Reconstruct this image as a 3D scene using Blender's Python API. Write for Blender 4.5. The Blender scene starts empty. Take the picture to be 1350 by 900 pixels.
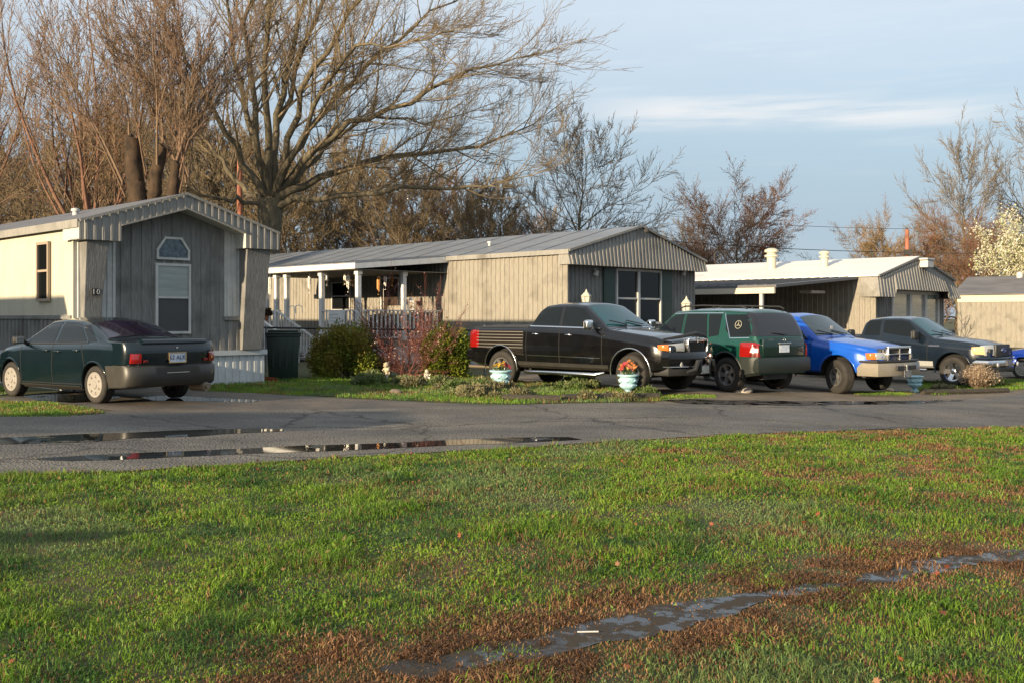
# mobile home street, late sun. Distances in metres, camera at the origin looking along +Y.
SUN_E = 5.0; SKY_S = .067; EXPO = 1.0
import bpy, bmesh, math, random
import numpy as np
from mathutils import Vector, Matrix
SC = bpy.context.scene
COL = SC.collection
R = math.radians
rng = np.random.default_rng(7)
random.seed(7)
F = 1350.0; HZ = 418.0; CH = 1.5     # photo pixels of focal length, horizon row, eye height

# ------------------------------------------------------------------ ground height
def ss(t):
    t = max(0.0, min(1.0, t)); return t * t * (3 - 2 * t)
KN = [-9, -8, -7, -6, -5, -4, -3, -2] + list(range(1, 13))
def _gz(x): return -.36 * ss((x - 1) / 11) + .11 * ss((-x - 2) / 5)
KZ = [_gz(k) for k in KN]
def gz(x, y=0): return float(np.interp(x, KN, KZ))
def P(px, py):
    z = 0.0
    for _ in range(30):
        Y = (CH - z) * F / (py - HZ); X = (px - 675) / F * Y; z = gz(X)
    return (X, Y)
def W(px, py, Y):            # point seen at a pixel at a given depth
    return Vector(((px - 675) / F * Y, Y, CH - (py - HZ) / F * Y))

# ------------------------------------------------------------------ scene bookkeeping
def tag(o, label, cat, group=None, kind=None):
    if label: o['label'] = label
    if cat: o['category'] = cat
    if group: o['group'] = group
    if kind: o['kind'] = kind
    return o
def link(name, me, parent=None, loc=None):
    o = bpy.data.objects.new(name, me); COL.objects.link(o)
    if parent: o.parent = parent
    if loc is not None: o.location = loc
    return o
def empty(name, loc, rz=0.0):
    o = link(name, None, None, loc); o.rotation_euler = (0, 0, rz); o.empty_display_size = .2
    return o
def copy_tree(o, parent=None):
    c = o.copy(); COL.objects.link(c)
    if parent: c.parent = parent
    for ch in list(o.children): copy_tree(ch, c)
    return c

class MB:
    """collects polygons, builds ONE mesh"""
    def __init__(s): s.v = []; s.f = []; s.m = []
    def add(s, vs, fs, mi=0):
        n = len(s.v); s.v += [tuple(v) for v in vs]
        for f in fs: s.f.append(tuple(i + n for i in f)); s.m.append(mi)
    def box(s, x0, x1, y0, y1, z0, z1, mi=0):
        s.add([(x0,y0,z0),(x1,y0,z0),(x1,y1,z0),(x0,y1,z0),(x0,y0,z1),(x1,y0,z1),(x1,y1,z1),(x0,y1,z1)],
              [(0,3,2,1),(4,5,6,7),(0,1,5,4),(1,2,6,5),(2,3,7,6),(3,0,4,7)], mi)
    def bar(s, a, b, w, h, mi=0, up=(0,0,1)):
        a = Vector(a); b = Vector(b); d = (b - a).normalized(); u = Vector(up)
        if abs(d.dot(u)) > .98: u = Vector((1,0,0))
        x = d.cross(u).normalized(); y = x.cross(d).normalized()
        vs = []
        for p in (a, b):
            for sx, sy in ((-1,-1),(1,-1),(1,1),(-1,1)): vs.append(p + x*sx*w/2 + y*sy*h/2)
        s.add(vs, [(0,3,2,1),(4,5,6,7),(0,1,5,4),(1,2,6,5),(2,3,7,6),(3,0,4,7)], mi)
    def tube(s, pts, rad, n=8, mi=0, cap=True):
        pts = [Vector(p) for p in pts]
        if not hasattr(rad, '__len__'): rad = [rad] * len(pts)
        vs = []; ref = None
        for i, p in enumerate(pts):
            d = (pts[min(i+1, len(pts)-1)] - pts[max(i-1, 0)]).normalized()
            if ref is None:
                ref = d.cross(Vector((0,0,1)) if abs(d.z) < .9 else Vector((1,0,0))).normalized()
            else: ref = (ref - d * ref.dot(d)).normalized()
            o = d.cross(ref)
            for k in range(n):
                a = 2*math.pi*k/n; vs.append(p + (ref*math.cos(a) + o*math.sin(a))*rad[i])
        fs = [(i*n+k, i*n+(k+1)%n, (i+1)*n+(k+1)%n, (i+1)*n+k) for i in range(len(pts)-1) for k in range(n)]
        if cap: fs += [tuple(range(n))[::-1], tuple(range((len(pts)-1)*n, len(pts)*n))]
        s.add(vs, fs, mi)
    def lathe(s, prof, n=24, mi=0, M=None, cap=True):
        vs = []
        for r, z in prof:
            for k in range(n):
                a = 2*math.pi*k/n; p = Vector((r*math.cos(a), r*math.sin(a), z)); vs.append(M @ p if M else p)
        m = len(prof)
        fs = [(i*n+k, i*n+(k+1)%n, (i+1)*n+(k+1)%n, (i+1)*n+k) for i in range(m-1) for k in range(n)]
        if cap:
            if prof[0][0] > 1e-4: fs.append(tuple(range(n))[::-1])
            if prof[-1][0] > 1e-4: fs.append(tuple(range((m-1)*n, m*n)))
        s.add(vs, fs, mi)
    def prism(s, poly, M, t, mi=0):
        """polygon (2-D) in M's xy plane, extruded t along M's z"""
        n = len(poly)
        vs = [M @ Vector((p[0], p[1], 0)) for p in poly] + [M @ Vector((p[0], p[1], t)) for p in poly]
        s.add(vs, [tuple(range(n))[::-1], tuple(range(n, 2*n))] + [(i, (i+1)%n, n+(i+1)%n, n+i) for i in range(n)], mi)
    def build(s, name, mats, parent=None, loc=None, smooth=0, bevel=0):
        me = bpy.data.meshes.new(name); me.from_pydata(s.v, [], s.f)
        if not isinstance(mats, (list, tuple)): mats = [mats]
        for m in mats: me.materials.append(m)
        if len(mats) > 1: me.polygons.foreach_set('material_index', s.m)
        bm = bmesh.new(); bm.from_mesh(me); bmesh.ops.recalc_face_normals(bm, faces=bm.faces)
        if bevel: bmesh.ops.bevel(bm, geom=[e for e in bm.edges if e.is_manifold and e.calc_face_angle(0) > .5], offset=bevel, segments=2, affect='EDGES', profile=.5)
        bm.to_mesh(me); bm.free()
        if smooth:
            me.polygons.foreach_set('use_smooth', [True]*len(me.polygons)); me.set_sharp_from_angle(angle=R(smooth))
        me.update()
        return link(name, me, parent, loc)

def fast_mesh(name, verts, faces4=None, faces3=None, mats=(), cols=None, smooth=False):
    """numpy arrays -> mesh"""
    me = bpy.data.meshes.new(name)
    n4 = 0 if faces4 is None else len(faces4); n3 = 0 if faces3 is None else len(faces3)
    me.vertices.add(len(verts)); me.vertices.foreach_set('co', np.asarray(verts, np.float32).ravel())
    loops = np.concatenate([a.ravel() for a in (faces4, faces3) if a is not None]).astype(np.int32)
    me.loops.add(len(loops)); me.loops.foreach_set('vertex_index', loops)
    me.polygons.add(n4 + n3)
    st = np.concatenate([np.arange(n4)*4, n4*4 + np.arange(n3)*3]).astype(np.int32)
    me.polygons.foreach_set('loop_start', st)
    me.update(calc_edges=True)
    if cols is not None:
        ca = me.color_attributes.new('Col', 'FLOAT_COLOR', 'POINT')
        c = np.ones((len(verts), 4), np.float32); c[:, :3] = cols; ca.data.foreach_set('color', c.ravel())
    for m in mats: me.materials.append(m)
    if smooth: me.polygons.foreach_set('use_smooth', np.ones(n4+n3, bool))
    return me

def text_mesh(txt, size, ext=.002):
    cu = bpy.data.curves.new('writing', 'FONT'); cu.body = txt; cu.size = size; cu.extrude = ext
    cu.align_x = 'CENTER'; cu.align_y = 'CENTER'; cu.resolution_u = 2
    o = bpy.data.objects.new('writing', cu); COL.objects.link(o)
    bpy.context.view_layer.update()
    me = bpy.data.meshes.new_from_object(o.evaluated_get(bpy.context.evaluated_depsgraph_get()))
    bpy.data.objects.remove(o); bpy.data.curves.remove(cu)
    return me

# ------------------------------------------------------------------ materials
MATS = {}
def nodes(name):
    m = bpy.data.materials.new(name); m.use_nodes = True
    nt = m.node_tree; return m, nt, nt.nodes['Principled BSDF']
def mat(name, c, rough=.6, metal=0, c2=None, scale=5, stretch=(1,1,1), detail=4, bump=0, bscale=None, coat=0, spec=None, emit=None, lo=.35, hi=.65, coord='Object', c3=None, s3=1, lo3=.5, hi3=.6):
    if name in MATS: return MATS[name]
    m, nt, b = nodes(name); N = nt.nodes; L = nt.links
    b.inputs['Base Color'].default_value = (*c, 1); b.inputs['Roughness'].default_value = rough; b.inputs['Metallic'].default_value = metal
    if coat: b.inputs['Coat Weight'].default_value = coat; b.inputs['Coat Roughness'].default_value = .04
    if spec is not None: b.inputs['Specular IOR Level'].default_value = spec
    if emit: b.inputs['Emission Color'].default_value = (*emit[0], 1); b.inputs['Emission Strength'].default_value = emit[1]
    if c2 or bump:
        tc = N.new('ShaderNodeTexCoord'); mp = N.new('ShaderNodeMapping'); mp.inputs['Scale'].default_value = stretch
        L.new(tc.outputs[coord], mp.inputs[0])
    if c2:
        nz = N.new('ShaderNodeTexNoise'); nz.inputs['Scale'].default_value = scale; nz.inputs['Detail'].default_value = detail; nz.inputs['Roughness'].default_value = .65
        L.new(mp.outputs[0], nz.inputs['Vector'])
        cr = N.new('ShaderNodeValToRGB'); cr.color_ramp.elements[0].position = lo; cr.color_ramp.elements[1].position = hi
        cr.color_ramp.elements[0].color = (*c, 1); cr.color_ramp.elements[1].color = (*c2, 1)
        L.new(nz.outputs['Fac'], cr.inputs[0]); out = cr.outputs[0]
        if c3:
            n3 = N.new('ShaderNodeTexNoise'); n3.inputs['Scale'].default_value = s3; n3.inputs['Detail'].default_value = 5; L.new(mp.outputs[0] if s3 > 30 else tc.outputs[coord], n3.inputs['Vector'])
            r3 = N.new('ShaderNodeValToRGB'); r3.color_ramp.elements[0].position = lo3; r3.color_ramp.elements[1].position = hi3
            L.new(n3.outputs['Fac'], r3.inputs[0])
            mx = N.new('ShaderNodeMix'); mx.data_type = 'RGBA'; L.new(r3.outputs[0], mx.inputs[0]); L.new(out, mx.inputs[6]); mx.inputs[7].default_value = (*c3, 1); out = mx.outputs[2]
        L.new(out, b.inputs['Base Color'])
    if bump:
        nb = N.new('ShaderNodeTexNoise'); nb.inputs['Scale'].default_value = bscale or scale; nb.inputs['Detail'].default_value = 6
        L.new(mp.outputs[0], nb.inputs['Vector'])
        bp = N.new('ShaderNodeBump'); bp.inputs['Strength'].default_value = bump; bp.inputs['Distance'].default_value = .02
        L.new(nb.outputs['Fac'], bp.inputs['Height']); L.new(bp.outputs[0], b.inputs['Normal'])
    MATS[name] = m; return m
def attr_mat(name, rough=.6, trans=0, spec=.3):
    if name in MATS: return MATS[name]
    m, nt, b = nodes(name)
    a = nt.nodes.new('ShaderNodeAttribute'); a.attribute_name = 'Col'
    nt.links.new(a.outputs['Color'], b.inputs['Base Color']); b.inputs['Roughness'].default_value = rough
    b.inputs['Specular IOR Level'].default_value = spec
    if trans:
        t = nt.nodes.new('ShaderNodeBsdfTranslucent'); mx = nt.nodes.new('ShaderNodeMixShader'); mx.inputs[0].default_value = trans
        nt.links.new(a.outputs['Color'], t.inputs[0]); nt.links.new(b.outputs[0], mx.inputs[1]); nt.links.new(t.outputs[0], mx.inputs[2])
        nt.links.new(mx.outputs[0], nt.nodes['Material Output'].inputs[0])
    MATS[name] = m; return m

# ------------------------------------------------------------------ camera, light, sky
cam = bpy.data.cameras.new('camera'); co = link('camera', cam, None, (0, 0, CH)); co.rotation_euler = (R(90), 0, 0)
cam.sensor_width = 36; cam.lens = 36.0 * F / 1350; cam.shift_y = -(450 - HZ) / 1350; cam.clip_end = 3000; cam.clip_start = .05
SC.camera = co
SUN = Vector((-.645, -.764, 0)).normalized(); EL = R(11.5)
sd = Vector((SUN.x*math.cos(EL), SUN.y*math.cos(EL), math.sin(EL)))
sl = bpy.data.lights.new('sun', 'SUN'); sl.energy = SUN_E; sl.angle = R(.6); sl.color = (1.0, .79, .52)
so = link('sun', sl, None, (0, 0, 30)); so.rotation_euler = sd.to_track_quat('Z', 'Y').to_euler()
w = bpy.data.worlds.new('World'); SC.world = w; w.use_nodes = True
def world():
    nt = w.node_tree; N = nt.nodes; L = nt.links; bg = N['Background']; bg.inputs[1].default_value = SKY_S
    sk = N.new('ShaderNodeTexSky'); sk.sky_type = 'NISHITA'; sk.sun_disc = False; sk.sun_elevation = EL
    sk.sun_rotation = math.atan2(SUN.x, SUN.y); sk.dust_density = .6; sk.ozone_density = 1.6; sk.air_density = 1.0
    tc = N.new('ShaderNodeTexCoord'); sp = N.new('ShaderNodeSeparateXYZ'); L.new(tc.outputs['Generated'], sp.inputs[0])
    def M(op, a, b=None, c=None, clamp=False):
        n = N.new('ShaderNodeMath'); n.operation = op; n.use_clamp = clamp
        for i, v in enumerate((a, b, c)):
            if v is None: continue
            if isinstance(v, (int, float)): n.inputs[i].default_value = v
            else: L.new(v, n.inputs[i])
        return n.outputs[0]
    def ramp(v, a, b, ease=True):
        n = N.new('ShaderNodeMapRange'); n.interpolation_type = 'SMOOTHSTEP' if ease else 'LINEAR'
        n.inputs[1].default_value = a; n.inputs[2].default_value = b; L.new(v, n.inputs[0]); return n.outputs[0]
    x, y, z = sp.outputs
    zz = M('ADD', M('MAXIMUM', z, 0.0), .06)
    cx = M('DIVIDE', x, zz); cy = M('DIVIDE', y, zz)
    cb = N.new('ShaderNodeCombineXYZ'); L.new(cx, cb.inputs[0]); L.new(cy, cb.inputs[1])
    def noise(vec, sc, st, det=6, rough=.6, dist=0):
        mp = N.new('ShaderNodeMapping'); mp.inputs['Scale'].default_value = st; L.new(vec, mp.inputs[0])
        n = N.new('ShaderNodeTexNoise'); n.inputs['Scale'].default_value = sc; n.inputs['Detail'].default_value = det; n.inputs['Roughness'].default_value = rough; n.inputs['Distortion'].default_value = dist
        L.new(mp.outputs[0], n.inputs['Vector']); return n.outputs['Fac']
    def mixc(f, a, bcol):
        n = N.new('ShaderNodeMix'); n.data_type = 'RGBA'; L.new(f, n.inputs[0]); L.new(a, n.inputs[6])
        if isinstance(bcol, tuple): n.inputs[7].default_value = (*bcol, 1)
        else: L.new(bcol, n.inputs[7])
        return n.outputs[2]
    # thin high veil: brighter upwards
    veil = M('MULTIPLY', ramp(z, .02, .34), M('ADD', M('MULTIPLY', noise(cb.outputs[0], .55, (1, .7, 1)), .5), .62), clamp=True)
    base = mixc(M('MULTIPLY', veil, VEIL), sk.outputs[0], SKY_VEIL)
    # grey-blue bank low over the trees
    bank = M('MULTIPLY', M('SUBTRACT', 1.0, ramp(z, .08, .24)), .85)
    base = mixc(bank, base, SKY_BANK)
    # streak
    zw = M('ADD', z, M('MULTIPLY', M('SUBTRACT', noise(tc.outputs['Generated'], 3.0, (1, 1, 3), 4), .5), .05))
    zc = M('ADD', zw, M('MULTIPLY', x, .045))
    band = M('MULTIPLY', ramp(zc, .176, .194), M('SUBTRACT', 1.0, ramp(zc, .196, .222)))
    st = M('MULTIPLY', band, ramp(noise(tc.outputs['Generated'], 4.0, (1, 1, 14), 7, .62), .32, .62))
    st = M('MULTIPLY', st, M('MULTIPLY', ramp(x, .02, .16), M('SUBTRACT', 1.0, ramp(x, .34, .5))))
    w2 = M('MULTIPLY', ramp(noise(tc.outputs['Generated'], 5.0, (1, 1, 11), 7, .65), .48, .75), M('MULTIPLY', ramp(z, .09, .16), .16))
    base = mixc(M('MAXIMUM', M('MULTIPLY', st, .62), w2), base, SKY_CLOUD)
    L.new(base, bg.inputs[0])
SKY_VEIL = (6.3, 7.0, 7.7); SKY_BANK = (3.2, 4.1, 5.1); SKY_CLOUD = (7.6, 7.4, 7.2); VEIL = .85
world()
SC.view_settings.view_transform = 'Standard'; SC.view_settings.look = 'None'; SC.view_settings.exposure = EXPO; SC.view_settings.gamma = 1
SC.view_settings.use_curve_mapping = False
SC.cycles.use_denoising = True
SC.cycles.max_bounces = 6; SC.cycles.transparent_max_bounces = 8
# ------------------------------------------------------------------ ground sheets
def vnoise(x, y, sc, seed=0):
    x = np.asarray(x, float)*sc + 1000.37*(seed+1); y = np.asarray(y, float)*sc + 517.11*(seed+1)
    xi = np.floor(x).astype(np.int64); yi = np.floor(y).astype(np.int64); fx = x-xi; fy = y-yi
    fx = fx*fx*(3-2*fx); fy = fy*fy*(3-2*fy)
    def h(a, b):
        n = (a*374761393 + b*668265263 + seed*974711) & 0x7fffffff
        n = ((n ^ (n >> 13))*1274126177) & 0x7fffffff
        return ((n ^ (n >> 16)) & 0xffff)/65535.0
    return (h(xi,yi)*(1-fx)+h(xi+1,yi)*fx)*(1-fy) + (h(xi,yi+1)*(1-fx)+h(xi+1,yi+1)*fx)*fy
def fbm(x, y, sc, seed=0, o=4):
    s = 0; a = .5; t = 0
    for i in range(o): s = s + a*vnoise(x, y, sc*2**i, seed+i*7); t += a; a *= .55
    return s/t
def inpoly(x, y, poly):
    x = np.asarray(x); y = np.asarray(y); r = np.zeros(x.shape, bool); n = len(poly)
    for i in range(n):
        x0, y0 = poly[i]; x1, y1 = poly[(i+1) % n]
        c = ((y0 > y) != (y1 > y)) & (x < (x1-x0)*(y-y0)/((y1-y0) or 1e-9)+x0); r ^= c
    return r
def wobble(poly, amp, step, seed=1, sc=1.3):
    out = []; n = len(poly)
    for i in range(n):
        a = Vector(poly[i]); b = Vector(poly[(i+1) % n]); k = max(1, int((b-a).length/step)); nn = Vector((-(b-a).y, (b-a).x)); nn = nn/(nn.length or 1)
        for j in range(k):
            p = a.lerp(b, j/k); d = (float(fbm(p.x, p.y, sc, seed))-.5)*2*amp
            out.append((p.x+nn.x*d, p.y+nn.y*d))
    return out
def sheet(name, poly, off, m, kind='structure', label=None, cat=None):
    bm = bmesh.new(); vs = [bm.verts.new((p[0], p[1], 0)) for p in poly]; bm.faces.new(vs)
    bmesh.ops.triangulate(bm, faces=bm.faces)
    for k in KN:
        bmesh.ops.bisect_plane(bm, geom=bm.verts[:]+bm.edges[:]+bm.faces[:], plane_co=(k,0,0), plane_no=(1,0,0), dist=1e-5)
    for v in bm.verts: v.co.z = gz(v.co.x)+off
    bmesh.ops.recalc_face_normals(bm, faces=bm.faces)
    for f in bm.faces:
        if f.normal.z < 0: f.normal_flip()
    me = bpy.data.meshes.new(name); bm.to_mesh(me); bm.free(); me.materials.append(m)
    o = link(name, me); o['kind'] = kind
    if label: tag(o, label, cat)
    return o
PP = lambda L: [P(*p) for p in L]
m_soil = mat('lawn_soil', (.050,.042,.016), .95, c2=(.045,.075,.014), scale=2.2, bump=.9, bscale=30, c3=(.10,.055,.026), s3=1.1, lo3=.52, hi3=.66)
sheet('ground', [(-500,-60),(500,-60),(500,900),(-500,900)], 0, m_soil)
road_top = PP([(-420,553),(-150,551),(0,549),(90,548),(400,540),(675,534),(812,531),(870,532),(1050,535),(1150,533),(1230,530),(1300,524),(1350,518),(1500,507)])
road_bot = PP([(1900,538),(1500,553),(1350,562),(1175,566),(1000,572),(850,580),(675,591),(500,600),(350,610),(150,622),(0,626),(-150,636),(-500,652)])
ROAD = wobble(road_top+[(45,34)]+road_bot, .05, .25, 3, 2.0)
def asphalt():
    m, nt, b = nodes('asphalt'); N = nt.nodes; L = nt.links
    tc = N.new('ShaderNodeTexCoord')
    def nz(sc, det=5, st=(1,1,1), ro=.6):
        mp = N.new('ShaderNodeMapping'); mp.inputs['Scale'].default_value = st; L.new(tc.outputs['Object'], mp.inputs[0])
        n = N.new('ShaderNodeTexNoise'); n.inputs['Scale'].default_value = sc; n.inputs['Detail'].default_value = det; n.inputs['Roughness'].default_value = ro; L.new(mp.outputs[0], n.inputs[0]); return n.outputs['Fac']
    def cr(v, stops):
        r = N.new('ShaderNodeValToRGB'); e = r.color_ramp.elements
        e[0].position, e[0].color = stops[0][0], (*stops[0][1],1); e[1].position, e[1].color = stops[-1][0], (*stops[-1][1],1)
        for p, c in stops[1:-1]: q = e.new(p); q.color = (*c,1)
        L.new(v, r.inputs[0]); return r.outputs[0]
    def mx(f, a, c, t='MIX'):
        n = N.new('ShaderNodeMix'); n.data_type = 'RGBA'; n.blend_type = t
        if isinstance(f, (int,float)): n.inputs[0].default_value = f
        else: L.new(f, n.inputs[0])
        L.new(a, n.inputs[6]); L.new(c, n.inputs[7]); return n.outputs[2]
    base = cr(nz(.55, 6, (1,1.6,1)), [(.35,(.135,.126,.113)),(.5,(.185,.171,.150)),(.66,(.24,.218,.188))])
    vo = N.new('ShaderNodeTexVoronoi'); vo.inputs['Scale'].default_value = 36; L.new(tc.outputs['Object'], vo.inputs['Vector'])
    chip = cr(vo.outputs['Distance'], [(.0,(2.3,2.1,1.8)),(.25,(1.0,1.0,1.0)),(.7,(.42,.42,.43))])
    base = mx(.75, base, chip, 'MULTIPLY')
    # cracks filled with tar
    vc = N.new('ShaderNodeTexVoronoi'); vc.feature = 'DISTANCE_TO_EDGE'; vc.inputs['Scale'].default_value = .33
    wob = N.new('ShaderNodeVectorMath'); wob.operation = 'ADD'; n3 = N.new('ShaderNodeTexNoise'); n3.inputs['Scale'].default_value = 2.2
    L.new(tc.outputs['Object'], n3.inputs[0]); sc_ = N.new('ShaderNodeVectorMath'); sc_.operation = 'SCALE'; sc_.inputs['Scale'].default_value = .5
    L.new(n3.outputs['Color'], sc_.inputs[0]); L.new(tc.outputs['Object'], wob.inputs[0]); L.new(sc_.outputs[0], wob.inputs[1]); L.new(wob.outputs[0], vc.inputs['Vector'])
    crk = cr(vc.outputs['Distance'], [(.0,(.4,.4,.42)),(.009,(.75,.75,.75)),(.018,(1,1,1))]); base = mx(1, base, crk, 'MULTIPLY')
    wet = cr(nz(.5, 4, (.6,1.4,1)), [(.42,(0,0,0)),(.62,(1,1,1))])
    dk = N.new('ShaderNodeMix'); dk.data_type = 'RGBA'; L.new(wet, dk.inputs[0]); dk.inputs[6].default_value = (1,1,1,1); dk.inputs[7].default_value = (.72,.72,.74,1)
    base = mx(1, base, dk.outputs[2], 'MULTIPLY')
    L.new(base, b.inputs['Base Color'])
    rr = N.new('ShaderNodeMapRange'); rr.inputs[3].default_value = .9; rr.inputs[4].default_value = .6; b.inputs['Specular IOR Level'].default_value = .25; L.new(wet, rr.inputs[0]); L.new(rr.outputs[0], b.inputs['Roughness'])
    bp = N.new('ShaderNodeBump'); bp.inputs['Strength'].default_value = .8; bp.inputs['Distance'].default_value = .02
    L.new(vo.outputs['Distance'], bp.inputs['Height']); L.new(bp.outputs[0], b.inputs['Normal']); return m
m_asph = asphalt()
sheet('road', ROAD, .010, m_asph)
m_drive = mat('wet_drive', (.060,.056,.050), .6, c2=(.15,.118,.088), scale=1.1, bump=.8, bscale=60, c3=(.075,.07,.062), s3=60, lo3=.5, hi3=.7)
m_dirt = mat('gravel_dirt', (.17,.13,.09), .95, c2=(.085,.07,.05), scale=1.3, bump=1.0, bscale=45, c3=(.30,.26,.21), s3=45, lo3=.58, hi3=.68)
DRIVE = wobble(PP([(-300,535),(-60,526),(20,523),(60,517),(200,511),(275,514),(400,522),(520,528),(600,532),(675,536),(400,543),(90,550),(150,541),(90,534),(0,530),(-300,548)]), .05, .3, 5, 1.4)
sheet('driveway', DRIVE, .005, m_drive)
LOT = wobble(PP([(690,503),(800,512),(862,528),(870,535),(1050,538),(1150,536),(1235,532),(1350,521),(1500,510)])+[(40,33),(40,42),(11,44),(3,36),(-.4,27.5)], .08, .3, 6, 1.5)
sheet('gravel_lot', LOT, .005, m_dirt)
# water lying on the road, the drive and in the ditch
def water(name, tint, mud, lo, hi, sc, rough_mud=.75, st=(1,1,1), ripple=.02):
    m, nt, b = nodes(name); N = nt.nodes; L = nt.links
    tc = N.new('ShaderNodeTexCoord'); mp = N.new('ShaderNodeMapping'); mp.inputs['Scale'].default_value = st; L.new(tc.outputs['Object'], mp.inputs[0])
    n = N.new('ShaderNodeTexNoise'); n.inputs['Scale'].default_value = sc; n.inputs['Detail'].default_value = 8; n.inputs['Roughness'].default_value = .62; L.new(mp.outputs[0], n.inputs[0])
    r = N.new('ShaderNodeMapRange'); r.inputs[1].default_value = lo; r.inputs[2].default_value = hi; r.clamp = True; L.new(n.outputs['Fac'], r.inputs[0])
    mx = N.new('ShaderNodeMix'); mx.data_type = 'RGBA'; L.new(r.outputs[0], mx.inputs[0]); mx.inputs[6].default_value = (*tint,1); mx.inputs[7].default_value = (*mud,1); L.new(mx.outputs[2], b.inputs['Base Color'])
    q = N.new('ShaderNodeMapRange'); q.inputs[3].default_value = .03; q.inputs[4].default_value = rough_mud; L.new(r.outputs[0], q.inputs[0]); L.new(q.outputs[0], b.inputs['Roughness'])
    b.inputs['Specular IOR Level'].default_value = .5; b.inputs['IOR'].default_value = 1.33
    n2 = N.new('ShaderNodeTexNoise'); n2.inputs['Scale'].default_value = 14; n2.inputs['Detail'].default_value = 3; L.new(tc.outputs['Object'], n2.inputs[0])
    ad = N.new('ShaderNodeMath'); ad.operation = 'ADD'; L.new(r.outputs[0], ad.inputs[0])
    ml = N.new('ShaderNodeMath'); ml.operation = 'MULTIPLY'; ml.inputs[1].default_value = ripple*3; L.new(n2.outputs['Fac'], ml.inputs[0]); L.new(ml.outputs[0], ad.inputs[1])
    bp = N.new('ShaderNodeBump'); bp.inputs['Strength'].default_value = .35; bp.inputs['Distance'].default_value = .01; L.new(ad.outputs[0], bp.inputs['Height']); L.new(bp.outputs[0], b.inputs['Normal'])
    return m
m_pud = water('road_water', (.018,.018,.017), (.05,.048,.045), .60, .66, 1.6, ripple=.004)
m_ditch = water('ditch_water', (.022,.02,.017), (.050,.037,.024), .47, .55, 8.0, .85, ripple=.03)
def puddle(px, off, m, seed, amp=.06, sc=2.2, step=.12):
    p = wobble(PP(px), amp, step, seed, sc); sheet('puddle', p, off, m); return p
puddle([(-300,585),(-60,581),(0,577.6),(110,573),(167,571),(267,567),(376,566),(372,569),(300,572.5),(255,576),(178,578.5),(118,584),(60,585),(0,586.5),(-60,590),(-300,600)], .014, m_pud, 11, .035)
puddle([(30,606),(118,600.7),(207,597),(296,593),(400,588),(520,584.5),(600,580.5),(675,577.5),(750,577),(768,580),(675,585),(600,587.5),(500,592.5),(400,596.5),(320,599),(200,605),(90,609)], .014, m_pud, 12, .035)
puddle([(875,528),(910,526.5),(960,528),(1050,529),(1142,529),(1264,527),(1272,528.6),(1200,532),(1142,533.5),(1050,535),(960,534),(900,532)], .014, water('lot_water', (.02,.019,.018), (.045,.035,.025), .48,.54, 3.0, ripple=.01), 13, .10, 3.0)
puddle([(30,522),(70,519),(130,521),(160,523),(140,529),(95,531),(50,528)], .009, m_pud, 14, .05)
puddle([(185,523),(225,521),(290,525),(345,527.5),(330,530),(250,529),(200,528)], .009, m_pud, 15, .04)
DITCH = puddle([(506,886),(525,871),(587,865),(634,850),(676,846),(775,820),(875,800),(975,785),(1065,770),(1150,758),(1225,741),(1275,734),(1350,726),(1450,716),(1450,727),(1350,738),(1275,751),(1200,763),(1125,773),(1055,781),(975,803),(900,823),(850,836),(775,858),(705,876),(661,877),(617,890),(560,893)], .006, m_ditch, 21, .13, 3.6, .05)

# ------------------------------------------------------------------ lawn
ditch_line = np.array(PP([(400,905),(506,888),(620,872),(700,862),(800,838),(900,812),(1000,790),(1080,774),(1200,752),(1350,732),(1500,716)]))
def dist_line(x, y, L):
    d = np.full(x.shape, 1e9)
    for i in range(len(L)-1):
        a = L[i]; b = L[i+1]; ab = b-a; t = np.clip(((x-a[0])*ab[0]+(y-a[1])*ab[1])/(ab@ab), 0, 1)
        d = np.minimum(d, np.hypot(x-a[0]-t*ab[0], y-a[1]-t*ab[1]))
    return d
def blades(name, x, y, brown, hgt, wid, cols, seed=0, parent=None, lean=.55):
    n = len(x); r = np.random.default_rng(seed)
    ang = r.uniform(0, 2*np.pi, n); la = r.uniform(0, 2*np.pi, n); ln = r.beta(1.6, 2.2, n)*lean*2*hgt
    dx, dy = np.cos(ang)*wid/2, np.sin(ang)*wid/2
    lx, ly = np.cos(la)*ln, np.sin(la)*ln
    z0 = np.interp(x, KN, KZ)
    v = np.zeros((n,5,3), np.float32)
    v[:,0] = np.stack([x-dx, y-dy, z0-.004],1); v[:,1] = np.stack([x+dx, y+dy, z0-.004],1)
    v[:,2] = np.stack([x+dx*.8+lx*.35, y+dy*.8+ly*.35, z0+hgt*.6],1); v[:,3] = np.stack([x-dx*.8+lx*.35, y-dy*.8+ly*.35, z0+hgt*.6],1)
    v[:,4] = np.stack([x+lx, y+ly, z0+hgt*(1-.25*ln/np.maximum(hgt,1e-3))],1)
    b = np.arange(n)[:,None]*5
    f4 = b+np.array([0,1,2,3]); f3 = b+np.array([3,2,4])
    me = fast_mesh(name, v.reshape(-1,3), f4, f3, [attr_mat('grass_blades', .5, .35)], np.repeat(cols, 5, 0))
    return link(name, me, parent)
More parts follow.
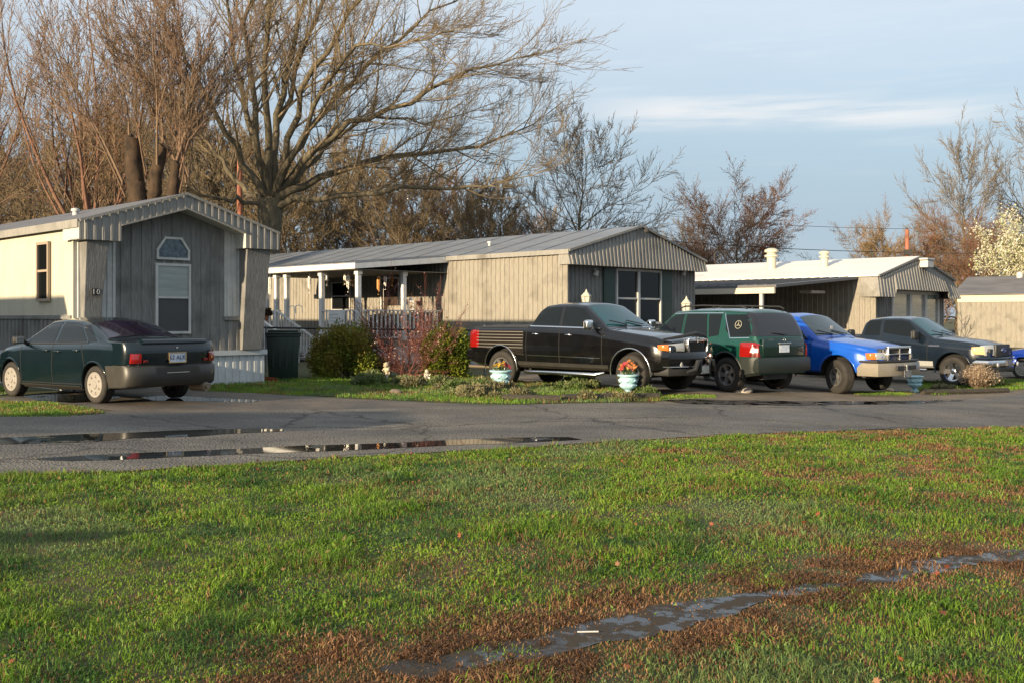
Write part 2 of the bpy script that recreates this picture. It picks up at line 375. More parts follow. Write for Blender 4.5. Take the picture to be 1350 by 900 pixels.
def grass_cols(x, y, brown, r):
    n = len(x)
    g1 = np.array([.062,.150,.014]); g2 = np.array([.140,.250,.028]); g3 = np.array([.036,.100,.020]); gb = np.array([.105,.175,.065])
    t = np.clip(fbm(x, y, 1.6, 31)*1.3-.15+r.normal(0,.18,n), 0, 1)[:,None]
    c = g1*(1-t)+g2*t
    u = np.clip((fbm(x, y, 3.1, 44)-.5)*5, 0, 1)[:,None]; c = c*(1-u)+g3*u
    u = np.clip((fbm(x, y, .45, 52)-.60)*10, 0, .8)[:,None]; c = c*(1-u)+gb*u
    d1 = np.array([.125,.066,.034]); d2 = np.array([.25,.17,.085]); s = r.uniform(0,1,n)[:,None]**1.4
    dead = d1*(1-s)+d2*s
    straw = r.uniform(0,1,n) < .06; brown = brown | straw
    c = np.where(brown[:,None], dead, c)
    return c*np.array([1.18,1.03,1.0])*r.uniform(.80,1.50,n)[:,None]
def lawn():
    r = np.random.default_rng(3); n = 520000
    Y = 3.6+ (17.5-3.6)*r.uniform(0,1,n)**1.15
    xl = -.50*Y*1.12-1.0; xr = .50*Y*1.16+1.3
    X = xl+(xr-xl)*r.uniform(0,1,n)
    lb = [(-30,-5)]+road_bot[::-1]+[(40,-5)]
    lim = wobble(lb, .05, .2, 3, 2.0)
    k = inpoly(X, Y, lim) & ~inpoly(X, Y, ROAD); X, Y = X[k], Y[k]
    dd = dist_line(X, Y, ditch_line); edge = np.interp(X, [p[0] for p in sorted(road_bot)], [p[1] for p in sorted(road_bot)])-Y
    nn = fbm(X, Y, 1.15, 61); n2 = fbm(X, Y, 5, 71)
    side = np.clip((X+1.5)/7, 0, 1)
    pb = np.clip(1.40-dd*1.9, 0, 1)*.95 + np.clip((nn-.53)*7,0,1)*(.15+.6*side) + np.clip((n2-.54)*7,0,1)*.55*side + .05+.14*side + np.clip(1-edge*6,0,1)*.5
    near = np.clip(1.25-dd*1.25, 0, 1)
    pb = np.clip(pb*(.45+1.1*n2), 0, .97)
    gp = np.clip((fbm(X,Y,2.2,81)-.56)*8,0,1); pb = pb*(1-.75*gp)
    ind = inpoly(X, Y, DITCH)
    keep = ~ind | (r.uniform(0,1,len(X)) < np.clip((fbm(X,Y,3.2,99)-.46)*3.0,.03,.6)) 
    X, Y, pb, nn, near, n2, ind = (a[keep] for a in (X, Y, pb, nn, near, n2, ind))
    brown = r.uniform(0,1,len(X)) < pb
    h = (.012+.055*fbm(X,Y,2.6,91)**2.4*2.2)*r.uniform(.5,1.35,len(X)); h = np.where(brown, h*.75, h)*(1-.25*near)
    tall = fbm(X,Y,3.3,95) > .66; h = np.where(tall & ~brown, h*1.45, h)
    clov = (fbm(X,Y,2.9,97) > .52) & (r.uniform(0,1,len(X)) < .55) & ~brown; h = np.where(clov, h*.7, h)
    wdt = .0042*np.maximum(1, (Y/6))**.75*r.uniform(.7,1.5,len(X)); wdt = np.where(brown, wdt*1.25, wdt); wdt = np.where(clov, wdt*2.3, wdt)
    o = blades('lawn_grass', X, Y, brown, h, wdt, grass_cols(X,Y,brown,r), 5, lean=.95)
    tag(o, 'short green lawn with brown dead patches in the foreground before the road', 'grass', kind='stuff')
lawn()
def patch_grass(name, poly, n, h0, label, seed, exclude=(), greener=0, wid=.010):
    r = np.random.default_rng(seed); a = np.array(poly)
    X = r.uniform(a[:,0].min(), a[:,0].max(), n*4); Y = r.uniform(a[:,1].min(), a[:,1].max(), n*4)
    k = inpoly(X, Y, poly)
    for e in exclude: k &= ~inpoly(X, Y, e)
    X, Y = X[k][:n], Y[k][:n]
    pb = np.clip((fbm(X,Y,1.3,seed)-.56)*4,0,.4)+.03; brown = r.uniform(0,1,len(X)) < pb
    h = h0*(.5+fbm(X,Y,1.8,seed+3))*r.uniform(.5,1.3,len(X))
    c = grass_cols(X,Y,brown,r)*(1.15+greener)
    o = blades(name, X, Y, brown, h, np.full(len(X), wid)*r.uniform(.7,1.3,len(X)), c, seed)
    tag(o, label, 'grass', kind='stuff')
VERGE = wobble(PP([(262,507),(345,499),(400,500),(500,497),(620,496),(700,505),(800,512),(868,520),(872,529),(812,530),(675,532.5),(600,530),(500,526),(400,520),(340,514),(280,513)]), .06, .3, 8, 1.5)
sheet('verge', VERGE, .008, m_soil)
patch_grass('verge_grass', VERGE, 42000, .075, 'grassy strip of garden between the drive and the planters', 101)
LEFTP = wobble(PP([(-200,531),(0,529),(70,532),(120,539),(140,545),(90,549.5),(0,550),(-200,553)]), .05, .25, 9, 1.6)
sheet('verge', LEFTP, .008, m_soil)
patch_grass('verge_grass', LEFTP, 16000, .05, 'patch of grass beside the road in front of the dark green sedan', 102)
LEFTB = wobble(PP([(-200,500),(-60,510),(8,511),(12,519),(-20,524),(-200,529)]), .05, .3, 10)
sheet('verge', LEFTB, .008, m_soil)
patch_grass('verge_grass', LEFTB, 9000, .06, 'grass at the picture\'s left edge behind the front wheel of the sedan', 103)
BEDR = wobble(PP([(1205,516),(1210,503),(1350,500),(1420,505),(1345,513.5),(1290,518),(1230,521)]), .05, .3, 12)
sheet('verge', BEDR, .008, m_soil)
patch_grass('verge_grass', BEDR, 12000, .07, 'short grass bed behind the timber by the dark blue pickup', 104)
STRIP2 = wobble(PP([(866,521),(940,521),(945,524.5),(868,527)]), .16, .15, 14, 3)
patch_grass('verge_grass', STRIP2, 2000, .035, 'thin grass tongue in the gravel under the black truck bumper', 105)
STRIP3 = wobble(PP([(1125,516),(1205,516),(1200,521),(1130,521)]), .18, .15, 15, 3)
patch_grass('verge_grass', STRIP3, 2000, .04, 'grass tongue in the gravel below the blue pickup bumper', 106)
STRIP4 = wobble(PP([(261,511),(400,516),(400,521),(261,515)]), .04, .3, 16)
patch_grass('verge_grass', STRIP4, 5000, .04, 'thin grass edge between the wet drive and the white skirting', 107)
# far grass behind the homes
r_ = np.random.default_rng(9)
def leaves(name, n, xr, yr, label, seed, poly=None):
    r = np.random.default_rng(seed); X = r.uniform(*xr, n*3); Y = r.uniform(*yr, n*3)
    k = inpoly(X, Y, poly) if poly is not None else np.ones(len(X), bool)
    X, Y = X[k][:n], Y[k][:n]; mb_v = []; f4 = []; cc = []
    star = [(0,-.5),(.12,-.3),(.42,-.25),(.2,-.05),(.5,.2),(.16,.16),(0,.55),(-.16,.16),(-.5,.2),(-.2,-.05),(-.42,-.25),(-.12,-.3)]
    tris = []
    for x, y in zip(X, Y):
        s = r.uniform(.022,.055)*(.8 if y > 9 else 1); M = Matrix.Translation((x, y, gz(x)+r.uniform(.03,.06))) @ Matrix.Rotation(r.uniform(0,6.28),4,'Z') @ Matrix.Rotation(r.normal(0,.5),4,'X') @ Matrix.Rotation(r.normal(0,.5),4,'Y')
        b = len(mb_v); mb_v.append(M @ Vector((0,0,0)))
        curl = r.uniform(-.35,.35)
        for p in star: mb_v.append(M @ Vector((p[0]*s, p[1]*s, curl*s*(p[0]**2+p[1]**2)*2)))
        for i in range(12): tris.append((b, b+1+i, b+1+(i+1) % 12))
        c = [(.24,.085,.035),(.30,.16,.085),(.17,.055,.03),(.28,.07,.04)][r.integers(4)]; cc += [c]*13
    me = fast_mesh(name, np.array([tuple(v) for v in mb_v]), None, np.array(tris), [attr_mat('dead_leaf', .6, .2)], np.array(cc))
    o = link(name, me); tag(o, label, 'leaves', kind='stuff')
leaves('fallen_leaves', 330, (-8,10), (4,15), 'brown and orange dead leaves scattered over the foreground lawn', 3, [(-30,-5)]+road_bot[::-1]+[(40,-5)])
# matted dead grass and mud round the ditch
def mat_tufts():
    r = np.random.default_rng(17); n = 60000
    t = r.uniform(0, len(ditch_line)-1.001, n); i = t.astype(int); f = (t-i)[:,None]
    p = ditch_line[i]*(1-f)+ditch_line[i+1]*f + r.normal(0,.34,(n,2))
    X, Y = p[:,0], p[:,1]
    dd = fbm(X,Y,2.6,33)
    k = (dd > .5) & ~(inpoly(X,Y,DITCH) & (fbm(X,Y,6,35) < .66)); X, Y = X[k], Y[k]; n = len(X)
    h = r.uniform(.012,.035,n); s = r.uniform(0,1,n)[:,None]
    c = np.array([.11,.050,.024])*(1-s)+np.array([.21,.12,.06])*s
    o = blades('dead_grass', X, Y, None, h, np.full(n,.006), c*r.uniform(.7,1.2,n)[:,None], 19, lean=1.6)
    tag(o, 'reddish brown matted dead grass along the muddy ditch', 'grass', kind='stuff')
mat_tufts()
# ------------------------------------------------------------------ mobile homes
TH = math.atan2(.717, .698)
def weather(name, c, c2, c3, s3=1.3):
    return mat(name, c, .85, c2=c2, scale=9, stretch=(4,4,.35), bump=.5, bscale=14, c3=c3, s3=s3, lo3=.52, hi3=.72)
m_greysid = weather('weathered_grey', (.14,.137,.13), (.215,.212,.203), (.095,.092,.085))
m_greysid2 = weather('weathered_beige', (.195,.178,.148), (.28,.26,.22), (.145,.135,.113))
m_fascia = weather('weathered_fascia', (.19,.185,.17), (.28,.27,.25), (.14,.135,.12))
m_white = mat('cream_white', (.50,.47,.38), .6, c2=(.45,.42,.33), scale=3, stretch=(1,1,.4), bump=.15, bscale=20)
m_whitetrim = mat('white_trim', (.50,.50,.48), .55, c2=(.40,.40,.38), scale=4)
m_skirt = mat('white_skirting', (.52,.54,.55), .5, c2=(.43,.45,.45), scale=3)
m_roofgrey = mat('roof_grey', (.085,.085,.095), .7, c2=(.13,.13,.14), scale=2.5, stretch=(1,.2,1), bump=.3, bscale=25)
m_roofmetal = mat('roof_metal', (.15,.165,.19), .42, .25, c2=(.22,.235,.255), scale=1.2, stretch=(3,.6,1), c3=(.20,.18,.16), s3=2.4, lo3=.56, hi3=.70)
m_roofwhite = mat('roof_white', (.66,.65,.62), .5, c2=(.58,.57,.54), scale=1.2, stretch=(1,.3,1), c3=(.52,.42,.33), s3=.5, lo3=.66, hi3=.72)
m_glass = mat('dark_glass', (.007,.008,.009), .05, spec=.22)
m_glass2 = mat('curtained_glass', (.30,.33,.31), .12, c2=(.22,.25,.24), scale=1.2, stretch=(1,1,9), spec=.6)
m_screen = mat('window_screen', (.055,.055,.055), .35, spec=.4)
m_green = mat('dark_green_paint', (.012,.040,.032), .45)
m_dark = mat('dark_board', (.04,.038,.034), .8)  # near-black tone shared by back wall, gable lamp and pole fittings
m_deck = mat('deck_wood', (.30,.27,.22), .8, c2=(.2,.18,.15), scale=6)
m_porchwhite = mat('porch_paint', (.64,.64,.63), .6, c2=(.54,.54,.52), scale=5, bump=.2, bscale=20)

def ribs(mb, ox, oy, dx, dy, length, zb, zt, pitch=.2, depth=.022, n=(0,-1), mi=0, frac=.5, off=0):
    """corrugated panel along (dx,dy); n = outward normal; zb/zt numbers or functions of the run"""
    fb = zb if callable(zb) else (lambda s: zb); ft = zt if callable(zt) else (lambda s: zt)
    k = max(1, round(length/pitch)); p = length/k; cols = []
    for i in range(k):
        a = i*p
        for s, d in ((0, 0), (p*frac*.85, 0), (p*frac, 1), (p*.95, 1)): cols.append((a+s, d))
    cols.append((length, 0)); vs = []; fs = []
    for s, d in cols:
        x = ox+dx*s+n[0]*(d*depth+off); y = oy+dy*s+n[1]*(d*depth+off)
        vs += [(x, y, fb(s)), (x, y, ft(s))]
    for i in range(len(cols)-1): fs.append((2*i, 2*i+2, 2*i+3, 2*i+1))
    mb.add(vs, fs, mi)

def window(parent, o, u, n, w0, w1, z0, z1, mats_, fw=.045, split=None, mull=None, depth=.05, poly=None, fm=None, name='window'):
    """frame as a mesh with pane children. o=(x,y) start of wall, u=wall direction, n=outward"""
    fm = fm or m_whitetrim
    def pt(s, z, d): return (o[0]+u[0]*s+n[0]*d, o[1]+u[1]*s+n[1]*d, z)
    f = MB()
    def seg(s0, z0_, s1, z1_, d=depth, w=fw):
        f.bar(pt(s0, z0_, d/2), pt(s1, z1_, d/2), w, d+.01, up=(n[0],n[1],0)) if False else None
        a = Vector(pt(s0,z0_,0)); b = Vector(pt(s1,z1_,0)); dd = (b-a).normalized(); nn = Vector((n[0],n[1],0)); x = dd.cross(nn)
        vs = []
        for p in (a-dd*w/2, b+dd*w/2):
            for sx, sn in ((-w/2,0.0),(w/2,0.0),(w/2,d),(-w/2,d)): vs.append(p+x*sx+nn*sn)
        f.add(vs, [(0,3,2,1),(4,5,6,7),(0,1,5,4),(1,2,6,5),(2,3,7,6),(3,0,4,7)])
    if poly:
        for i in range(len(poly)): a, b = poly[i], poly[(i+1) % len(poly)]; seg(a[0],a[1],b[0],b[1], depth-.002*(i%2))
    else:
        seg(w0,z0,w0,z1); seg(w1,z0,w1,z1); seg(w0+fw,z0,w1-fw,z0,depth-.003); seg(w0+fw,z1,w1-fw,z1,depth-.003)
        if split: seg(w0+fw,split,w1-fw,split,depth-.006,fw*.8)
        for m_ in (mull or []): seg(m_,z0+fw,m_,z1-fw,depth+.012,fw*1.6)
    fo = f.build(name, fm, parent)
    def pane(s0,s1,a,b,m,d=.022):
        q = MB(); q.add([pt(s0,a,d),pt(s1,a,d),pt(s1,b,d),pt(s0,b,d),pt(s0,a,.004),pt(s1,a,.004),pt(s1,b,.004),pt(s0,b,.004)],[(0,1,2,3),(4,7,6,5),(0,4,5,1),(1,5,6,2),(2,6,7,3),(3,7,4,0)])
        return q.build('pane', m, fo)
    if poly:
        q = MB(); k = len(poly); q.add([pt(p[0],p[1],.022) for p in poly]+[pt(p[0],p[1],.004) for p in poly], [tuple(range(k)), tuple(range(k,2*k))[::-1]]+[(i,k+i,k+(i+1)%k,(i+1)%k) for i in range(k)]); q.build('pane', mats_[0], fo)
    else:
        xs = [w0]+list(mull or [])+[w1]
        for i in range(len(xs)-1):
            if split: pane(xs[i],xs[i+1],split,z1,mats_[0]); pane(xs[i],xs[i+1],z0,split,mats_[1],.014)
            else: pane(xs[i],xs[i+1],z0,z1,mats_[0])
    return fo

def gable_roof(parent, w, L, ze, zr, oh_s, oh_f, m, t=.05, seam=1.2, xr=None, name='roof', oh_b=.3):
    """ridge along y at x=xr; eaves x=-oh_s..w+oh_s; front overhang oh_f (towards -y)"""
    xr = w/2 if xr is None else xr; mb = MB(); sl = (zr-ze)/xr
    for sgn in (0, 1):
        xe = -oh_s if sgn == 0 else w+oh_s; zee = ze-sl*oh_s if sgn == 0 else ze-(zr-ze)/(w-xr)*oh_s
        ys = list(np.arange(-oh_f, L+oh_b, seam))+[L+oh_b]
        vs = []
        for y in ys:
            vs += [(xe,y,zee+t),(xr,y,zr+t),(xe,y,zee),(xr,y,zr)]
        fs = []
        for i in range(len(ys)-1):
            a = 4*i; fs += [(a,a+4,a+5,a+1),(a+2,a+3,a+7,a+6),(a,a+2,a+6,a+4)]
        e = 4*(len(ys)-1); fs += [(0,1,3,2),(e,e+2,e+3,e+1)]
        mb.add(vs, fs)
        if seam < 3:
            for y in ys[1:-1]: mb.bar((xe, y, zee+t+.008), (xr, y, zr+t+.008), .03, .022)
    return mb.build(name, m, parent)

# ---- home with the tall arched window (near left)
def home_one():
    base = W(348, 503, 1.39*F/85.0); cx, cy = base.x, base.y; s_ = 1.39*F/85.0/23.8
    Wd = 4.38*s_; ox, oy = cx-.698*Wd, cy-.717*Wd; g = gz(ox); Z = lambda z: z-g   # local z = world z - g
    h = empty('mobile_home', (ox, oy, g), TH)
    tag(h, 'grey and white mobile home with an arched front window behind the dark green sedan', 'mobile home')
    z_sk, z_belt, z_eave, z_top, z_ridge = Z(1.5-43/F*cy)-0, Z(1.5), 2.86, 3.17, 3.80
    z_sk = .70; z_eave_b = 2.82; L = 17.0; oh = .42; xr = Wd/2
    sl = (z_ridge-z_top)/xr
    rt = lambda x: z_ridge-sl*abs(x-xr)          # underside of roof sheet
    # front wall (three runs), recessed plane y=0
    mb = MB(); a, b = .78, Wd-.95
    ribs(mb, a, 0, 1, 0, b-a, z_sk, lambda s: rt(a+s)-.02, .21, .02)
    ribs(mb, b, 0, 1, 0, Wd-b, z_sk, 1.32, .21, .02); mb.build('front_wall', m_greysid, h)
    mb = MB(); ribs(mb, .0, 0, 1, 0, a, z_sk, lambda s: rt(s)-.02, .12, .02); mb.build('white_panel', m_whitetrim, h); mb = MB(); ribs(mb, b, 0, 1, 0, Wd-b, 1.40, lambda s: rt(b+s)-.02, .14, .02); mb.build('white_panel', m_whitetrim, h)
    mb = MB(); mb.box(b-.02, Wd-.01, -.05, -.001, 1.322, 1.398); mb.build('trim_strip', m_greysid, h)
    # side walls and back
    mb = MB(); ribs(mb, 0, L, 0, -1, L, z_belt+.03, rt(0)-.02, .10, .006, (-1,0)); mb.box(-.03, -.001, 0, .06, z_sk, rt(0)-.03); mb.build('side_wall', m_white, h)
    mb = MB(); ribs(mb, 0, L, 0, -1, L, z_sk, z_belt-.04, .21, .02, (-1,0)); mb.box(-.045, -.001, .09, L, z_belt-.041, z_belt+.031); mb.build('lower_side_wall', m_greysid, h)
    mb = MB(); mb.box(.02, Wd, L-.1, L, .1, 2.9); mb.box(Wd-.06, Wd, .02, L-.1, .1, rt(0)-.04); mb.build('back_wall', m_greysid, h)
    # skirting
    mb = MB(); ribs(mb, .0, 0, 1, 0, Wd, -.10, z_sk-.10, .17, .016, off=.015); mb.box(-.04, Wd+.04, -.075, -.001, z_sk-.102, z_sk-.002)
    ribs(mb, 0, L, 0, -1, L, -.1, z_sk-.10, .17, .016, (-1,0), off=.015); mb.box(-.075, -.001, .002, L, z_sk-.10, z_sk-.004); mb.build('skirting', m_skirt, h)
    gable_roof(h, Wd, L, z_top, z_ridge, .10, oh, m_roofgrey, .05, 40)
    # soffit and fascia band with its two boxed returns
    mb = MB(); rr = .70
    F0 = -oh-.012
    zt = lambda x: rt(x)+.01
    zb = lambda x: z_eave_b if (x < rr-.05 or x > Wd-rr+.05) else rt(x)-.27
    def band(x0, x1, fb):
        ribs(mb, x0, F0, 1, 0, x1-x0, lambda s: fb(x0+s), lambda s: zt(x0+s), .155, .022, frac=.68)
    band(-.1, rr, lambda x: z_eave_b); band(rr, xr, lambda x: rt(x)-.27); band(xr, Wd-rr, lambda x: rt(x)-.27); band(Wd-rr, Wd+.1, lambda x: z_eave_b)
    mb.build('fascia', m_fascia, h)
    mb = MB()
    mb.box(-.1, rr, -oh, -.004, z_eave_b, z_eave_b+.015); mb.box(Wd-rr, Wd+.1, -oh, -.004, z_eave_b, z_eave_b+.015)
    mb.add([(-.1,F0,z_eave_b),(-.1,.3,z_eave_b),(-.1,.3,rt(-.1)),(-.1,F0,rt(-.1))], [(0,1,2,3)]); mb.add([(Wd+.1,F0,z_eave_b),(Wd+.1,.3,z_eave_b),(Wd+.1,.3,rt(-.1)),(Wd+.1,F0,rt(-.1))], [(0,1,2,3)])
    mb.add([(rr,F0,z_eave_b),(rr,0,z_eave_b),(rr,0,zt(rr)-.05),(rr,F0,zt(rr)-.05)], [(0,1,2,3)]); mb.add([(Wd-rr,F0,z_eave_b),(Wd-rr,0,z_eave_b),(Wd-rr,0,zt(rr)-.05),(Wd-rr,F0,zt(rr)-.05)], [(0,1,2,3)])
    mb.add([(rr,F0,rt(rr)-.268),(xr,F0,rt(xr)-.268),(xr,-.02,rt(xr)-.268),(rr,-.02,rt(rr)-.268)], [(0,1,2,3)]); mb.add([(Wd-rr,F0,rt(rr)-.268),(xr,F0,rt(xr)-.268),(xr,-.02,rt(xr)-.268),(Wd-rr,-.02,rt(rr)-.268)], [(0,1,2,3)])
    mb.build('soffit', mat('soffit_white', (.45,.45,.42), .7), h)
    mb = MB(); mb.bar((rr,F0-.03,rt(rr)-.262),(xr,F0-.03,rt(xr)-.262),.02,.03); mb.bar((xr,F0-.03,rt(xr)-.262),(Wd-rr,F0-.03,rt(rr)-.262),.02,.03)
    mb.bar((-.1,F0-.034,zt(-.1)+.02),(xr,F0-.034,zt(xr)+.02),.03,.05); mb.bar((xr,F0-.034,zt(xr)+.02),(Wd+.1,F0-.034,zt(Wd+.1)+.02),.03,.05); mb.box(-.13,-.10,-oh,L,rt(-.1)-.10,rt(-.1)+.05); mb.build('roof_edge', m_fascia, h)
    # leaning tapered pilasters under the returns
    for k, (x0, x1, b0, b1) in enumerate(((.07, .50, .10, .36), (Wd-.62, Wd-.06, Wd-.60, Wd-.12))):
        mb = MB(); d0, d1 = (-.40, -.03)
        vs = [(x0,-.03,z_eave_b),(x1,-.03,z_eave_b),(x1,-.36,z_eave_b),(x0,-.36,z_eave_b),(b0,-.03,z_sk),(b1,-.03,z_sk),(b1,-.12,z_sk),(b0,-.12,z_sk)]
        mb.add(vs, [(0,1,2,3),(4,7,6,5),(0,4,5,1),(1,5,6,2),(2,6,7,3),(3,7,4,0)]); mb.build('pilaster', m_greysid, h, bevel=.01)
    # number plates on the left pilaster
    mb = MB()
    for dx in (0, .085): mb.box(.19+dx, .265+dx, -.305, -.262, 1.79, 1.92)
    nb = mb.build('house_number_plate', mat('number_black', (.03,.03,.03), .5), h)
    for dx, ch in ((0,'1'), (.085,'0')):
        o = link('digit', text_mesh(ch, .14), nb, (.2275+dx, -.309, 1.855)); o.rotation_euler = (R(90),0,0); o.data.materials.append(m_whitetrim)
    # main window: panes and arch
    def sx(px):  # pixel column -> run along the front wall
        t = (px-675)/F; return (t*oy-ox)/(.698-t*.717)
    def zz(px, py): s = sx(px); Y = oy+.717*s; return 1.5-(py-HZ)/F*Y-g
    x0, x1 = sx(205), sx(248.5)
    zt_, zm_, zb_ = zz(227,349.5), zz(227,392.5), zz(227,438.5)
    window(h, (0,-.02), (1,0), (0,-1), x0, x1, zb_, zt_, (m_glass2, m_screen), .05, split=zm_)
    a0, a1 = zz(227,341.5), zz(227,314.5); d = (x1-x0)*.26
    window(h, (0,-.02), (1,0), (0,-1), x0, x1, a0, a1, (mat('etched_glass', (.10,.14,.16), .15, c2=(.03,.05,.06), scale=14),), .045, poly=[(x0+.02,a0),(x1-.02,a0),(x1-.02,a0+(a1-a0)*.42),(x1-d,a1),(x0+d,a1),(x0+.02,a0+(a1-a0)*.42)])
    # narrow side window
    def su(px): t = (px-675)/F; return (t*oy-ox)/(-.717-t*.698)
    u0, u1 = su(52.5), su(67); Yw = oy+.698*u0
    zs = lambda py: 1.5-(py-HZ)/F*Yw-g
    window(h, (-.02,0), (0,1), (-1,0), u1, u0, zs(396), zs(322), (m_glass, m_glass), .055, split=zs(358), fm=mat('brown_frame', (.30,.24,.18), .6))
    # vent stub on the roof
    mb = MB(); mb.lathe([(.06,0),(.06,.10),(.09,.10),(.09,.15),(.03,.17)], 12, M=Matrix.Translation((1.1,2.6,rt(1.1)+.02))); mb.build('roof_vent', m_whitetrim, h, smooth=40)
    return ox, oy, Wd
home_one()

# ---- long grey home with the porch (middle)
def home_two():
    ox, oy, g = 1.64, 30.0, 0.0; g = -.02
    Wd, L = 6.95, 23.5
    h = empty('mobile_home', (ox, oy, g), TH)
    tag(h, 'long weathered grey mobile home with a ribbed gable and a white railed side porch', 'mobile home')
    z0, z_top, z_ridge, z_b = .62, 3.46, 4.36, 3.06; xr = 3.42; rec = .30
    sl = (z_ridge-z_top)/xr; sr = (z_ridge-z_top+.05)/(Wd-xr)
    rt = lambda x: z_ridge-(sl*(xr-x) if x < xr else sr*(x-xr))
    pu = 5.43; pr = 3.55; pe = 12.2          # porch from, reach, to
    # side wall
    mb = MB(); ribs(mb, 0, L, 0, -1, L, z0, z_top-.02, .20, .022, (-1,0), frac=.6); mb.build('side_wall', m_greysid2, h)
    mb = MB(); mb.box(.0, Wd, L-.1, L, .05, z_top-.1); mb.box(Wd-.06, Wd, rec+.01, L-.1, .05, z_top-.1); mb.build('back_wall', m_greysid, h)
    mb = MB(); ribs(mb, 0, rec, 1, 0, Wd, z0, z_b+.05, .19, .024, frac=.55); mb.build('front_wall', m_greysid, h)
    mb = MB(); ribs(mb, 0, rec, 1, 0, Wd, -.3, z0-.01, .17, .016, off=.01); ribs(mb, 0, L, 0, -1, L, -.3, z0-.01, .17, .016, (-1,0), off=.01); mb.build('skirting', m_skirt, h)
    # gable panel: overhanging, ribs, leans outwards at its foot
    mb = MB(); k = 40; p = (Wd+.16)/k; 
    vs = []; fs = []
    cols = []
    for i in range(k):
        for s, d in ((0,0),(.5,0),(.6,1),(.92,1)): cols.append((-.08+(i+s)*p, d))
    cols.append((Wd+.08, 0))
    for x, d in cols:
        yb = -.16-d*.028; zt = rt(min(max(x,0),Wd)); vs += [(x-(.0), yb, z_b), (x, -.05-d*.028, zt)]
    for i in range(len(cols)-1): fs.append((2*i,2*i+2,2*i+3,2*i+1))
    mb.add(vs, fs); mb.add([(-.08,-.16,z_b),(-.08,rec,z_b),(-.08,rec,z_top),(-.08,-.05,z_top)], [(0,1,2,3)]); mb.add([(Wd+.08,-.16,z_b),(Wd+.08,rec,z_b),(Wd+.08,rec,z_top),(Wd+.08,-.05,z_top)], [(0,1,2,3)])
    mb.add([(-.08,-.16,z_b),(Wd+.08,-.16,z_b),(Wd+.08,rec,z_b+.01),(-.08,rec,z_b+.01)], [(0,1,2,3)])
    mb.build('gable_panel', m_fascia, h)
    # roof
    gable_roof(h, Wd, L, z_top, z_ridge, .10, .12, m_roofmetal, .04, 1.22, xr=xr)
    mb = MB(); mb.box(-.125, -.10, -.12, pu-.12, z_top-.10, z_top+.04); mb.bar((-.1,-.145,z_top+.01),(xr,-.145,z_ridge+.03),.03,.07); mb.bar((xr,-.145,z_ridge+.03),(Wd+.1,-.145,rt(Wd)+.0),.03,.07); mb.build('roof_edge', m_fascia, h)
    # windows of the front
    def sx(px):
        t = (px-675)/F; return (t*(oy+.698*rec)-(ox-.717*rec))/(.698-t*.717)
    def zz(px, py): s = sx(px); Y = oy+.698*rec+.717*s; return 1.5-(py-HZ)/F*Y-g
    window(h, (0,rec-.022), (1,0), (0,-1), sx(811), sx(869), zz(840,426), zz(840,357), (m_glass, m_glass), .07, split=zz(840,394), mull=[sx(839.5)], depth=.07)
    for a, b in ((794, 808.5), (870.5, 884.5)):
        mb = MB(); x0, x1 = sx(a), sx(b); mb.box(x0, x1, rec-.065, rec-.026, zz(840,426), zz(840,354))
        for i in range(18): zc = zz(840,426)+.08+i*(zz(840,354)-zz(840,426)-.16)/17; mb.box(x0+.05, x1-.05, rec-.078, rec-.064, zc-.03, zc+.02)
        mb.build('shutter', m_green, h)
    # small lamps under the gable
    for px in (782, 897.6):
        x = sx(px); zc = zz(px, 359); f = MB(); f.lathe([(.05,0),(.05,.03)], 12, M=Matrix.Translation((x,rec-.06,zc+.08)) @ Matrix.Rotation(R(90),4,'X')); f.lathe([(.0,.0),(.055,-.01),(.085,-.10),(.09,-.16),(.0,-.16)], 14, M=Matrix.Translation((x,rec-.16,zc+.06)) @ Matrix.Rotation(R(25),4,'X')); f.build('wall_lamp', m_whitetrim, h, smooth=40)
    f = MB(); f.lathe([(.0,0),(.07,.01),(.09,.10),(.05,.14),(.0,.15)], 12, M=Matrix.Translation((xr,-.24,z_ridge-.16)) @ Matrix.Rotation(R(60),4,'X')); f.build('gable_lamp', m_dark, h, smooth=40)
    # porch: deck, roof, posts, rails
    zd = .78; zpe = 2.98
    mb = MB(); mb.box(-pr, -.03, pu, pe, zd-.16, zd); mb.build('porch_deck', m_deck, h)
    mb = MB()
    for y in np.arange(pu+.06, pe, .165): mb.box(-pr+.02, -pr+.04, y, y+.15, -.1, zd-.17)
    for x in np.arange(-pr+.04, -.1, .165): mb.box(x, x+.15, pu+.02, pu+.04, -.1, zd-.17)
    mb.build('porch_skirt', m_porchwhite, h)
    # porch roof continues the slope
    mb = MB(); x1 = .05; zi = z_top+.05; xo = -pr-.25
    ys = list(np.arange(pu-.25, pe+.3, .6)); vs = []
    for y in ys: vs += [(xo,y,zpe+.20),(x1,y,zi+.03),(xo,y,zpe+.16),(x1,y,zi-.01)]
    fs = []
    for i in range(len(ys)-1): a = 4*i; fs += [(a,a+4,a+5,a+1),(a+2,a+3,a+7,a+6),(a,a+2,a+6,a+4)]
    e = 4*(len(ys)-1); fs += [(0,1,3,2),(e,e+2,e+3,e+1)]; mb.add(vs, fs)
    for y in ys[1:-1]: mb.bar((xo,y,zpe+.215),(x1,y,zi+.045),.03,.022)
    mb.build('porch_roof', m_roofmetal, h)
    mb = MB(); mb.box(xo-.02, xo+.02, pu-.25, pe+.3, zpe, zpe+.165)
    vs = [(xo,pu-.26,zpe),(0,pu-.26,zi-.20),(0,pu-.26,zi-.012),(xo,pu-.26,zpe+.158)]; mb.add(vs+[(v[0],v[1]+.03,v[2]) for v in vs], [(0,1,2,3),(4,7,6,5),(0,4,5,1),(3,2,6,7)]); mb.build('porch_fascia', m_porchwhite, h)
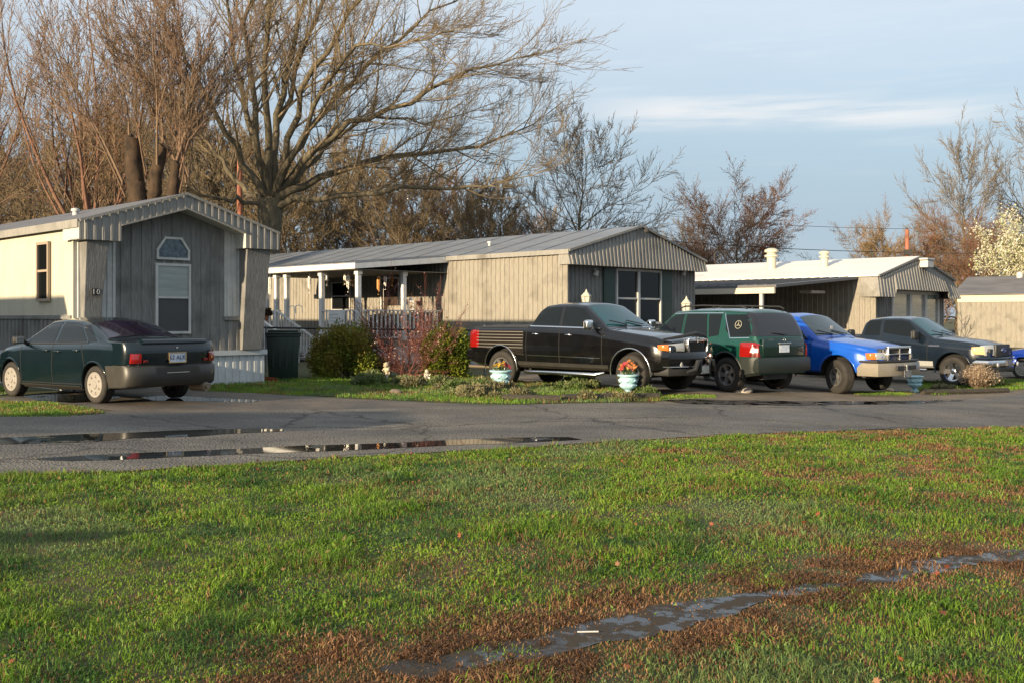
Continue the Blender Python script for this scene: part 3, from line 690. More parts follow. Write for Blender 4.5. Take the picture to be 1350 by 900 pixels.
    mb = MB(); mb.box(xo+.04, -.03, pu-.2, pe+.2, zpe-.02, zpe-.005); mb.build('porch_ceiling', mat('porch_ceiling_paint', (.16,.15,.13), .8), h)
    def cp(px, yy=None):   # run along the porch front for a pixel column
        t = (px-675)/F; X0 = ox-.698*pr; Y0 = oy-.717*pr; return (t*Y0-X0)/(-.717-t*.698)
    ypost = [pu+.06, cp(421), cp(375), cp(366)+.2, cp(348.5)]
    def post(x, y):
        m = MB(); m.box(x-.07, x+.07, y-.07, y+.07, zd, zpe-.02); m.box(x-.095, x+.095, y-.095, y+.095, zd+.001, zd+.14); m.box(x-.095, x+.095, y-.095, y+.095, zpe-.16, zpe-.021)
        m.build('porch_post', m_porchwhite, h, bevel=.008)
    for y in ypost: post(-pr+.09, y)
    post(-pr*.47, pu+.06)
    def rail(a, b, zt0, zt1, zb0, zb1, name='railing'):
        m = MB(); a = Vector((*a, 0)); b = Vector((*b, 0)); n = max(2, int((b-a).length/.16))
        m.bar((a.x,a.y,zt0),(b.x,b.y,zt1),.09,.045); m.bar((a.x,a.y,zb0),(b.x,b.y,zb1),.05,.05)
        for i in range(1, n):
            t = i/n; q = a.lerp(b, t); m.bar((q.x,q.y,zb0+(zb1-zb0)*t+.02),(q.x,q.y,zt0+(zt1-zt0)*t-.015),.045,.045)
        m.build(name, m_porchwhite, h)
    zr_ = zd+.94
    rail((-pr+.09, pu+.13), (-pr+.09, cp(423)), zr_, zr_, zd+.1, zd+.1)
    rail((-pr+.16, pu+.06), (-.08, pu+.06), zr_, zr_, zd+.1, zd+.1)
    rail((-pr+.09, cp(366)), (-pr+.09, cp(349)), zr_, zr_, zd+.1, zd+.1)
    # steps running down beside the porch towards the front of the home
    ya, yb = cp(368), cp(432)
    for xx in (-pr-.12, -pr-1.15):
        rail((xx, ya), (xx, yb), zr_+.02, .62, zd+.12, -.18, 'stair_rail')
        m = MB(); m.box(xx-.05, xx+.05, yb-.06, yb+.04, -.1, .80); m.build('newel_post', m_porchwhite, h); m = MB(); m.box(xx-.05, xx+.05, ya-.05, ya+.05, -.1, zr_+.06); m.build('newel_post', m_porchwhite, h)
    m = MB()
    for i in range(5):
        t = (i+.5)/5; y = ya+(yb-ya)*t; zt = zd-.02-(zd-.06)*t; m.box(-pr-1.09, -pr-.18, y-abs(yb-ya)/10, y+abs(yb-ya)/10, zt-.05, zt)
    m.build('steps', m_deck, h)
    m = MB(); m.box(-pr-1.2, -pr-.0, ya+.06, ya+1.2, zd-.14, zd); m.build('landing', m_deck, h)
    rail((-pr-1.15, ya+.1), (-pr-1.15, ya+1.15), zr_, zr_, zd+.1, zd+.1)
    # door and window in the porch wall
    t = (516-675)/F; yd = (t*oy-ox)/(-.717-t*.698)
    m = MB(); m.box(-.075,-.026,yd-.45,yd+.45,zd,zd+2.05); d = m.build('door', mat('brown_door', (.045,.028,.020), .4), h)
    m = MB(); m.box(-.092,-.028,yd-.52,yd-.452,zd,zd+2.12); m.box(-.092,-.028,yd+.452,yd+.52,zd,zd+2.12); m.box(-.09,-.028,yd-.45,yd+.45,zd+2.052,zd+2.12); m.build('door_frame', m_porchwhite, d)
    m = MB(); m.lathe([(0,0),(.03,.01),(.03,.05),(0,.06)],10,M=Matrix.Translation((-.076,yd-.36,zd+1.0)) @ Matrix.Rotation(R(-90),4,'Y')); m.build('door_handle', mat('brass', (.5,.38,.16), .3, 1), d, smooth=40)
    t = (452-675)/F; yw = (t*oy-ox)/(-.717-t*.698)
    window(h, (-.03,0), (0,1), (-1,0), yw-.5, yw+.6, zd+1.0, zd+2.0, (m_glass, m_glass), .05, split=zd+1.5)
    m = MB(); m.lathe([(.05,0),(.05,.10),(.08,.10),(.08,.15),(.02,.17)], 12, M=Matrix.Translation((1.6,4.9,rt(1.6)+.03))); m.build('roof_vent', m_whitetrim, h, smooth=40)
    # world position helper for things on the porch
    def wp(x, y, z): c, s = math.cos(TH), math.sin(TH); return Vector((ox+x*c-y*s, oy+x*s+y*c, g+z))
    return wp, pr, pu, cp, zd, zpe, zr_
H2 = home_two()

# ---- white roofed home with carport (right)
def home_three():
    Y0 = 39.5; ox, oy, g = (1155-675)/F*Y0, Y0, -.36
    Wd, L = 7.45, 17.0
    h = empty('mobile_home', (ox, oy, g), TH)
    tag(h, 'grey ribbed mobile home with a bright white roof and a side carport', 'mobile home')
    zw = lambda py, Y: 1.5-(py-HZ)/F*Y-g
    z_top = zw(363.5, Y0); z_b = zw(391.4, Y0); z_ridge = zw(339.5, Y0+2.67); xr = Wd/2; z0 = .6; rec = .35
    sl = (z_ridge-z_top)/xr; rt = lambda x: z_ridge-sl*abs(x-xr)
    mb = MB(); ribs(mb, 0, L, 0, -1, L, z0, z_top-.02, .22, .024, (-1,0), frac=.6); mb.build('side_wall', m_greysid2, h)
    mb = MB(); mb.box(0, Wd, L-.1, L, 0, z_top-.1); mb.box(Wd-.06, Wd, rec+.01, L-.1, 0, z_top-.1); mb.build('back_wall', m_greysid, h)
    mb = MB(); ribs(mb, 0, rec, 1, 0, Wd, z0, z_b+.5, .22, .024, frac=.55); mb.build('front_wall', m_greysid, h)
    mb = MB(); ribs(mb, 0, rec, 1, 0, Wd, -.2, z0-.01, .17, .016, off=.01); ribs(mb, 0, L, 0, -1, L, -.2, z0-.01, .17, .016, (-1,0), off=.01); mb.build('skirting', m_skirt, h)
    # mansard gable: flared foot; higher over the windows
    mb = MB(); k = 30; cols = []
    for i in range(k):
        for s, d in ((0,0),(.5,0),(.6,1),(.92,1)): cols.append((-.0+(i+s)*Wd/k, d))
    cols.append((Wd, 0)); vs = []; fs = []
    foot = lambda x: z_b if (x < 1.25 or x > Wd-1.25) else z_b+.30
    for x, d in cols:
        f = (x-Wd/2)/(Wd/2); vs += [(x+f*.30, -.30-d*.028, foot(x)), (x, -.06-d*.028, rt(x))]
    for i in range(len(cols)-1): fs.append((2*i,2*i+2,2*i+3,2*i+1))
    mb.add(vs, fs)
    for sx_, xx in ((-1, 0), (1, Wd)):
        mb.add([(xx+sx_*.30,-.30,z_b),(xx,-.06,z_top),(xx,.75,z_top),(xx+sx_*.0,.75,z_b)], [(0,1,2,3)])
    mb.add([(-.3,-.30,z_b),(1.25,-.30,z_b),(1.25,rec,z_b),(0,rec,z_b)], [(0,1,2,3)]); mb.add([(Wd+.3,-.30,z_b),(Wd-1.25,-.30,z_b),(Wd-1.25,rec,z_b),(Wd,rec,z_b)], [(0,1,2,3)])
    mb.add([(1.25,-.30,z_b+.3),(Wd-1.25,-.30,z_b+.3),(Wd-1.25,rec,z_b+.3),(1.25,rec,z_b+.3)], [(0,1,2,3)])
    mb.build('gable_panel', m_fascia, h)
    gable_roof(h, Wd, L, z_top, z_ridge, .12, .14, m_roofwhite, .05, 40, xr=xr)
    mb = MB(); mb.bar((-.1,-.17,z_top-.01),(xr,-.17,z_ridge+.02),.03,.07); mb.bar((xr,-.17,z_ridge+.02),(Wd+.1,-.17,z_top-.01),.03,.07); mb.build('roof_edge', m_fascia, h)
    def sx(px):
        t = (px-675)/F; return (t*(oy+.698*rec)-(ox-.717*rec))/(.698-t*.717)
    xs = [sx(p) for p in (1174,1197.5,1217.5,1234.5)]
    wb = 1.0
    window(h, (0,rec-.022), (1,0), (0,-1), xs[0], xs[3], wb, z_b+.22, (m_glass2,), .13, mull=xs[1:3], depth=.09)
    # roof vents and lamp
    for px, py, s in ((1018, 356, 1.25), (1087, 352, .95)):
        # point on near slope
        best = None
        for v in np.arange(2, L, .1):
            for x in (xr*.55,):
                wx, wy = ox+.698*x-.717*v, oy+.717*x+.698*v; q = 675+wx/wy*F
                if best is None or abs(q-px) < best[0]: best = (abs(q-px), x, v)
        _, x, v = best; m = MB()
        m.lathe([(.16*s,-.1),(.16*s,.42*s),(.24*s,.44*s),(.24*s,.50*s),(.16*s,.52*s),(.16*s,.58*s),(.24*s,.60*s),(.24*s,.68*s),(.12*s,.74*s),(0,.75*s)], 18, M=Matrix.Translation((x, v, rt(x)+.02))); m.build('roof_vent', m_white, h, smooth=30)
    m = MB(); m.box(xr+.0, xr+.62, -.48, -.10, z_ridge-.42, z_ridge-.12); m.box(xr-.12, xr+.66, -.52, -.06, z_ridge-.118, z_ridge-.04); m.build('security_lamp', m_whitetrim, h, bevel=.02)
    m = MB(); m.lathe([(.22,0),(.24,.35),(.20,.42),(0,.46)], 16, M=Matrix.Translation((Wd-.7, 3.2, rt(Wd-.7)+.1))); m.build('roof_vent', m_whitetrim, h, smooth=40)
    # carport
    pr, ya, ye = 6.3, .7, 15.5; zc0 = zw(366, 40.5); zc1 = 2.98
    zc0 = z_top-.02
    def cz(x): return zc0+(zc1-zc0)*(-x/pr)
    m = MB(); vs = []
    for y in (ya, ye): vs += [(0,y,cz(0)),( -pr,y,cz(-pr)),(-pr,y,cz(-pr)-.10),(0,y,cz(0)-.10)]
    m.add(vs, [(0,1,2,3),(4,7,6,5),(0,4,5,1),(1,5,6,2),(2,6,7,3)])
    for y in np.arange(ya+.4, ye, .4): m.bar((0,y,cz(0)+.012),(-pr,y,cz(-pr)+.012),.04,.03)
    m.build('carport_roof', mat('carport_dark', (.10,.10,.105), .6), h)
    m = MB(); m.box(-pr-.04, -pr+.06, ya+.05, ye, zc1-.30, zc1-.102); m.build('carport_beam', mat('carport_beam', (.50,.45,.36), .7), h)
    for y in (ya+.6, ya+5.0, ya+9.4, ye-.6):
        m = MB(); m.box(-pr+.0, -pr+.12, y-.06, y+.06, -.15, zc1-.30); m.build('carport_post', m_whitetrim, h, bevel=.01)
    # dark store wall closing the carport's back
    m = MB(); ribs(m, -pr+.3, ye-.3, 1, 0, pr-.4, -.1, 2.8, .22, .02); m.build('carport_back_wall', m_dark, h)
    m = MB(); m.box(-1.9,-.8,ya+1.0,ya+1.5,zc1-.20,zc1-.10); m.build('carport_bracket', m_whitetrim, h)
home_three()

# ---- beige home at the right edge, long side to us
def home_four():
    Y0 = 66.0; ox, oy, g = (1262-675)/F*Y0, Y0, -.36; L = 24.0; Wd = 5.2
    # its side runs from the left end towards us on the right: local y axis reversed
    ex, ey = ox+.717*L, oy-.698*L
    h = empty('mobile_home', (ex, ey, g), TH)
    tag(h, 'cream and beige mobile home under a dark roof at the picture\'s right edge', 'mobile home')
    zt = 1.5+30.5/F*Y0-g; zr_ = 1.5+52/F*(Y0+1.5)-g; zm = 1.5+19.5/F*Y0-g
    m = MB(); ribs(m, 0, L, 0, -1, L, -.1, zm, .30, .02, (-1,0), frac=.8); m.build('side_wall', m_greysid2, h)
    m = MB(); m.box(-.03, .05, -.0, L, zm, zt); m.build('upper_side_wall', m_white, h)
    m = MB(); m.box(.06, Wd, L-.1, L, 0, zt-.05); m.box(Wd-.1, Wd, .1, L-.1, 0, zt-.05); m.box(.06, Wd, 0, .1, 0, zt-.05); m.build('end_wall', m_greysid2, h)
    gable_roof(h, Wd, L, zt, zr_, .2, .2, m_roofgrey, .06, 40)
    window(h, (-.03,0), (0,1), (-1,0), 3.0, 4.4, 1.0, 2.0, (m_glass, m_glass), .06, split=1.5)
    m = MB(); m.lathe([(.2,0),(.2,.5),(.1,.6),(0,.61)], 14, M=Matrix.Translation((2.4, 21, zr_-.3))); m.build('roof_vent', m_whitetrim, h, smooth=40)
home_four()

# ---- unseen home, carport and fence added left of the frame to cast shadows
def added_shade_home():
    h = empty('mobile_home', (-16.7, 10.5, 0), TH)
    tag(h, 'plain grey mobile home added unseen on the left to shade the near home', 'mobile home')
    m = MB(); m.box(0, 4.2, 0, 16, 0, 3.15); m.build('wall', m_greysid, h)
    gable_roof(h, 4.2, 16, 3.16, 3.9, .15, .3, m_roofgrey, .05, 40)
    m = MB(); m.add([(0,0,3.14),(4.2,0,3.14),(2.1,0,3.89)], [(0,1,2)]); m.build('gable', m_greysid, h)
added_shade_home()
def carport_shadow():  # unseen carport, added only to shade a band of the road
    a = Vector((-24.2, .75, 0)); d = Vector((.96, .28, 0)); L = 14.2; n = Vector((-.28, .96, 0))
    h = empty('carport', a, math.atan2(d.y, d.x)); tag(h, 'open flat carport added unseen on the left to cast the road shadow band', 'carport')
    m = MB(); m.box(0, L, -.75, 1.0, 2.58, 2.86); m.build('carport_roof', m_roofgrey, h)
    for x in (1, 5, 9.2):
        m = MB(); m.box(x-.05, x+.05, -.05, .05, 0, 2.58); m.build('carport_post', m_whitetrim, h)
carport_shadow()

def added_rail_fence():  # unseen fence, added for the thin shadow streak on the lawn
    h = empty('added_rail_fence', (-12.0, 1.75, 0), math.atan2(.16, .987)); tag(h, 'low wooden rail fence added unseen on the left to cast the lawn shadow streak', 'fence')
    for z in (1.16, .55): m = MB(); m.box(0, 5.9, -.02, .02, z-.05, z+.05); m.build('rail', m_deck, h)
    for x in (.6, 2.7, 4.7): m = MB(); m.box(x-.05, x+.05, .021, .12, 0, 1.2); m.build('post', m_deck, h)
added_rail_fence()
# ------------------------------------------------------------------ vehicles
def paint(name, c, c2=None, rough=.25, metal=.3):
    return mat(name, c, rough, metal, c2=c2 or tuple(v*.8 for v in c), scale=3, coat=.7, spec=.3)
m_rubber = mat('tyre_rubber', (.016,.015,.014), .85, c2=(.032,.028,.023), scale=6)
m_alloy = mat('alloy', (.55,.55,.56), .28, .9)
m_hubcap = mat('hubcap', (.33,.31,.28), .45, .3)
m_chrome = mat('chrome', (.70,.70,.70), .20, 1)
m_black = mat('black_plastic', (.018,.018,.018), .55)
m_well = mat('wheel_well', (.010,.010,.010), .95)
m_cglass = mat('car_glass', (.006,.008,.009), .03, spec=.32)
m_wsglass = mat('windshield_glass', (.008,.060,.072), .03, spec=.5)
m_red = mat('tail_red', (.20,.006,.005), .15, coat=.6)
m_amber = mat('amber_lens', (.50,.15,.03), .15, coat=.6)
m_lens = mat('clear_lens', (.42,.42,.40), .10, .3, coat=.6)
m_plate = mat('plate_white', (.62,.64,.66), .4, c2=(.40,.48,.60), scale=9)
m_seam = mat('panel_gap', (.006,.006,.006), .8)

def smoothcurve(pts, win):
    xs = [p[0] for p in pts]; zs = [p[1] for p in pts]
    def f(x):
        n = 9; s = 0
        for k in range(n): s += float(np.interp(x+(k/(n-1)-.5)*win, xs, zs))
        return s/n
    return f

class Car:
    def __init__(s, sp, m_paint):
        s.sp = sp; top = smoothcurve(sp['top'], sp.get('win', .07)); belt = smoothcurve(sp['belt'], .25); sill = smoothcurve(sp['sill'], .2); hw = smoothcurve(sp['hw'], .16)
        s.top, s.belt, s.hw = top, belt, hw
        x0, x1 = sp['top'][0][0], sp['top'][-1][0]
        n = int((x1-x0)/.03); xs = sorted(set([x0+(x1-x0)*i/n for i in range(n+1)])); s.xs = xs
        tum = sp.get('tum', .22); cr = sp.get('crown', .04); NS = 6; NA = 6; NC = 5
        rings = []
        for x in xs:
            w, b, t, z0 = hw(x), belt(x), top(x), sill(x); t = max(t, b+.015); h = t-b
            pts = [(0, z0), (w*.55, z0), (w-.10, z0+.0), (w-.035, z0+.05)]
            for q in (.18,.36,.54,.72,.88):
                pts.append((w-.03*abs(q-.55)**2*4-.004, z0+.05+(b-z0-.10)*q))
            pts.append((w-.022, b-.03)); pts.append((w-.045, b))
            wi = w-.055; wt = wi-tum*h; r = min(sp.get('rr', .13), h*.5)
            for i in range(1, NS): q = i/NS; pts.append((wi+(wt+tum*r-wi)*q, b+(t-r-b)*q))
            for i in range(NA+1):
                a = (i/NA)*math.pi/2; pts.append((wt+tum*r*(1-i/NA)-r*(1-math.cos(a)), t-cr-r+r*math.sin(a)+ (cr*0)))
            yl, zl = pts[-1]
            for i in range(1, NC+1): q = i/NC; pts.append((yl*(1-q), zl+(t-zl)*(1-(1-q)**2)))
            rings.append(pts)
        m = len(rings[0]); vs = []; 
        for x, pts in zip(xs, rings):
            for y, z in pts: vs.append((x, y, z))
            for y, z in pts[-2:0:-1]: vs.append((x, -y, z))
        M_ = 2*m-2; fs = []
        for i in range(len(xs)-1):
            for k in range(M_): k2 = (k+1) % M_; fs.append((i*M_+k, i*M_+k2, (i+1)*M_+k2, (i+1)*M_+k))
        fs.append(tuple(range(M_))[::-1]); fs.append(tuple(range((len(xs)-1)*M_, len(xs)*M_)))
        me = bpy.data.meshes.new('b'); me.from_pydata(vs, [], fs)
        bm = bmesh.new(); bm.from_mesh(me); bmesh.ops.recalc_face_normals(bm, faces=bm.faces)
        # subdivide caps towards a bulged centre
        bm.to_mesh(me); bm.free()
        o = bpy.data.objects.new('b', me); COL.objects.link(o); cut = []
        for ax in (sp['fx'], sp['rx']):
            for sg in (-1, 1):
                c = MB(); w = hw(ax); y0, y1 = (w-.27, w+.25) if sg > 0 else (-w-.25, -w+.27)
                c.lathe([(sp['wr'],0),(sp['wr'],y1-y0)], 40, M=Matrix.Translation((ax, y1, sp['r']+sp.get('wz', .03))) @ Matrix.Rotation(R(90),4,'X'))
                co_ = c.build('c', m_well); cut.append(co_)
                md = o.modifiers.new('w', 'BOOLEAN'); md.operation = 'DIFFERENCE'; md.object = co_; md.solver = 'EXACT'
        bpy.context.view_layer.update()
        nm = bpy.data.meshes.new_from_object(o.evaluated_get(bpy.context.evaluated_depsgraph_get()))
        bpy.data.objects.remove(o)
        for c in cut: bpy.data.objects.remove(c)
        nm.materials.clear(); nm.materials.append(m_paint); nm.materials.append(m_well)
        for p in nm.polygons:
            c = p.center; mi = 0
            for ax in (sp['fx'], sp['rx']):
                d = math.hypot(c.x-ax, c.z-sp['r']-sp.get('wz', .03))
                if d < sp['wr']+.012 and abs(c.y) > hw(ax)-.285 and abs(c.y) < hw(ax)-.012 and not (abs(p.normal.y) > .3 and abs(c.y) > hw(ax)-.2): mi = 1
                if d < sp['wr']-.01: mi = 1
            p.material_index = mi
        nm.polygons.foreach_set('use_smooth', [True]*len(nm.polygons)); nm.set_sharp_from_angle(angle=R(38))
        nm.name = 'body'; s.mesh = nm
        s.cen = np.array([p.center[:] for p in nm.polygons]); s.nor = np.array([p.normal[:] for p in nm.polygons]); s.mi = np.array([p.material_index for p in nm.polygons])
        s.root = None; s.sc = sp.get('scale', 1)
    def start(s, name, label, cat, group=None):
        s.root = empty(name, (0,0,0)); tag(s.root, label, cat, group); s.body = link('body', s.mesh, s.root); return s.root
    def patch(s, name, plane, poly, m, side=0, off=.004, thick=.015, parent=None, nmin=.25, normal=None, build=True):
        """clip the body skin to a convex polygon seen along one axis. plane 'xz' (side=+1/-1), 'yz' (side=+1 front/-1 back), 'xy' top"""
        ia, ib, ic = {'xz': (0,2,1), 'yz': (1,2,0), 'xy': (0,1,2)}[plane]
        poly = [Vector(p) for p in poly]; ar = sum(poly[i].x*poly[(i+1)%len(poly)].y-poly[(i+1)%len(poly)].x*poly[i].y for i in range(len(poly)))
        if ar < 0: poly = poly[::-1]
        a0, a1 = min(p.x for p in poly)-.12, max(p.x for p in poly)+.12; b0, b1 = min(p.y for p in poly)-.12, max(p.y for p in poly)+.12
        C, Nn = s.cen, s.nor
        k = (C[:,ia] > a0) & (C[:,ia] < a1) & (C[:,ib] > b0) & (C[:,ib] < b1) & (s.mi == 0)
        sg = side or 1
        k &= (Nn[:,ic]*sg > nmin)
        if plane == 'xz': k &= (C[:,1]*sg > 0)
        if normal is not None: k &= (Nn @ np.array(normal) > .3)
        if plane != 'xz' and plane == 'yz': k &= (C[:,0]*sg > .3)
        # end caps are large polygons: keep them when they overlap
        if plane == 'yz': k |= (np.abs(Nn[:,0]*sg-1) < .02) & (C[:,0]*sg > 1.5)
        idx = np.nonzero(k)[0]; me = s.mesh; vm = {}; bm = bmesh.new()
        for i in idx:
            f = []
            for v in me.polygons[int(i)].vertices:
                if v not in vm: vm[v] = bm.verts.new(me.vertices[v].co)
                f.append(vm[v])
            try: bm.faces.new(f)
            except ValueError: pass
        for i in range(len(poly)):
            a, b = poly[i], poly[(i+1) % len(poly)]; e = b-a; nn = Vector((e.y, -e.x))
            co_ = [0,0,0]; no = [0,0,0]; co_[ia], co_[ib] = a.x, a.y; no[ia], no[ib] = nn.x, nn.y
            bmesh.ops.bisect_plane(bm, geom=bm.verts[:]+bm.edges[:]+bm.faces[:], dist=1e-5, plane_co=co_, plane_no=no, clear_outer=True)
        if not bm.faces: bm.free(); return None
        bm.normal_update()
        d = [v.normal.copy() for v in bm.verts]
        for v, n in zip(bm.verts, d): v.co += n*off
        if thick:
            r_ = bmesh.ops.extrude_face_region(bm, geom=bm.faces[:]); 
            for e in r_['geom']:
                if isinstance(e, bmesh.types.BMVert): e.co += e.normal*0
            nv = [e for e in r_['geom'] if isinstance(e, bmesh.types.BMVert)]
            # the new copy is the outer skin; push the old one inward
            newset = set(nv)
            bm.normal_update()
            for v in bm.verts:
                if v not in newset: pass
            km = {}
            for v in nv: km[v] = v.normal.copy()
            for v in nv: v.co = v.co
            olds = [v for v in bm.verts if v not in newset]
            dn = dict(zip([tuple(round(c, 5) for c in v.co) for v in nv], [v for v in nv]))
            for v in olds:
                q = dn.get(tuple(round(c, 5) for c in v.co))
                if q is not None: v.co = v.co-nrm(q, newset)*thick
        me2 = bpy.data.meshes.new(name); bm.to_mesh(me2); bm.free(); me2.materials.append(m)
        me2.polygons.foreach_set('use_smooth', [True]*len(me2.polygons)); me2.set_sharp_from_angle(angle=R(35))
        return link(name, me2, parent or s.root)
    def sides(s, name, poly, m, **k):
        return [s.patch(name, 'xz', poly, m, side=sg, **k) for sg in (1, -1)]
    def seam(s, a, b, w=.015):
        """dark gap line on both sides between two (x,z) points"""
        a, b = Vector(a), Vector(b); d = (b-a).normalized(); n = Vector((-d.y, d.x))*w/2
        for sg in (1, -1): s.patch('panel_gap', 'xz', [a-n, b-n, b+n, a+n], m_seam, side=sg, off=.0015, thick=0)
    def line(s, a, b, w, m, name, off=.006):
        a, b = Vector(a), Vector(b); d = (b-a).normalized(); n = Vector((-d.y, d.x))*w/2
        for sg in (1, -1): s.patch(name, 'xz', [a-n, b-n, b+n, a+n], m, side=sg, off=off, thick=.006)
    def mirror(s, x, z, m, w=.20, h=.15, arm=.10, m2=None):
        for sg in (1, -1):
            y = (s.hw(x)-.03)*sg; q = MB(); q.bar((x, y-.04*sg, z-.02), (x-.02, y+arm*sg, z+.03), .05, .05)
            q.build('mirror_arm', m_black, s.root)
            bm = bmesh.new(); bmesh.ops.create_cube(bm, size=1); bmesh.ops.bevel(bm, geom=bm.edges[:], offset=.3, segments=4, affect='EDGES', profile=.6)
            for v in bm.verts: v.co = Vector((v.co.x*.12*(1 if v.co.x > 0 else .8), v.co.y*w, v.co.z*h))
            me = bpy.data.meshes.new('side_mirror'); bm.to_mesh(me); bm.free(); me.materials.append(m); me.polygons.foreach_set('use_smooth', [True]*len(me.polygons))
            o = link('side_mirror', me, s.root, (x-.02, y+(arm+w*.45)*sg, z+.05))
            g_ = MB(); g_.box(-.105/2-.012, -.105/2-.002, -w*.38, w*.38, -h*.36, h*.36); g_.build('mirror_glass', m_chrome, o, bevel=.003)
    def handle(s, x, z, m):
        for sg in (1, -1):
            y = (s.hw(x)-.012)*sg; q = MB(); q.tube([(x-.09,y,z),(x-.06,y+.028*sg,z+.004),(x+.05,y+.028*sg,z+.004),(x+.09,y,z)], [.010,.015,.015,.010], 8); q.build('door_handle', m, s.root, smooth=60)
    def arch(s, m, w=.028, a0=-18, a1=198, rr=None, name='wheel_arch_trim', proud=.012):
        sp = s.sp
        for ax in (sp['fx'], sp['rx']):
            for sg in (1, -1):
                q = MB(); pts = []
                for i in range(25):
                    a = R(a0+(a1-a0)*i/24); rr_ = (rr or sp['wr'])+w*.2; x = ax+rr_*math.cos(a); z = sp['r']+sp.get('wz',.03)+rr_*math.sin(a)
                    if z < sp['r']-.10: continue
                    bz = s.belt(x); z0 = .4; qf = min(1, max(0, (z-z0)/(bz-z0-.1))); y = (s.hw(x)-.03*abs(qf-.55)**2*4-.004+proud*.3)*sg; pts.append((x,y,z))
                q.tube(pts, w/2, 8); q.build(name, m, s.root, smooth=60)
    def wheels(s, style, m_rim, steer=0, tw=.235, m_face=None):
        sp = s.sp; r = sp['r']; rim = sp.get('rim', r*.64)
        proto = None
        for ax in (sp['fx'], sp['rx']):
            for sg in (1, -1):
                wheel = link('wheel', None, s.root, (ax, (s.hw(ax)-sp.get('inset',.03)-tw/2)*sg, r)); wheel.empty_display_size = .1
                wheel.rotation_euler = (0, 0, (0 if sg > 0 else math.pi)+(steer if ax == sp['fx'] else 0))
                if proto is None:
                    MX = Matrix.Rotation(R(-90), 4, 'X')   # lathe axis -> +y
                    q = MB(); h = tw/2
                    q.lathe([(rim,-h*.80),(rim+.02,-h*.95),(r*.90,-h),(r-.018,-h*.90),(r,-h*.72),(r,-.055),(r-.008,-.052),(r-.008,-.044),(r,-.041),(r,.041),(r-.008,.044),(r-.008,.052),(r,.055),(r,h*.72),(r-.018,h*.90),(r*.90,h),(rim+.02,h*.95),(rim,h*.80)], 48, M=MX, cap=False)
                    ty = q.build('tyre', m_rubber, wheel, smooth=50)
                    q = MB(); q.lathe([(rim-.004,-h*.8),(rim-.004,h*.80),(rim+.012,h*.90),(rim+.010,h*.97),(rim-.022,h*.93),(rim-.03,h*.6),(rim-.03,-h*.5)], 40, M=MX, cap=False)
                    q.lathe([(0,h*.02),(rim-.03,h*.02)], 40, mi=1, M=MX, cap=False)
                    if style == 'cap':
                        q.lathe([(rim-.02,h*.90),(rim-.05,h*.98),(rim-.09,h*.88),(rim*.35,h*.92),(rim*.30,h*1.06),(0,h*1.08)], 40, M=MX, cap=False)
                        for k in range(7):
                            a = 2*math.pi*k/7; q.box(0,0,0,0,0,0, 1) if False else None
                            c_, s__ = math.cos(a), math.sin(a); rc = rim*.72
                            q.lathe([(0,h*.965),(.021,h*.965),(.021,h*.80)], 10, mi=1, M=MX @ Matrix.Translation((c_*rc, s__*rc, 0)), cap=False)
                    else:
                        n, w0, w1, dbl = style
                        for k in range(n):
                            for dd in ((-.14,.14) if dbl else (0,)):
                                a = 2*math.pi*k/n; t0 = .045; 
                                Mr = MX @ Matrix.Rotation(a+dd, 4, 'Z')
                                ri, ro = .05, rim-.015
                                vs = [(ri,-w0,h*.62),(ro,-w1,h*.88),(ro,w1,h*.88),(ri,w0,h*.62),(ri,-w0*1.15,h*.25),(ro,-w1*1.15,h*.45),(ro,w1*1.15,h*.45),(ri,w0*1.15,h*.25)]
                                q.add([Mr @ Vector(v) for v in vs], [(0,1,2,3),(7,6,5,4),(0,4,5,1),(1,5,6,2),(2,6,7,3),(3,7,4,0)])
                        q.lathe([(.075,h*.3),(.075,h*.66),(.05,h*.74),(0,h*.75)], 24, M=MX, cap=False)
                        for k in range(5):
                            a = 2*math.pi*(k+.5)/5; q.lathe([(.010,h*.5),(.010,h*.72),(0,h*.72)], 8, mi=1, M=MX @ Matrix.Translation((.055*math.cos(a), .055*math.sin(a), 0)), cap=False)
                    ri_ = q.build('rim', [m_rim, m_black], wheel, smooth=35)
                    proto = (ty, ri_)
                else:
                    for p_ in proto: c = p_.copy(); COL.objects.link(c); c.parent = wheel
    def place(s, contact, heading, side=-1, axle='fx'):
        """put the wheel contact (axle, side) on a world ground point"""
        a = math.atan2(heading[1], heading[0]); sc = s.sc
        lx, ly = s.sp[axle]*sc, s.hw(s.sp[axle])*side*sc-.12*side
        c, n = math.cos(a), math.sin(a); x = contact[0]-(lx*c-ly*n); y = contact[1]-(lx*n+ly*c)
        s.root.location = (x, y, gz(contact[0])); s.root.rotation_euler = (0,0,a); s.root.scale = (sc,)*3
def nrm(v, newset):
    n = Vector((0,0,0))
    for f in v.link_faces:
        if all(q in newset for q in f.verts): n += f.normal*f.calc_area()
    return n.normalized() if n.length > 0 else v.normal
def obox(parent, name, x, y, z, dx, dy, dz, m, bevel=.01, smooth=0):
    q = MB(); q.box(x-dx/2, x+dx/2, y-dy/2, y+dy/2, z-dz/2, z+dz/2); return q.build(name, m, parent, bevel=bevel, smooth=smooth)
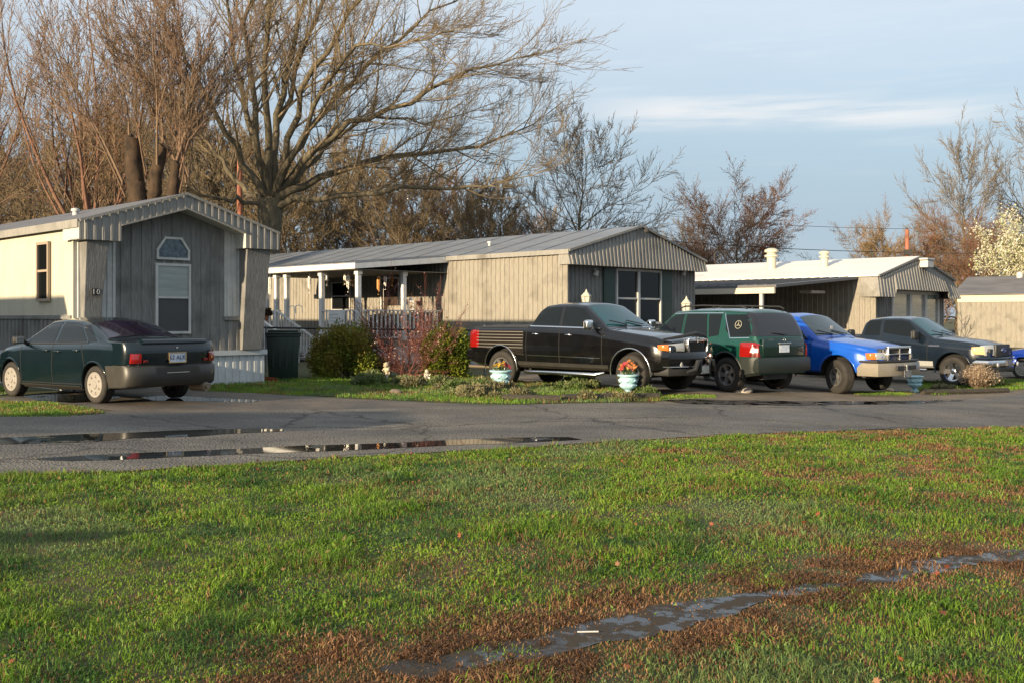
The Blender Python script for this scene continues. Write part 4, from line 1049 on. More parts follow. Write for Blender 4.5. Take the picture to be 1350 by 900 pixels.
def plate(car, x, z, front, txt, frame=True, m=None, y=0):
    s = 1 if front else -1
    pl = obox(car.root, 'licence_plate', x, y, z, .012, .31, .155, m or m_plate, .004)
    if frame:
        q = MB(); X = x+s*.009
        for a in ((-.165,.165,-.085,-.07),(-.165,.165,.07,.085)): q.box(X-.006,X+.006,y+a[0],y+a[1],z+a[2],z+a[3])
        for a in ((-.165,-.15),(.15,.165)): q.box(X-.0055,X+.0055,y+a[0],y+a[1],z-.07,z+.07)
        q.build('plate_frame', mat('gold_frame', (.55,.40,.20), .35, .7), pl)
    if txt:
        o = link('plate_text', text_mesh(txt, .10), pl, (x+s*.009, y, z)); o.rotation_euler = (R(90), 0, R(90)*s); o.data.materials.append(mat('plate_ink', (.02,.05,.16), .5))
    return pl

# ---------------- dark green sedan, seen from behind
def sedan(paint_m, label, group=None, tail='56 ALK', name='parked_sedan', tyres=True):
    sp = dict(top=[(-2.28,.80),(-2.25,.97),(-2.10,1.035),(-1.62,1.05),(-1.50,1.07),(-.85,1.33),(-.55,1.385),(-.10,1.40),(.30,1.375),(1.02,1.01),(1.10,.985),(1.7,.87),(2.02,.74),(2.12,.60)],
              belt=[(-2.28,.80),(-2.2,.93),(-1.3,.955),(.9,.90),(1.6,.82),(2.12,.58)], sill=[(-2.28,.34),(-2.0,.26),(-1.6,.22),(1.6,.20),(2.12,.26)],
              hw=[(-2.30,.60),(-2.26,.72),(-2.1,.80),(-1.6,.845),(0,.855),(1.3,.845),(1.8,.78),(2.05,.62),(2.14,.45)], fx=1.30, rx=-1.30, r=.305, wr=.365, wz=.0, tum=.46, rr=.075, crown=.045, win=.10, scale=1.0)
    c = Car(sp, paint_m); c.start(name, label, 'car', group)
    g = m_cglass
    c.sides('side_window', [(-.05,.965),(.86,.935),(.30,1.285),(.10,1.30),(-.05,1.305)], g)
    c.sides('side_window', [(-1.02,.985),(-.13,.968),(-.13,1.305),(-.50,1.295),(-.68,1.255)], g)
    c.sides('quarter_window', [(-1.30,1.005),(-1.08,.985),(-.74,1.245),(-.88,1.255)], g)
    c.line((-1.08,.975), (.9,.93), .018, m_black, 'window_trim', .008)
    for sg in (1,): 
        c.patch('windshield', 'xy', [(.38,-.52),(.98,-.68),(1.02,0),(.98,.68),(.38,.52)], m_wsglass, nmin=.2, off=.005)
        c.patch('rear_window', 'xy', [(-1.47,-.64),(-.84,-.50),(-.80,0),(-.84,.50),(-1.47,.64)], mat('rear_glass', (.012,.008,.014), .05, c2=(.018,.012,.03), scale=3, spec=.7), nmin=.2, off=.005)
    cl = mat('grey_cladding', (.026,.025,.022), .45, c2=(.034,.032,.028), scale=4)
    for sg in (1,-1):
        c.patch('rear_bumper', 'xz', [(-2.4,.28),(-1.70,.28),(-1.66,.62),(-2.4,.635)], cl, side=sg, off=.022, nmin=.12)
        c.patch('front_bumper', 'xz', [(2.3,.22),(1.70,.22),(1.66,.52),(2.3,.52)], cl, side=sg, off=.022, nmin=.12)
        c.patch('front_marker', 'xz', [(1.82,.40),(1.98,.40),(1.98,.45),(1.82,.45)], m_red, side=sg, off=.03)
        c.patch('tail_light', 'xz', [(-2.4,.66),(-2.12,.66),(-2.16,.83),(-2.4,.83)], m_red, side=sg, off=.008, nmin=.1)
        c.patch('headlight', 'xz', [(1.78,.60),(2.2,.56),(2.2,.70),(1.82,.74)], m_lens, side=sg, off=.008, nmin=.1)
    # rear face pieces as boxes hugging the tail
    q = MB(); q.lathe([(0,0)],3) if False else None
    q = MB(); N_ = 40; prof = []
    for i in range(N_+1):
        t_ = math.pi*(i/N_-.5); cs_, sn_ = math.cos(t_), math.sin(t_); x = -2.02-.335*abs(cs_)**.55; y = .862*math.copysign(abs(sn_)**.55, sn_)
        prof.append((x, y))
    def strip(zs, offx, m, name, y0=-.9, y1=.9, bev=0):
        q = MB(); pr = [(x, y) for x, y in prof if y0 <= y <= y1]; vs = []; K = len(zs)
        for x, y in pr:
            for z, ox in zs: vs.append((x+ox+offx, y, z))
        fs = [(i*K+k, i*K+k+1, (i+1)*K+k+1, (i+1)*K+k) for i in range(len(pr)-1) for k in range(K-1)]
        for x, y in pr:
            for z, ox in zs: vs.append((x+ox+offx+.12, y, z))
        q.add(vs, fs+[tuple(i*K+K-1 for i in range(len(pr)))+tuple(len(pr)*K+i*K+K-1 for i in range(len(pr)))[::-1]]+[tuple(i*K for i in range(len(pr)))[::-1]+tuple(len(pr)*K+i*K for i in range(len(pr)))]+[tuple(range(K))[::-1]+tuple(range(len(pr)*K,len(pr)*K+K)), tuple(range((len(pr)-1)*K,len(pr)*K))+tuple(range((2*len(pr)-1)*K,2*len(pr)*K))[::-1]])
        return q.build(name, m, c.root, smooth=50)
    strip([(.29,.05),(.33,0),(.46,-.02),(.60,-.015),(.635,.03)], 0, cl, 'rear_bumper')
    strip([(.645,.03),(.80,.0),(.93,.012),(.985,.045)], .015, paint_m, 'trunk_lid')
    strip([(.965,.03),(.985,-.01),(1.02,0),(1.045,.05)], .02, paint_m, 'trunk_spoiler', -.62, .62)
    for sg in (1,-1):
        strip([(.668,.0),(.70,-.012),(.80,-.012),(.825,.02)], .0, m_red, 'tail_light', *( (.63,.80) if sg > 0 else (-.80,-.63)))
        obox(c.root, 'reverse_light', -2.325, .57*sg, .70, .03, .08, .04, m_red, .006)
    strip([(.502,-.028),(.514,-.028)], .0, m_chrome, 'bumper_strip', -.30, .22)
    plate(c, -2.352, .745, False, tail)
    obox(c.root, 'trunk_lock', -2.34, 0, .90, .02, .03, .03, m_chrome, .004)
    q = MB(); q.tube([(-2.0,-.55,.24),(-2.38,-.55,.25)], [.075,.075], 14); q.tube([(-2.3,-.55,.25),(-2.44,-.55,.25)], [.035,.035], 12); q.build('exhaust', mat('exhaust_steel', (.22,.18,.14), .5, .7), c.root, smooth=50)
    c.seam((-.09,.30),(-.09,1.0)); c.seam((-1.05,.62),(-.92,.97)); c.seam((-1.05,.62),(-.93,.32)); c.seam((.90,.30),(.93,.90)); c.seam((-.93,.30),(.90,.28))
    c.line((-.92,.235),(.90,.225),.07,cl,'rocker_trim',.02)
    c.arch(paint_m, .035, -10, 190, proud=-.015)
    c.mirror(.80,.95,m_black,.19,.13,.05); c.handle(-.25,.82,paint_m); c.handle(-.20+1.0-.95,.83,paint_m) if False else None
    c.handle(-.95+.14,.845,paint_m); c.handle(.02,.83,paint_m) if False else None
    c.wheels('cap', m_hubcap, 0, .20)
    return c
dg = paint('dark_green_paint_car', (.003,.009,.013), (.004,.012,.016), .22, .1)
c1 = sedan(dg, 'dark green sedan with grey bumpers and beige hubcaps on the wet drive', tail='62 ALK')
c1.handle(.10,.83,dg)
c1.place(P(131,531), (-.81,.586), side=1, axle='rx')

# ---------------- pickups
def pickup(name, label, sp, pm, group=None):
    c = Car(sp, pm); c.start(name, label, 'pickup truck', group); return c
def bumper(c, prof_y, x, z0, z1, m, name, bulge=.10, t=.10, y0=None, y1=None, wrap=.35, round_=.02):
    """bar bowed across the nose; prof_y = half width; ends wrap rearwards by `wrap`"""
    s = 1 if x > 0 else -1; q = MB(); n = 16; path = []
    for i in range(n+1):
        u = -1+2*i/n; path.append((x-s*bulge*abs(u)**2.2, prof_y*u))
    path = [(path[0][0]-s*wrap, -prof_y-.015)]+path+[(path[-1][0]-s*wrap, prof_y+.015)]
    K = [(0,z0+round_*1.5),(round_*.5,z0+round_*.2),(t,z0),(t,z1),(round_*.5,z1-round_*.2),(0,z1-round_*1.5)]
    vs = []
    for i, (px_, py_) in enumerate(path):
        a = path[max(i-1,0)]; b = path[min(i+1,len(path)-1)]; d = Vector((b[0]-a[0], b[1]-a[1])).normalized(); nn = Vector((d.y, -d.x))*( 1 if s > 0 else -1)
        if nn.x*s < 0 and abs(nn.x) > .01: nn = -nn
        for dd, z in K: vs.append((px_-nn.x*dd, py_-nn.y*dd, z))
    k = len(K); fs = [(i*k+j, i*k+(j+1)%k, (i+1)*k+(j+1)%k, (i+1)*k+j) for i in range(len(path)-1) for j in range(k)]
    fs += [tuple(range(k))[::-1], tuple(range((len(path)-1)*k, len(path)*k))]
    q.add(vs, fs); return q.build(name, m, c.root, smooth=40)
def wipers(c, x, z, yy=(-.15,.45), L=.5, slope=.45):
    for y in yy:
        q = MB(); q.bar((x, y, z), (x-.10, y-L, z+.085), .018, .018); q.build('wiper', m_black, c.root)

# black crew cab
blk = paint('black_paint', (.003,.003,.0035), (.005,.005,.0055), .16, .0)
sp = dict(top=[(-2.74,1.10),(-2.72,1.31),(-2.64,1.345),(-.98,1.36),(-.93,1.40),(-.74,1.72),(-.60,1.83),(-.30,1.865),(.15,1.87),(.45,1.835),(1.12,1.375),(1.22,1.33),(2.25,1.20),(2.60,1.09),(2.66,.95)],
          belt=[(-2.74,1.20),(-2.5,1.28),(-1.2,1.28),(.9,1.25),(1.6,1.16),(2.3,1.05),(2.66,.90)], sill=[(-2.74,.52),(-2.5,.46),(2.3,.44),(2.66,.48)],
          hw=[(-2.76,.88),(-2.68,.95),(-2.4,.975),(0,.975),(1.6,.97),(2.3,.93),(2.56,.84),(2.68,.70)], fx=1.77, rx=-1.75, r=.395, wr=.475, wz=.04, tum=.30, crown=.045, scale=.985, rim=.245)
bt = pickup('pickup_truck', 'black crew cab pickup with chrome pinstripes on its bed and a chrome topped grille', sp, blk)
c = bt
c.sides('side_window', [(-.02,1.365),(.93,1.33),(.48,1.70),(.33,1.745),(-.02,1.755)], m_cglass)
c.sides('side_window', [(-.93,1.385),(-.12,1.365),(-.12,1.755),(-.55,1.74),(-.68,1.70)], m_cglass)
c.line((-.98,1.345), (1.0,1.305), .022, m_chrome, 'window_trim', .010)
c.line((-1.0,1.37), (-.70,1.77), .012, m_chrome, 'window_trim', .008)
c.patch('windshield', 'xy', [(.50,-.60),(1.12,-.76),(1.17,0),(1.12,.76),(.50,.60)], m_wsglass, nmin=.2, off=.006)
c.seam((-.985,.55),(-.985,1.38),.014); c.seam((-.05,.55),(-.05,1.75)); c.seam((1.08,.55),(1.08,1.30)); c.seam((-.98,.55),(1.08,.53))
wood = mat('bed_panelling', (.007,.005,.004), .35, c2=(.010,.007,.005), scale=6, coat=.3)
for sg in (1,-1): c.patch('bed_panel', 'xz', [(-2.50,.88),(-1.06,.70),(-1.06,1.24),(-2.50,1.24)], wood, side=sg, off=.004)
m_pin = mat('pinstripe_silver', (.20,.19,.17), .4)
for i in range(6):
    z = 1.215-i*.068; xa = -2.48; c.line((xa, z), (-1.07, z), .011, m_pin, 'bed_pinstripe', .012)
c.line((-.95,.72),(1.05,.70),.014,m_chrome,'side_moulding',.010); c.line((-1.28,.74),(-1.02,.735),.014,m_chrome,'side_moulding',.010)
lower = mat('dark_lower_paint', (.020,.019,.017), .35, c2=(.03,.028,.024), scale=3)
for sg in (1,-1):
    c.patch('lower_cladding', 'xz', [(-1.22,.40),(1.24,.38),(1.24,.56),(-1.22,.58)], lower, side=sg, off=.012, nmin=.05)
    c.patch('tail_light', 'xz', [(-2.8,.88),(-2.68,.88),(-2.695,1.22),(-2.8,1.22)], m_red, side=sg, off=.012, nmin=.05)
    c.patch('tail_light', 'yz', [(.80*sg,.86),(.97*sg,.86),(.97*sg,1.24),(.80*sg,1.24)], m_red, side=-1, off=.012, nmin=.05)
c.arch(m_chrome, .030, -8, 188); c.mirror(.90,1.33,m_chrome,.22,.20,.10); c.handle(-.72,1.17,m_chrome); c.handle(.20,1.16,m_chrome)
c.patch('bed_cover', 'xy', [(-2.62,-.80),(-1.05,-.80),(-1.05,.80),(-2.62,.80)], m_black, off=.012)
for sg in (1,-1):
    q = MB(); q.tube([(-1.05,.90*sg,.40),(-.95,1.02*sg,.36),(.95,1.02*sg,.36),(1.12,.92*sg,.40)], [.03,.045,.045,.03], 10); q.build('running_board', m_chrome, c.root, smooth=50)
# nose
q = MB(); q.box(2.30,2.655,-.80,.80,.70,.99); q.build('nose', blk, c.root, bevel=.04, smooth=40)
bumper(c, .86, 2.86, .56, .86, blk, 'front_bumper', .20, .22, wrap=.55, round_=.05)
bumper(c, .80, 2.82, .38, .55, m_black, 'lower_valance', .22, .12, wrap=.45, round_=.03)
bumper(c, .83, 2.875, .555, .57, m_chrome, 'bumper_strip', .20, .05, wrap=.5, round_=.003)
# grille: chrome frame with waterfall bars
def frame_yz(c, x, pts, w, m, name, t=.05):
    q = MB(); n = len(pts)
    for i in range(n):
        a, b = pts[i], pts[(i+1)%n]; q.bar((x,a[0],a[1]),(x,b[0],b[1]), w, t, up=(1,0,0))
    return q.build(name, m, c.root, bevel=.006, smooth=40)
gp = [(-.36,1.09),(-.10,1.10),(.0,1.125),(.10,1.10),(.36,1.09),(.37,1.02),(.33,.84),(.26,.80),(-.26,.80),(-.33,.84),(-.37,1.02)]
gf = frame_yz(c, 2.74, gp, .025, m_chrome, 'grille_frame', .10)
q = MB(); q.box(2.69,2.765,-.35,.35,1.045,1.10); q.build('grille_header', m_chrome, c.root, bevel=.015, smooth=40)
q = MB(); q.prism([(p[0],p[1]) for p in gp], Matrix(((0,0,1,2.66),(1,0,0,0),(0,1,0,0),(0,0,0,1))), .04); gi = q.build('grille_mesh', m_black, c.root)
q = MB()
for i in range(21): y = -.31+i*.031; q.box(2.70,2.73,y-.006,y+.006,.82,1.05)
q.build('grille_bars', mat('dark_chrome', (.10,.10,.10), .3, 1), gi)
q = MB(); q.box(2.765,2.79,-.018,.018,1.03,1.14); q.build('hood_ornament', m_chrome, c.root, bevel=.006)
for sg in (1,-1):
    y0, y1 = (.40,.80) if sg > 0 else (-.80,-.40)
    q = MB(); q.add([(2.70,y0,.85),(2.55 if sg > 0 else 2.70,y1,.85),(2.55 if sg > 0 else 2.70,y1,1.0),(2.70,y0,1.02)] if False else [(2.735,.40*sg,.86),(2.60,.80*sg,.88),(2.59,.80*sg,1.0),(2.72,.40*sg,1.03),(2.5,.40*sg,.86),(2.42,.80*sg,.88),(2.42,.80*sg,1.0),(2.5,.40*sg,1.03)], [(0,1,2,3),(4,7,6,5),(0,4,5,1),(1,5,6,2),(2,6,7,3),(3,7,4,0)]); hl = q.build('headlight', m_lens, c.root, bevel=.015, smooth=40)
    q = MB(); q.add([(2.615,.80*sg,.87),(2.53,.87*sg,.89),(2.52,.87*sg,.99),(2.605,.80*sg,1.005),(2.3,.78*sg,.87),(2.3,.88*sg,.89),(2.3,.88*sg,.99),(2.3,.78*sg,1.005)], [(0,1,2,3),(4,7,6,5),(0,4,5,1),(1,5,6,2),(2,6,7,3),(3,7,4,0)]); q.build('turn_signal', m_amber, c.root, bevel=.01, smooth=40)
    q = MB(); q.lathe([(0,.03),(.05,.025),(.06,0)],14,M=Matrix.Translation((2.80-.05,.56*sg,.62)) @ Matrix.Rotation(R(90),4,'Y')); q.build('fog_light', m_lens, c.root, smooth=50)
# bug deflector and push bar
q = MB(); q.tube([(2.48,-.80,1.10),(2.66,-.45,1.15),(2.74,0,1.21),(2.66,.45,1.15),(2.48,.80,1.10)], [.02,.035,.045,.035,.02], 8); q.build('bug_deflector', m_black, c.root, smooth=50)
for sg in (1,-1):
    q = MB(); q.tube([(2.86,.52*sg,.46),(2.93,.34*sg,.50),(2.95,.27*sg,.66),(2.93,.17*sg,.68),(2.93,.15*sg,.44)], [.03,.05,.055,.05,.03], 10); q.build('bumper_guard', m_black, c.root, smooth=50)
plate(c, 2.95, .50, True, None, False, mat('dealer_plate', (.42,.40,.34), .5, c2=(.2,.2,.2), scale=12))
bumper(c, .93, -2.88, .56, .82, blk, 'rear_bumper', .06, .22, wrap=.35, round_=.04)
q = MB(); q.tube([(-2.95,0,.42),(-3.18,0,.42)], .04, 8); q.build('tow_hitch', m_black, c.root)
q = MB(); q.tube([(-2.2,-.62,.40),(-2.75,-.66,.40),(-3.0,-.66,.40)], .04, 10); q.build('exhaust', mat('exhaust_steel', (.2,.2,.2), .5, .7), c.root, smooth=50)
q = MB(); q.box(-2.6,2.3,-.42,-.30,.34,.46); q.box(-2.6,2.3,.30,.42,.34,.46); q.box(-1.85,-1.65,-.7,.7,.32,.44); q.box(1.67,1.87,-.7,.7,.30,.42); q.build('chassis', m_black, c.root)
wipers(c, 1.14, 1.385); c.wheels((6,.035,.05,False), m_alloy, R(-6), .26)
c.place(P(834,518.5), (math.sin(R(48)),-math.cos(R(48))), side=-1)

# green SUV, seen from behind
grn = paint('green_paint', (.005,.050,.036), (.007,.06,.044), .22, .3)
sp = dict(top=[(-2.20,.90),(-2.17,1.15),(-2.10,1.40),(-1.95,1.68),(-1.80,1.755),(-1.2,1.785),(-.2,1.79),(.35,1.75),(1.02,1.20),(1.12,1.14),(1.9,1.03),(2.18,.90),(2.26,.70)],
          belt=[(-2.20,1.02),(-2.0,1.08),(.9,1.05),(1.6,.98),(2.26,.68)], sill=[(-2.20,.42),(-1.9,.36),(1.7,.34),(2.26,.36)],
          hw=[(-2.22,.76),(-2.12,.86),(-1.8,.905),(0,.915),(1.4,.90),(1.9,.84),(2.15,.70),(2.28,.5)], fx=1.41, rx=-1.41, r=.375, wr=.44, wz=.03, tum=.27, crown=.04, win=.09, scale=1.0, rim=.225)
sv = Car(sp, grn); sv.start('parked_suv', 'green sport utility vehicle with its tailgate towards the road, between the black and blue pickups', 'car'); c = sv
c.sides('side_window', [(-.02,1.14),(.86,1.10),(.42,1.55),(.25,1.635),(-.02,1.655)], m_cglass)
c.sides('side_window', [(-.82,1.155),(-.10,1.14),(-.10,1.655),(-.70,1.655)], m_cglass)
c.sides('quarter_window', [(-1.14,1.20),(-.87,1.16),(-.76,1.65),(-1.14,1.65)], m_cglass)
c.sides('cargo_window', [(-2.02,1.22),(-1.95,1.18),(-1.48,1.17),(-1.32,1.32),(-1.25,1.64),(-1.86,1.645)], m_cglass)
for a, b in (((-.82,1.13),(.95,1.08)), ((-.05,1.675),(.32,1.66)), ((-1.16,1.675),(-.05,1.675)), ((-1.22,1.67),(-1.48,1.15)), ((-1.48,1.145),(-1.98,1.16))): c.line(a, b, .016, m_chrome, 'window_trim', .008)
c.patch('windshield', 'xy', [(.42,-.58),(1.0,-.72),(1.04,0),(1.0,.72),(.42,.58)], m_wsglass, nmin=.2, off=.005)
tg = mat('tinted_tailgate_glass', (.012,.012,.016), .05, spec=.7)
c.patch('rear_window', 'yz', [(-.80,1.19),(.80,1.19),(.68,1.67),(-.68,1.67)], tg, side=-1, nmin=.2, off=.012, thick=.02)
sb = mat('suv_cladding', (.011,.016,.015), .45, c2=(.015,.02,.018), scale=3)
for sg in (1,-1):
    c.patch('rear_bumper', 'xz', [(-2.4,.36),(-1.90,.36),(-1.80,.74),(-2.4,.76)], sb, side=sg, off=.02, nmin=.05)
    c.patch('lower_cladding', 'xz', [(-1.0,.32),(1.0,.32),(1.0,.52),(-1.0,.52)], sb, side=sg, off=.015, nmin=.05)
    c.patch('tail_light', 'xz', [(-2.4,.77),(-2.02,.77),(-2.09,1.02),(-2.4,1.06)], m_red, side=sg, off=.010, nmin=.08)
    c.patch('tail_light_clear', 'xz', [(-2.4,.86),(-2.05,.86),(-2.07,.94),(-2.4,.94)], mat('pink_lens', (.72,.50,.45), .15, coat=.5), side=sg, off=.014, nmin=.08)
    c.patch('tail_light', 'yz', [(.72*sg,.77),(.92*sg,.77),(.90*sg,1.06),(.78*sg,1.06)], m_red, side=-1, off=.010, nmin=.08)
bumper(c, .84, -2.36, .44, .76, sb, 'rear_bumper', .10, .25, wrap=.35, round_=.05)
q = MB(); q.box(-2.235,-2.17,-.66,.66,.77,1.15); q.build('tailgate', mat('dark_tailgate', (.006,.022,.018), .25, .3, coat=.7), c.root, bevel=.03, smooth=40)
plate(c, -2.245, .93, False, None, False)
q = MB(); q.box(-2.27,-2.235,-.20,.20,1.03,1.055); q.build('tailgate_handle', m_chrome, c.root, bevel=.006)
def star_mark(parent, M, r, m, name='emblem'):
    q = MB(); pts = [(r*math.cos(2*math.pi*i/28), r*math.sin(2*math.pi*i/28)) for i in range(28)]
    q.tube([M @ Vector((a, b, 0)) for a, b in pts+[pts[0]]], r*.085, 6, cap=False)
    for k in range(3):
        a = R(90+120*k); d = Vector((math.cos(a), math.sin(a), 0)); n = Vector((-d.y, d.x, 0))*r*.16
        q.add([M @ (n+Vector((0,0,.002))), M @ (-n+Vector((0,0,.002))), M @ (d*r*.98+Vector((0,0,.002)))], [(0,1,2)])
        q.add([M @ (n-Vector((0,0,.002))), M @ (-n-Vector((0,0,.002))), M @ (d*r*.98-Vector((0,0,.002)))], [(0,2,1)])
    return q.build(name, m, parent)
star_mark(c.root, Matrix(((0,0,-1,-2.245),(-1,0,0,0),(0,1,0,1.115),(0,0,0,1))), .035, m_chrome)
ys = (c.hw(-1.68)-.055-.27*.33+.012); star_mark(c.root, Matrix.Translation((-1.66, ys, 1.43)) @ Matrix.Rotation(R(90+15),4,'X') @ Matrix.Rotation(R(180),4,'Y'), .085, mat('decal_grey', (.26,.26,.20), .5), 'window_decal')
o = link('model_badge', text_mesh('ML320', .055), c.root, (-2.24, .42, 1.115)); o.rotation_euler = (R(90),0,R(-90)); o.data.materials.append(m_chrome)
for sg in (1,-1):
    q = MB(); q.tube([(-1.75,.60*sg,1.765),(-1.62,.62*sg,1.815),(-.5,.63*sg,1.845),(.05,.61*sg,1.83),(.25,.60*sg,1.775)], .018, 8)
    for x in (-.85,): q.bar((x,.62*sg,1.78),(x,.63*sg,1.83),.06,.03)
    q.build('roof_rail', m_black, c.root, smooth=50)
q = MB(); q.tube([(-2.16,.30,1.26),(-2.20,-.15,1.225)], .010, 6); q.build('rear_wiper', m_black, c.root)
c.seam((-.06,.45),(-.06,1.66)); c.seam((.95,.45),(.95,1.05)); c.seam((-.88,.75),(-.84,1.15)); c.seam((-.86,.45),(.95,.45))
c.arch(sb, .045, -10, 190); c.mirror(.82,1.12,grn,.20,.15,.06); c.handle(-.72,.98,grn); c.handle(.12,.97,grn)
q = MB(); q.box(-2.0,2.0,-.4,.4,.28,.40); q.build('underbody', m_black, c.root)
c.wheels((5,.035,.055,False), m_alloy, 0, .25)
c.place(P(961,516.5), (-math.sin(R(36)),math.cos(R(36))), side=1, axle='rx')

# blue pickup
blu = paint('blue_paint', (.002,.070,.40), (.003,.085,.46), .32, .1)
sp = dict(top=[(-2.86,1.05),(-2.84,1.24),(-2.76,1.27),(-.80,1.28),(-.78,1.30),(-.66,1.66),(-.50,1.78),(-.20,1.82),(.25,1.82),(.50,1.78),(1.10,1.32),(1.18,1.27),(1.9,1.20),(2.45,1.10),(2.60,1.02),(2.64,.80)],
          belt=[(-2.86,1.1),(-2.6,1.18),(.9,1.16),(1.5,1.06),(2.2,.99),(2.64,.86)], sill=[(-2.86,.50),(-2.5,.46),(2.3,.46),(2.64,.50)],
          hw=[(-2.88,.90),(-2.78,.96),(-2.0,.98),(0,.965),(1.2,.95),(1.7,1.0),(2.2,.96),(2.45,.86),(2.62,.70),(2.66,.6)], fx=1.72, rx=-1.75, r=.385, wr=.465, wz=.04, tum=.30, crown=.05, scale=1.0, rim=.20)
rp = pickup('pickup_truck', 'bright blue pickup with a chrome cross grille and a beige front bumper', sp, blu); c = rp
c.sides('side_window', [(-.45,1.24),(.92,1.21),(.48,1.62),(.30,1.69),(-.45,1.69)], m_cglass)
c.patch('windshield', 'xy', [(.52,-.60),(1.08,-.76),(1.13,0),(1.08,.76),(.52,.60)], mat('ws_clear', (.014,.028,.030), .03, spec=.8), nmin=.2, off=.006)
c.patch('rear_window', 'yz', [(-.6,1.38),(.6,1.38),(.55,1.68),(-.55,1.68)], m_cglass, side=-1, nmin=.1, off=.006) if False else None
c.seam((-.60,.52),(-.60,1.25)); c.seam((1.02,.52),(1.02,1.2)); c.seam((-.60,.52),(1.02,.50)); c.seam((-.79,.52),(-.79,1.28),.02); c.line((-.6,.84),(1.0,.82),.03,m_black,'side_moulding',.010)
c.mirror(.86,1.25,m_black,.22,.24,.10); c.handle(-.35,1.02,m_black); c.arch(blu, .05, 10, 170, proud=-.02)
c.patch('bed_cover', 'xy', [(-2.74,-.82),(-.86,-.82),(-.86,.82),(-2.74,.82)], m_black, off=.008)
# nose
q = MB(); q.box(2.30,2.62,-.66,.66,.72,1.02); q.build('nose', m_black, c.root, bevel=.03)
gx = 2.685; q = MB()
for a, b, w_ in (((-.50,1.045),(.50,1.045),.055),((-.50,.755),(.50,.755),.035)): q.bar((gx,a[0],a[1]),(gx,b[0],b[1]),w_,.08,up=(1,0,0)) if False else q.box(gx-.06,gx+.03,a[0],b[0],a[1]-w_/2,a[1]+w_/2)
for y in (-.49,.49): q.box(gx-.06,gx+.028,y-.028,y+.028,.772,1.018)
gf = q.build('grille_frame', m_chrome, c.root, bevel=.008, smooth=40)
q = MB(); q.box(gx-.04,gx+.034,-.022,.022,.773,1.017); q.box(gx-.04,gx+.036,-.461,-.0221,.89,.915); q.box(gx-.04,gx+.036,.0221,.461,.89,.915); q.build('grille_cross', m_chrome, gf, bevel=.004)
q = MB()
for z in np.arange(.79,1.0,.022): q.box(gx-.05,gx-.012,-.46,.46,z-.004,z+.004)
q.box(gx-.08,gx-.05,-.46,.46,.77,1.02); q.build('grille_bars', m_black, gf)
for sg in (1,-1):
    def wedge(name, m, pts, parent=c.root):
        q = MB(); q.add(pts, [(0,1,2,3),(4,7,6,5),(0,4,5,1),(1,5,6,2),(2,6,7,3),(3,7,4,0)]); return q.build(name, m, parent, bevel=.012, smooth=40)
    wedge('headlight', m_lens, [(2.675,.53*sg,.79),(2.60,.80*sg,.79),(2.57,.80*sg,.94),(2.655,.53*sg,.95),(2.4,.53*sg,.79),(2.4,.78*sg,.79),(2.4,.78*sg,.94),(2.4,.53*sg,.95)])
    wedge('turn_signal', m_amber, [(2.60,.805*sg,.79),(2.51,.885*sg,.79),(2.49,.885*sg,.93),(2.57,.805*sg,.94),(2.35,.79*sg,.79),(2.3,.86*sg,.79),(2.3,.86*sg,.93),(2.35,.79*sg,.94)])
bg_ = mat('beige_bumper', (.24,.215,.17), .35, c2=(.20,.18,.145), scale=3)
bumper(c, .92, 2.84, .72, .775, m_black, 'bumper_top', .16, .25, wrap=.45, round_=.01)
bumper(c, .92, 2.86, .42, .72, bg_, 'front_bumper', .16, .20, wrap=.50, round_=.04)
for sg in (1,-1): q = MB(); q.box(2.84,2.885,min(.10*sg,.42*sg),max(.10*sg,.42*sg),.56,.65); q.build('bumper_slot', m_black, c.root, bevel=.01)
plate(c, 2.90, .47, True, None, False, mat('dark_plate', (.05,.055,.065), .5, c2=(.25,.25,.25), scale=20))
q = MB(); q.box(2.868,2.895,-.03,.03,.54,.67); q.build('bumper_strap', m_chrome, c.root, bevel=.005)
q = MB(); q.box(-2.6,2.3,-.42,-.30,.36,.48); q.box(-2.6,2.3,.30,.42,.36,.48); q.box(1.62,1.82,-.7,.7,.30,.42); q.box(-1.85,-1.65,-.7,.7,.32,.44); q.build('chassis', m_black, c.root)
bumper(c, .90, -2.98, .50, .72, m_chrome, 'rear_bumper', .04, .20, wrap=.2, round_=.03)
for sg in (1,-1): c.patch('tail_light', 'yz', [(.84*sg,.90),(.97*sg,.90),(.97*sg,1.2),(.84*sg,1.2)], m_red, side=-1, off=.01, nmin=.1)
wipers(c, 1.12, 1.325); c.wheels((6,.03,.04,False), mat('steel_rim', (.30,.29,.28), .4, .8), R(-22), .26)
q = MB(); q.box(.95,.955,.02,.12,1.42,1.52) ; q.build('windshield_sticker', m_whitetrim, c.root)
c.place(P(1106,518.5), (math.sin(R(41)),-math.cos(R(41))), side=-1)

# dark blue grey extended cab
dbl = paint('slate_blue_paint', (.004,.009,.017), (.006,.012,.021), .25, .1)
sp = dict(top=[(-2.88,1.10),(-2.86,1.30),(-2.78,1.33),(-.92,1.35),(-.90,1.38),(-.84,1.74),(-.70,1.84),(-.35,1.88),(.20,1.885),(.45,1.85),(1.16,1.38),(1.24,1.34),(2.2,1.24),(2.60,1.14),(2.68,1.05),(2.70,.85)],
          belt=[(-2.88,1.2),(-2.6,1.26),(.3,1.27),(.9,1.20),(1.5,1.14),(2.3,1.08),(2.70,.92)], sill=[(-2.88,.54),(-2.5,.50),(2.3,.48),(2.70,.52)],
          hw=[(-2.90,.94),(-2.78,.98),(0,.985),(1.6,1.0),(2.3,.97),(2.55,.88),(2.70,.74)], fx=1.80, rx=-1.75, r=.40, wr=.485, wz=.04, tum=.28, crown=.05, scale=1.0, rim=.25)
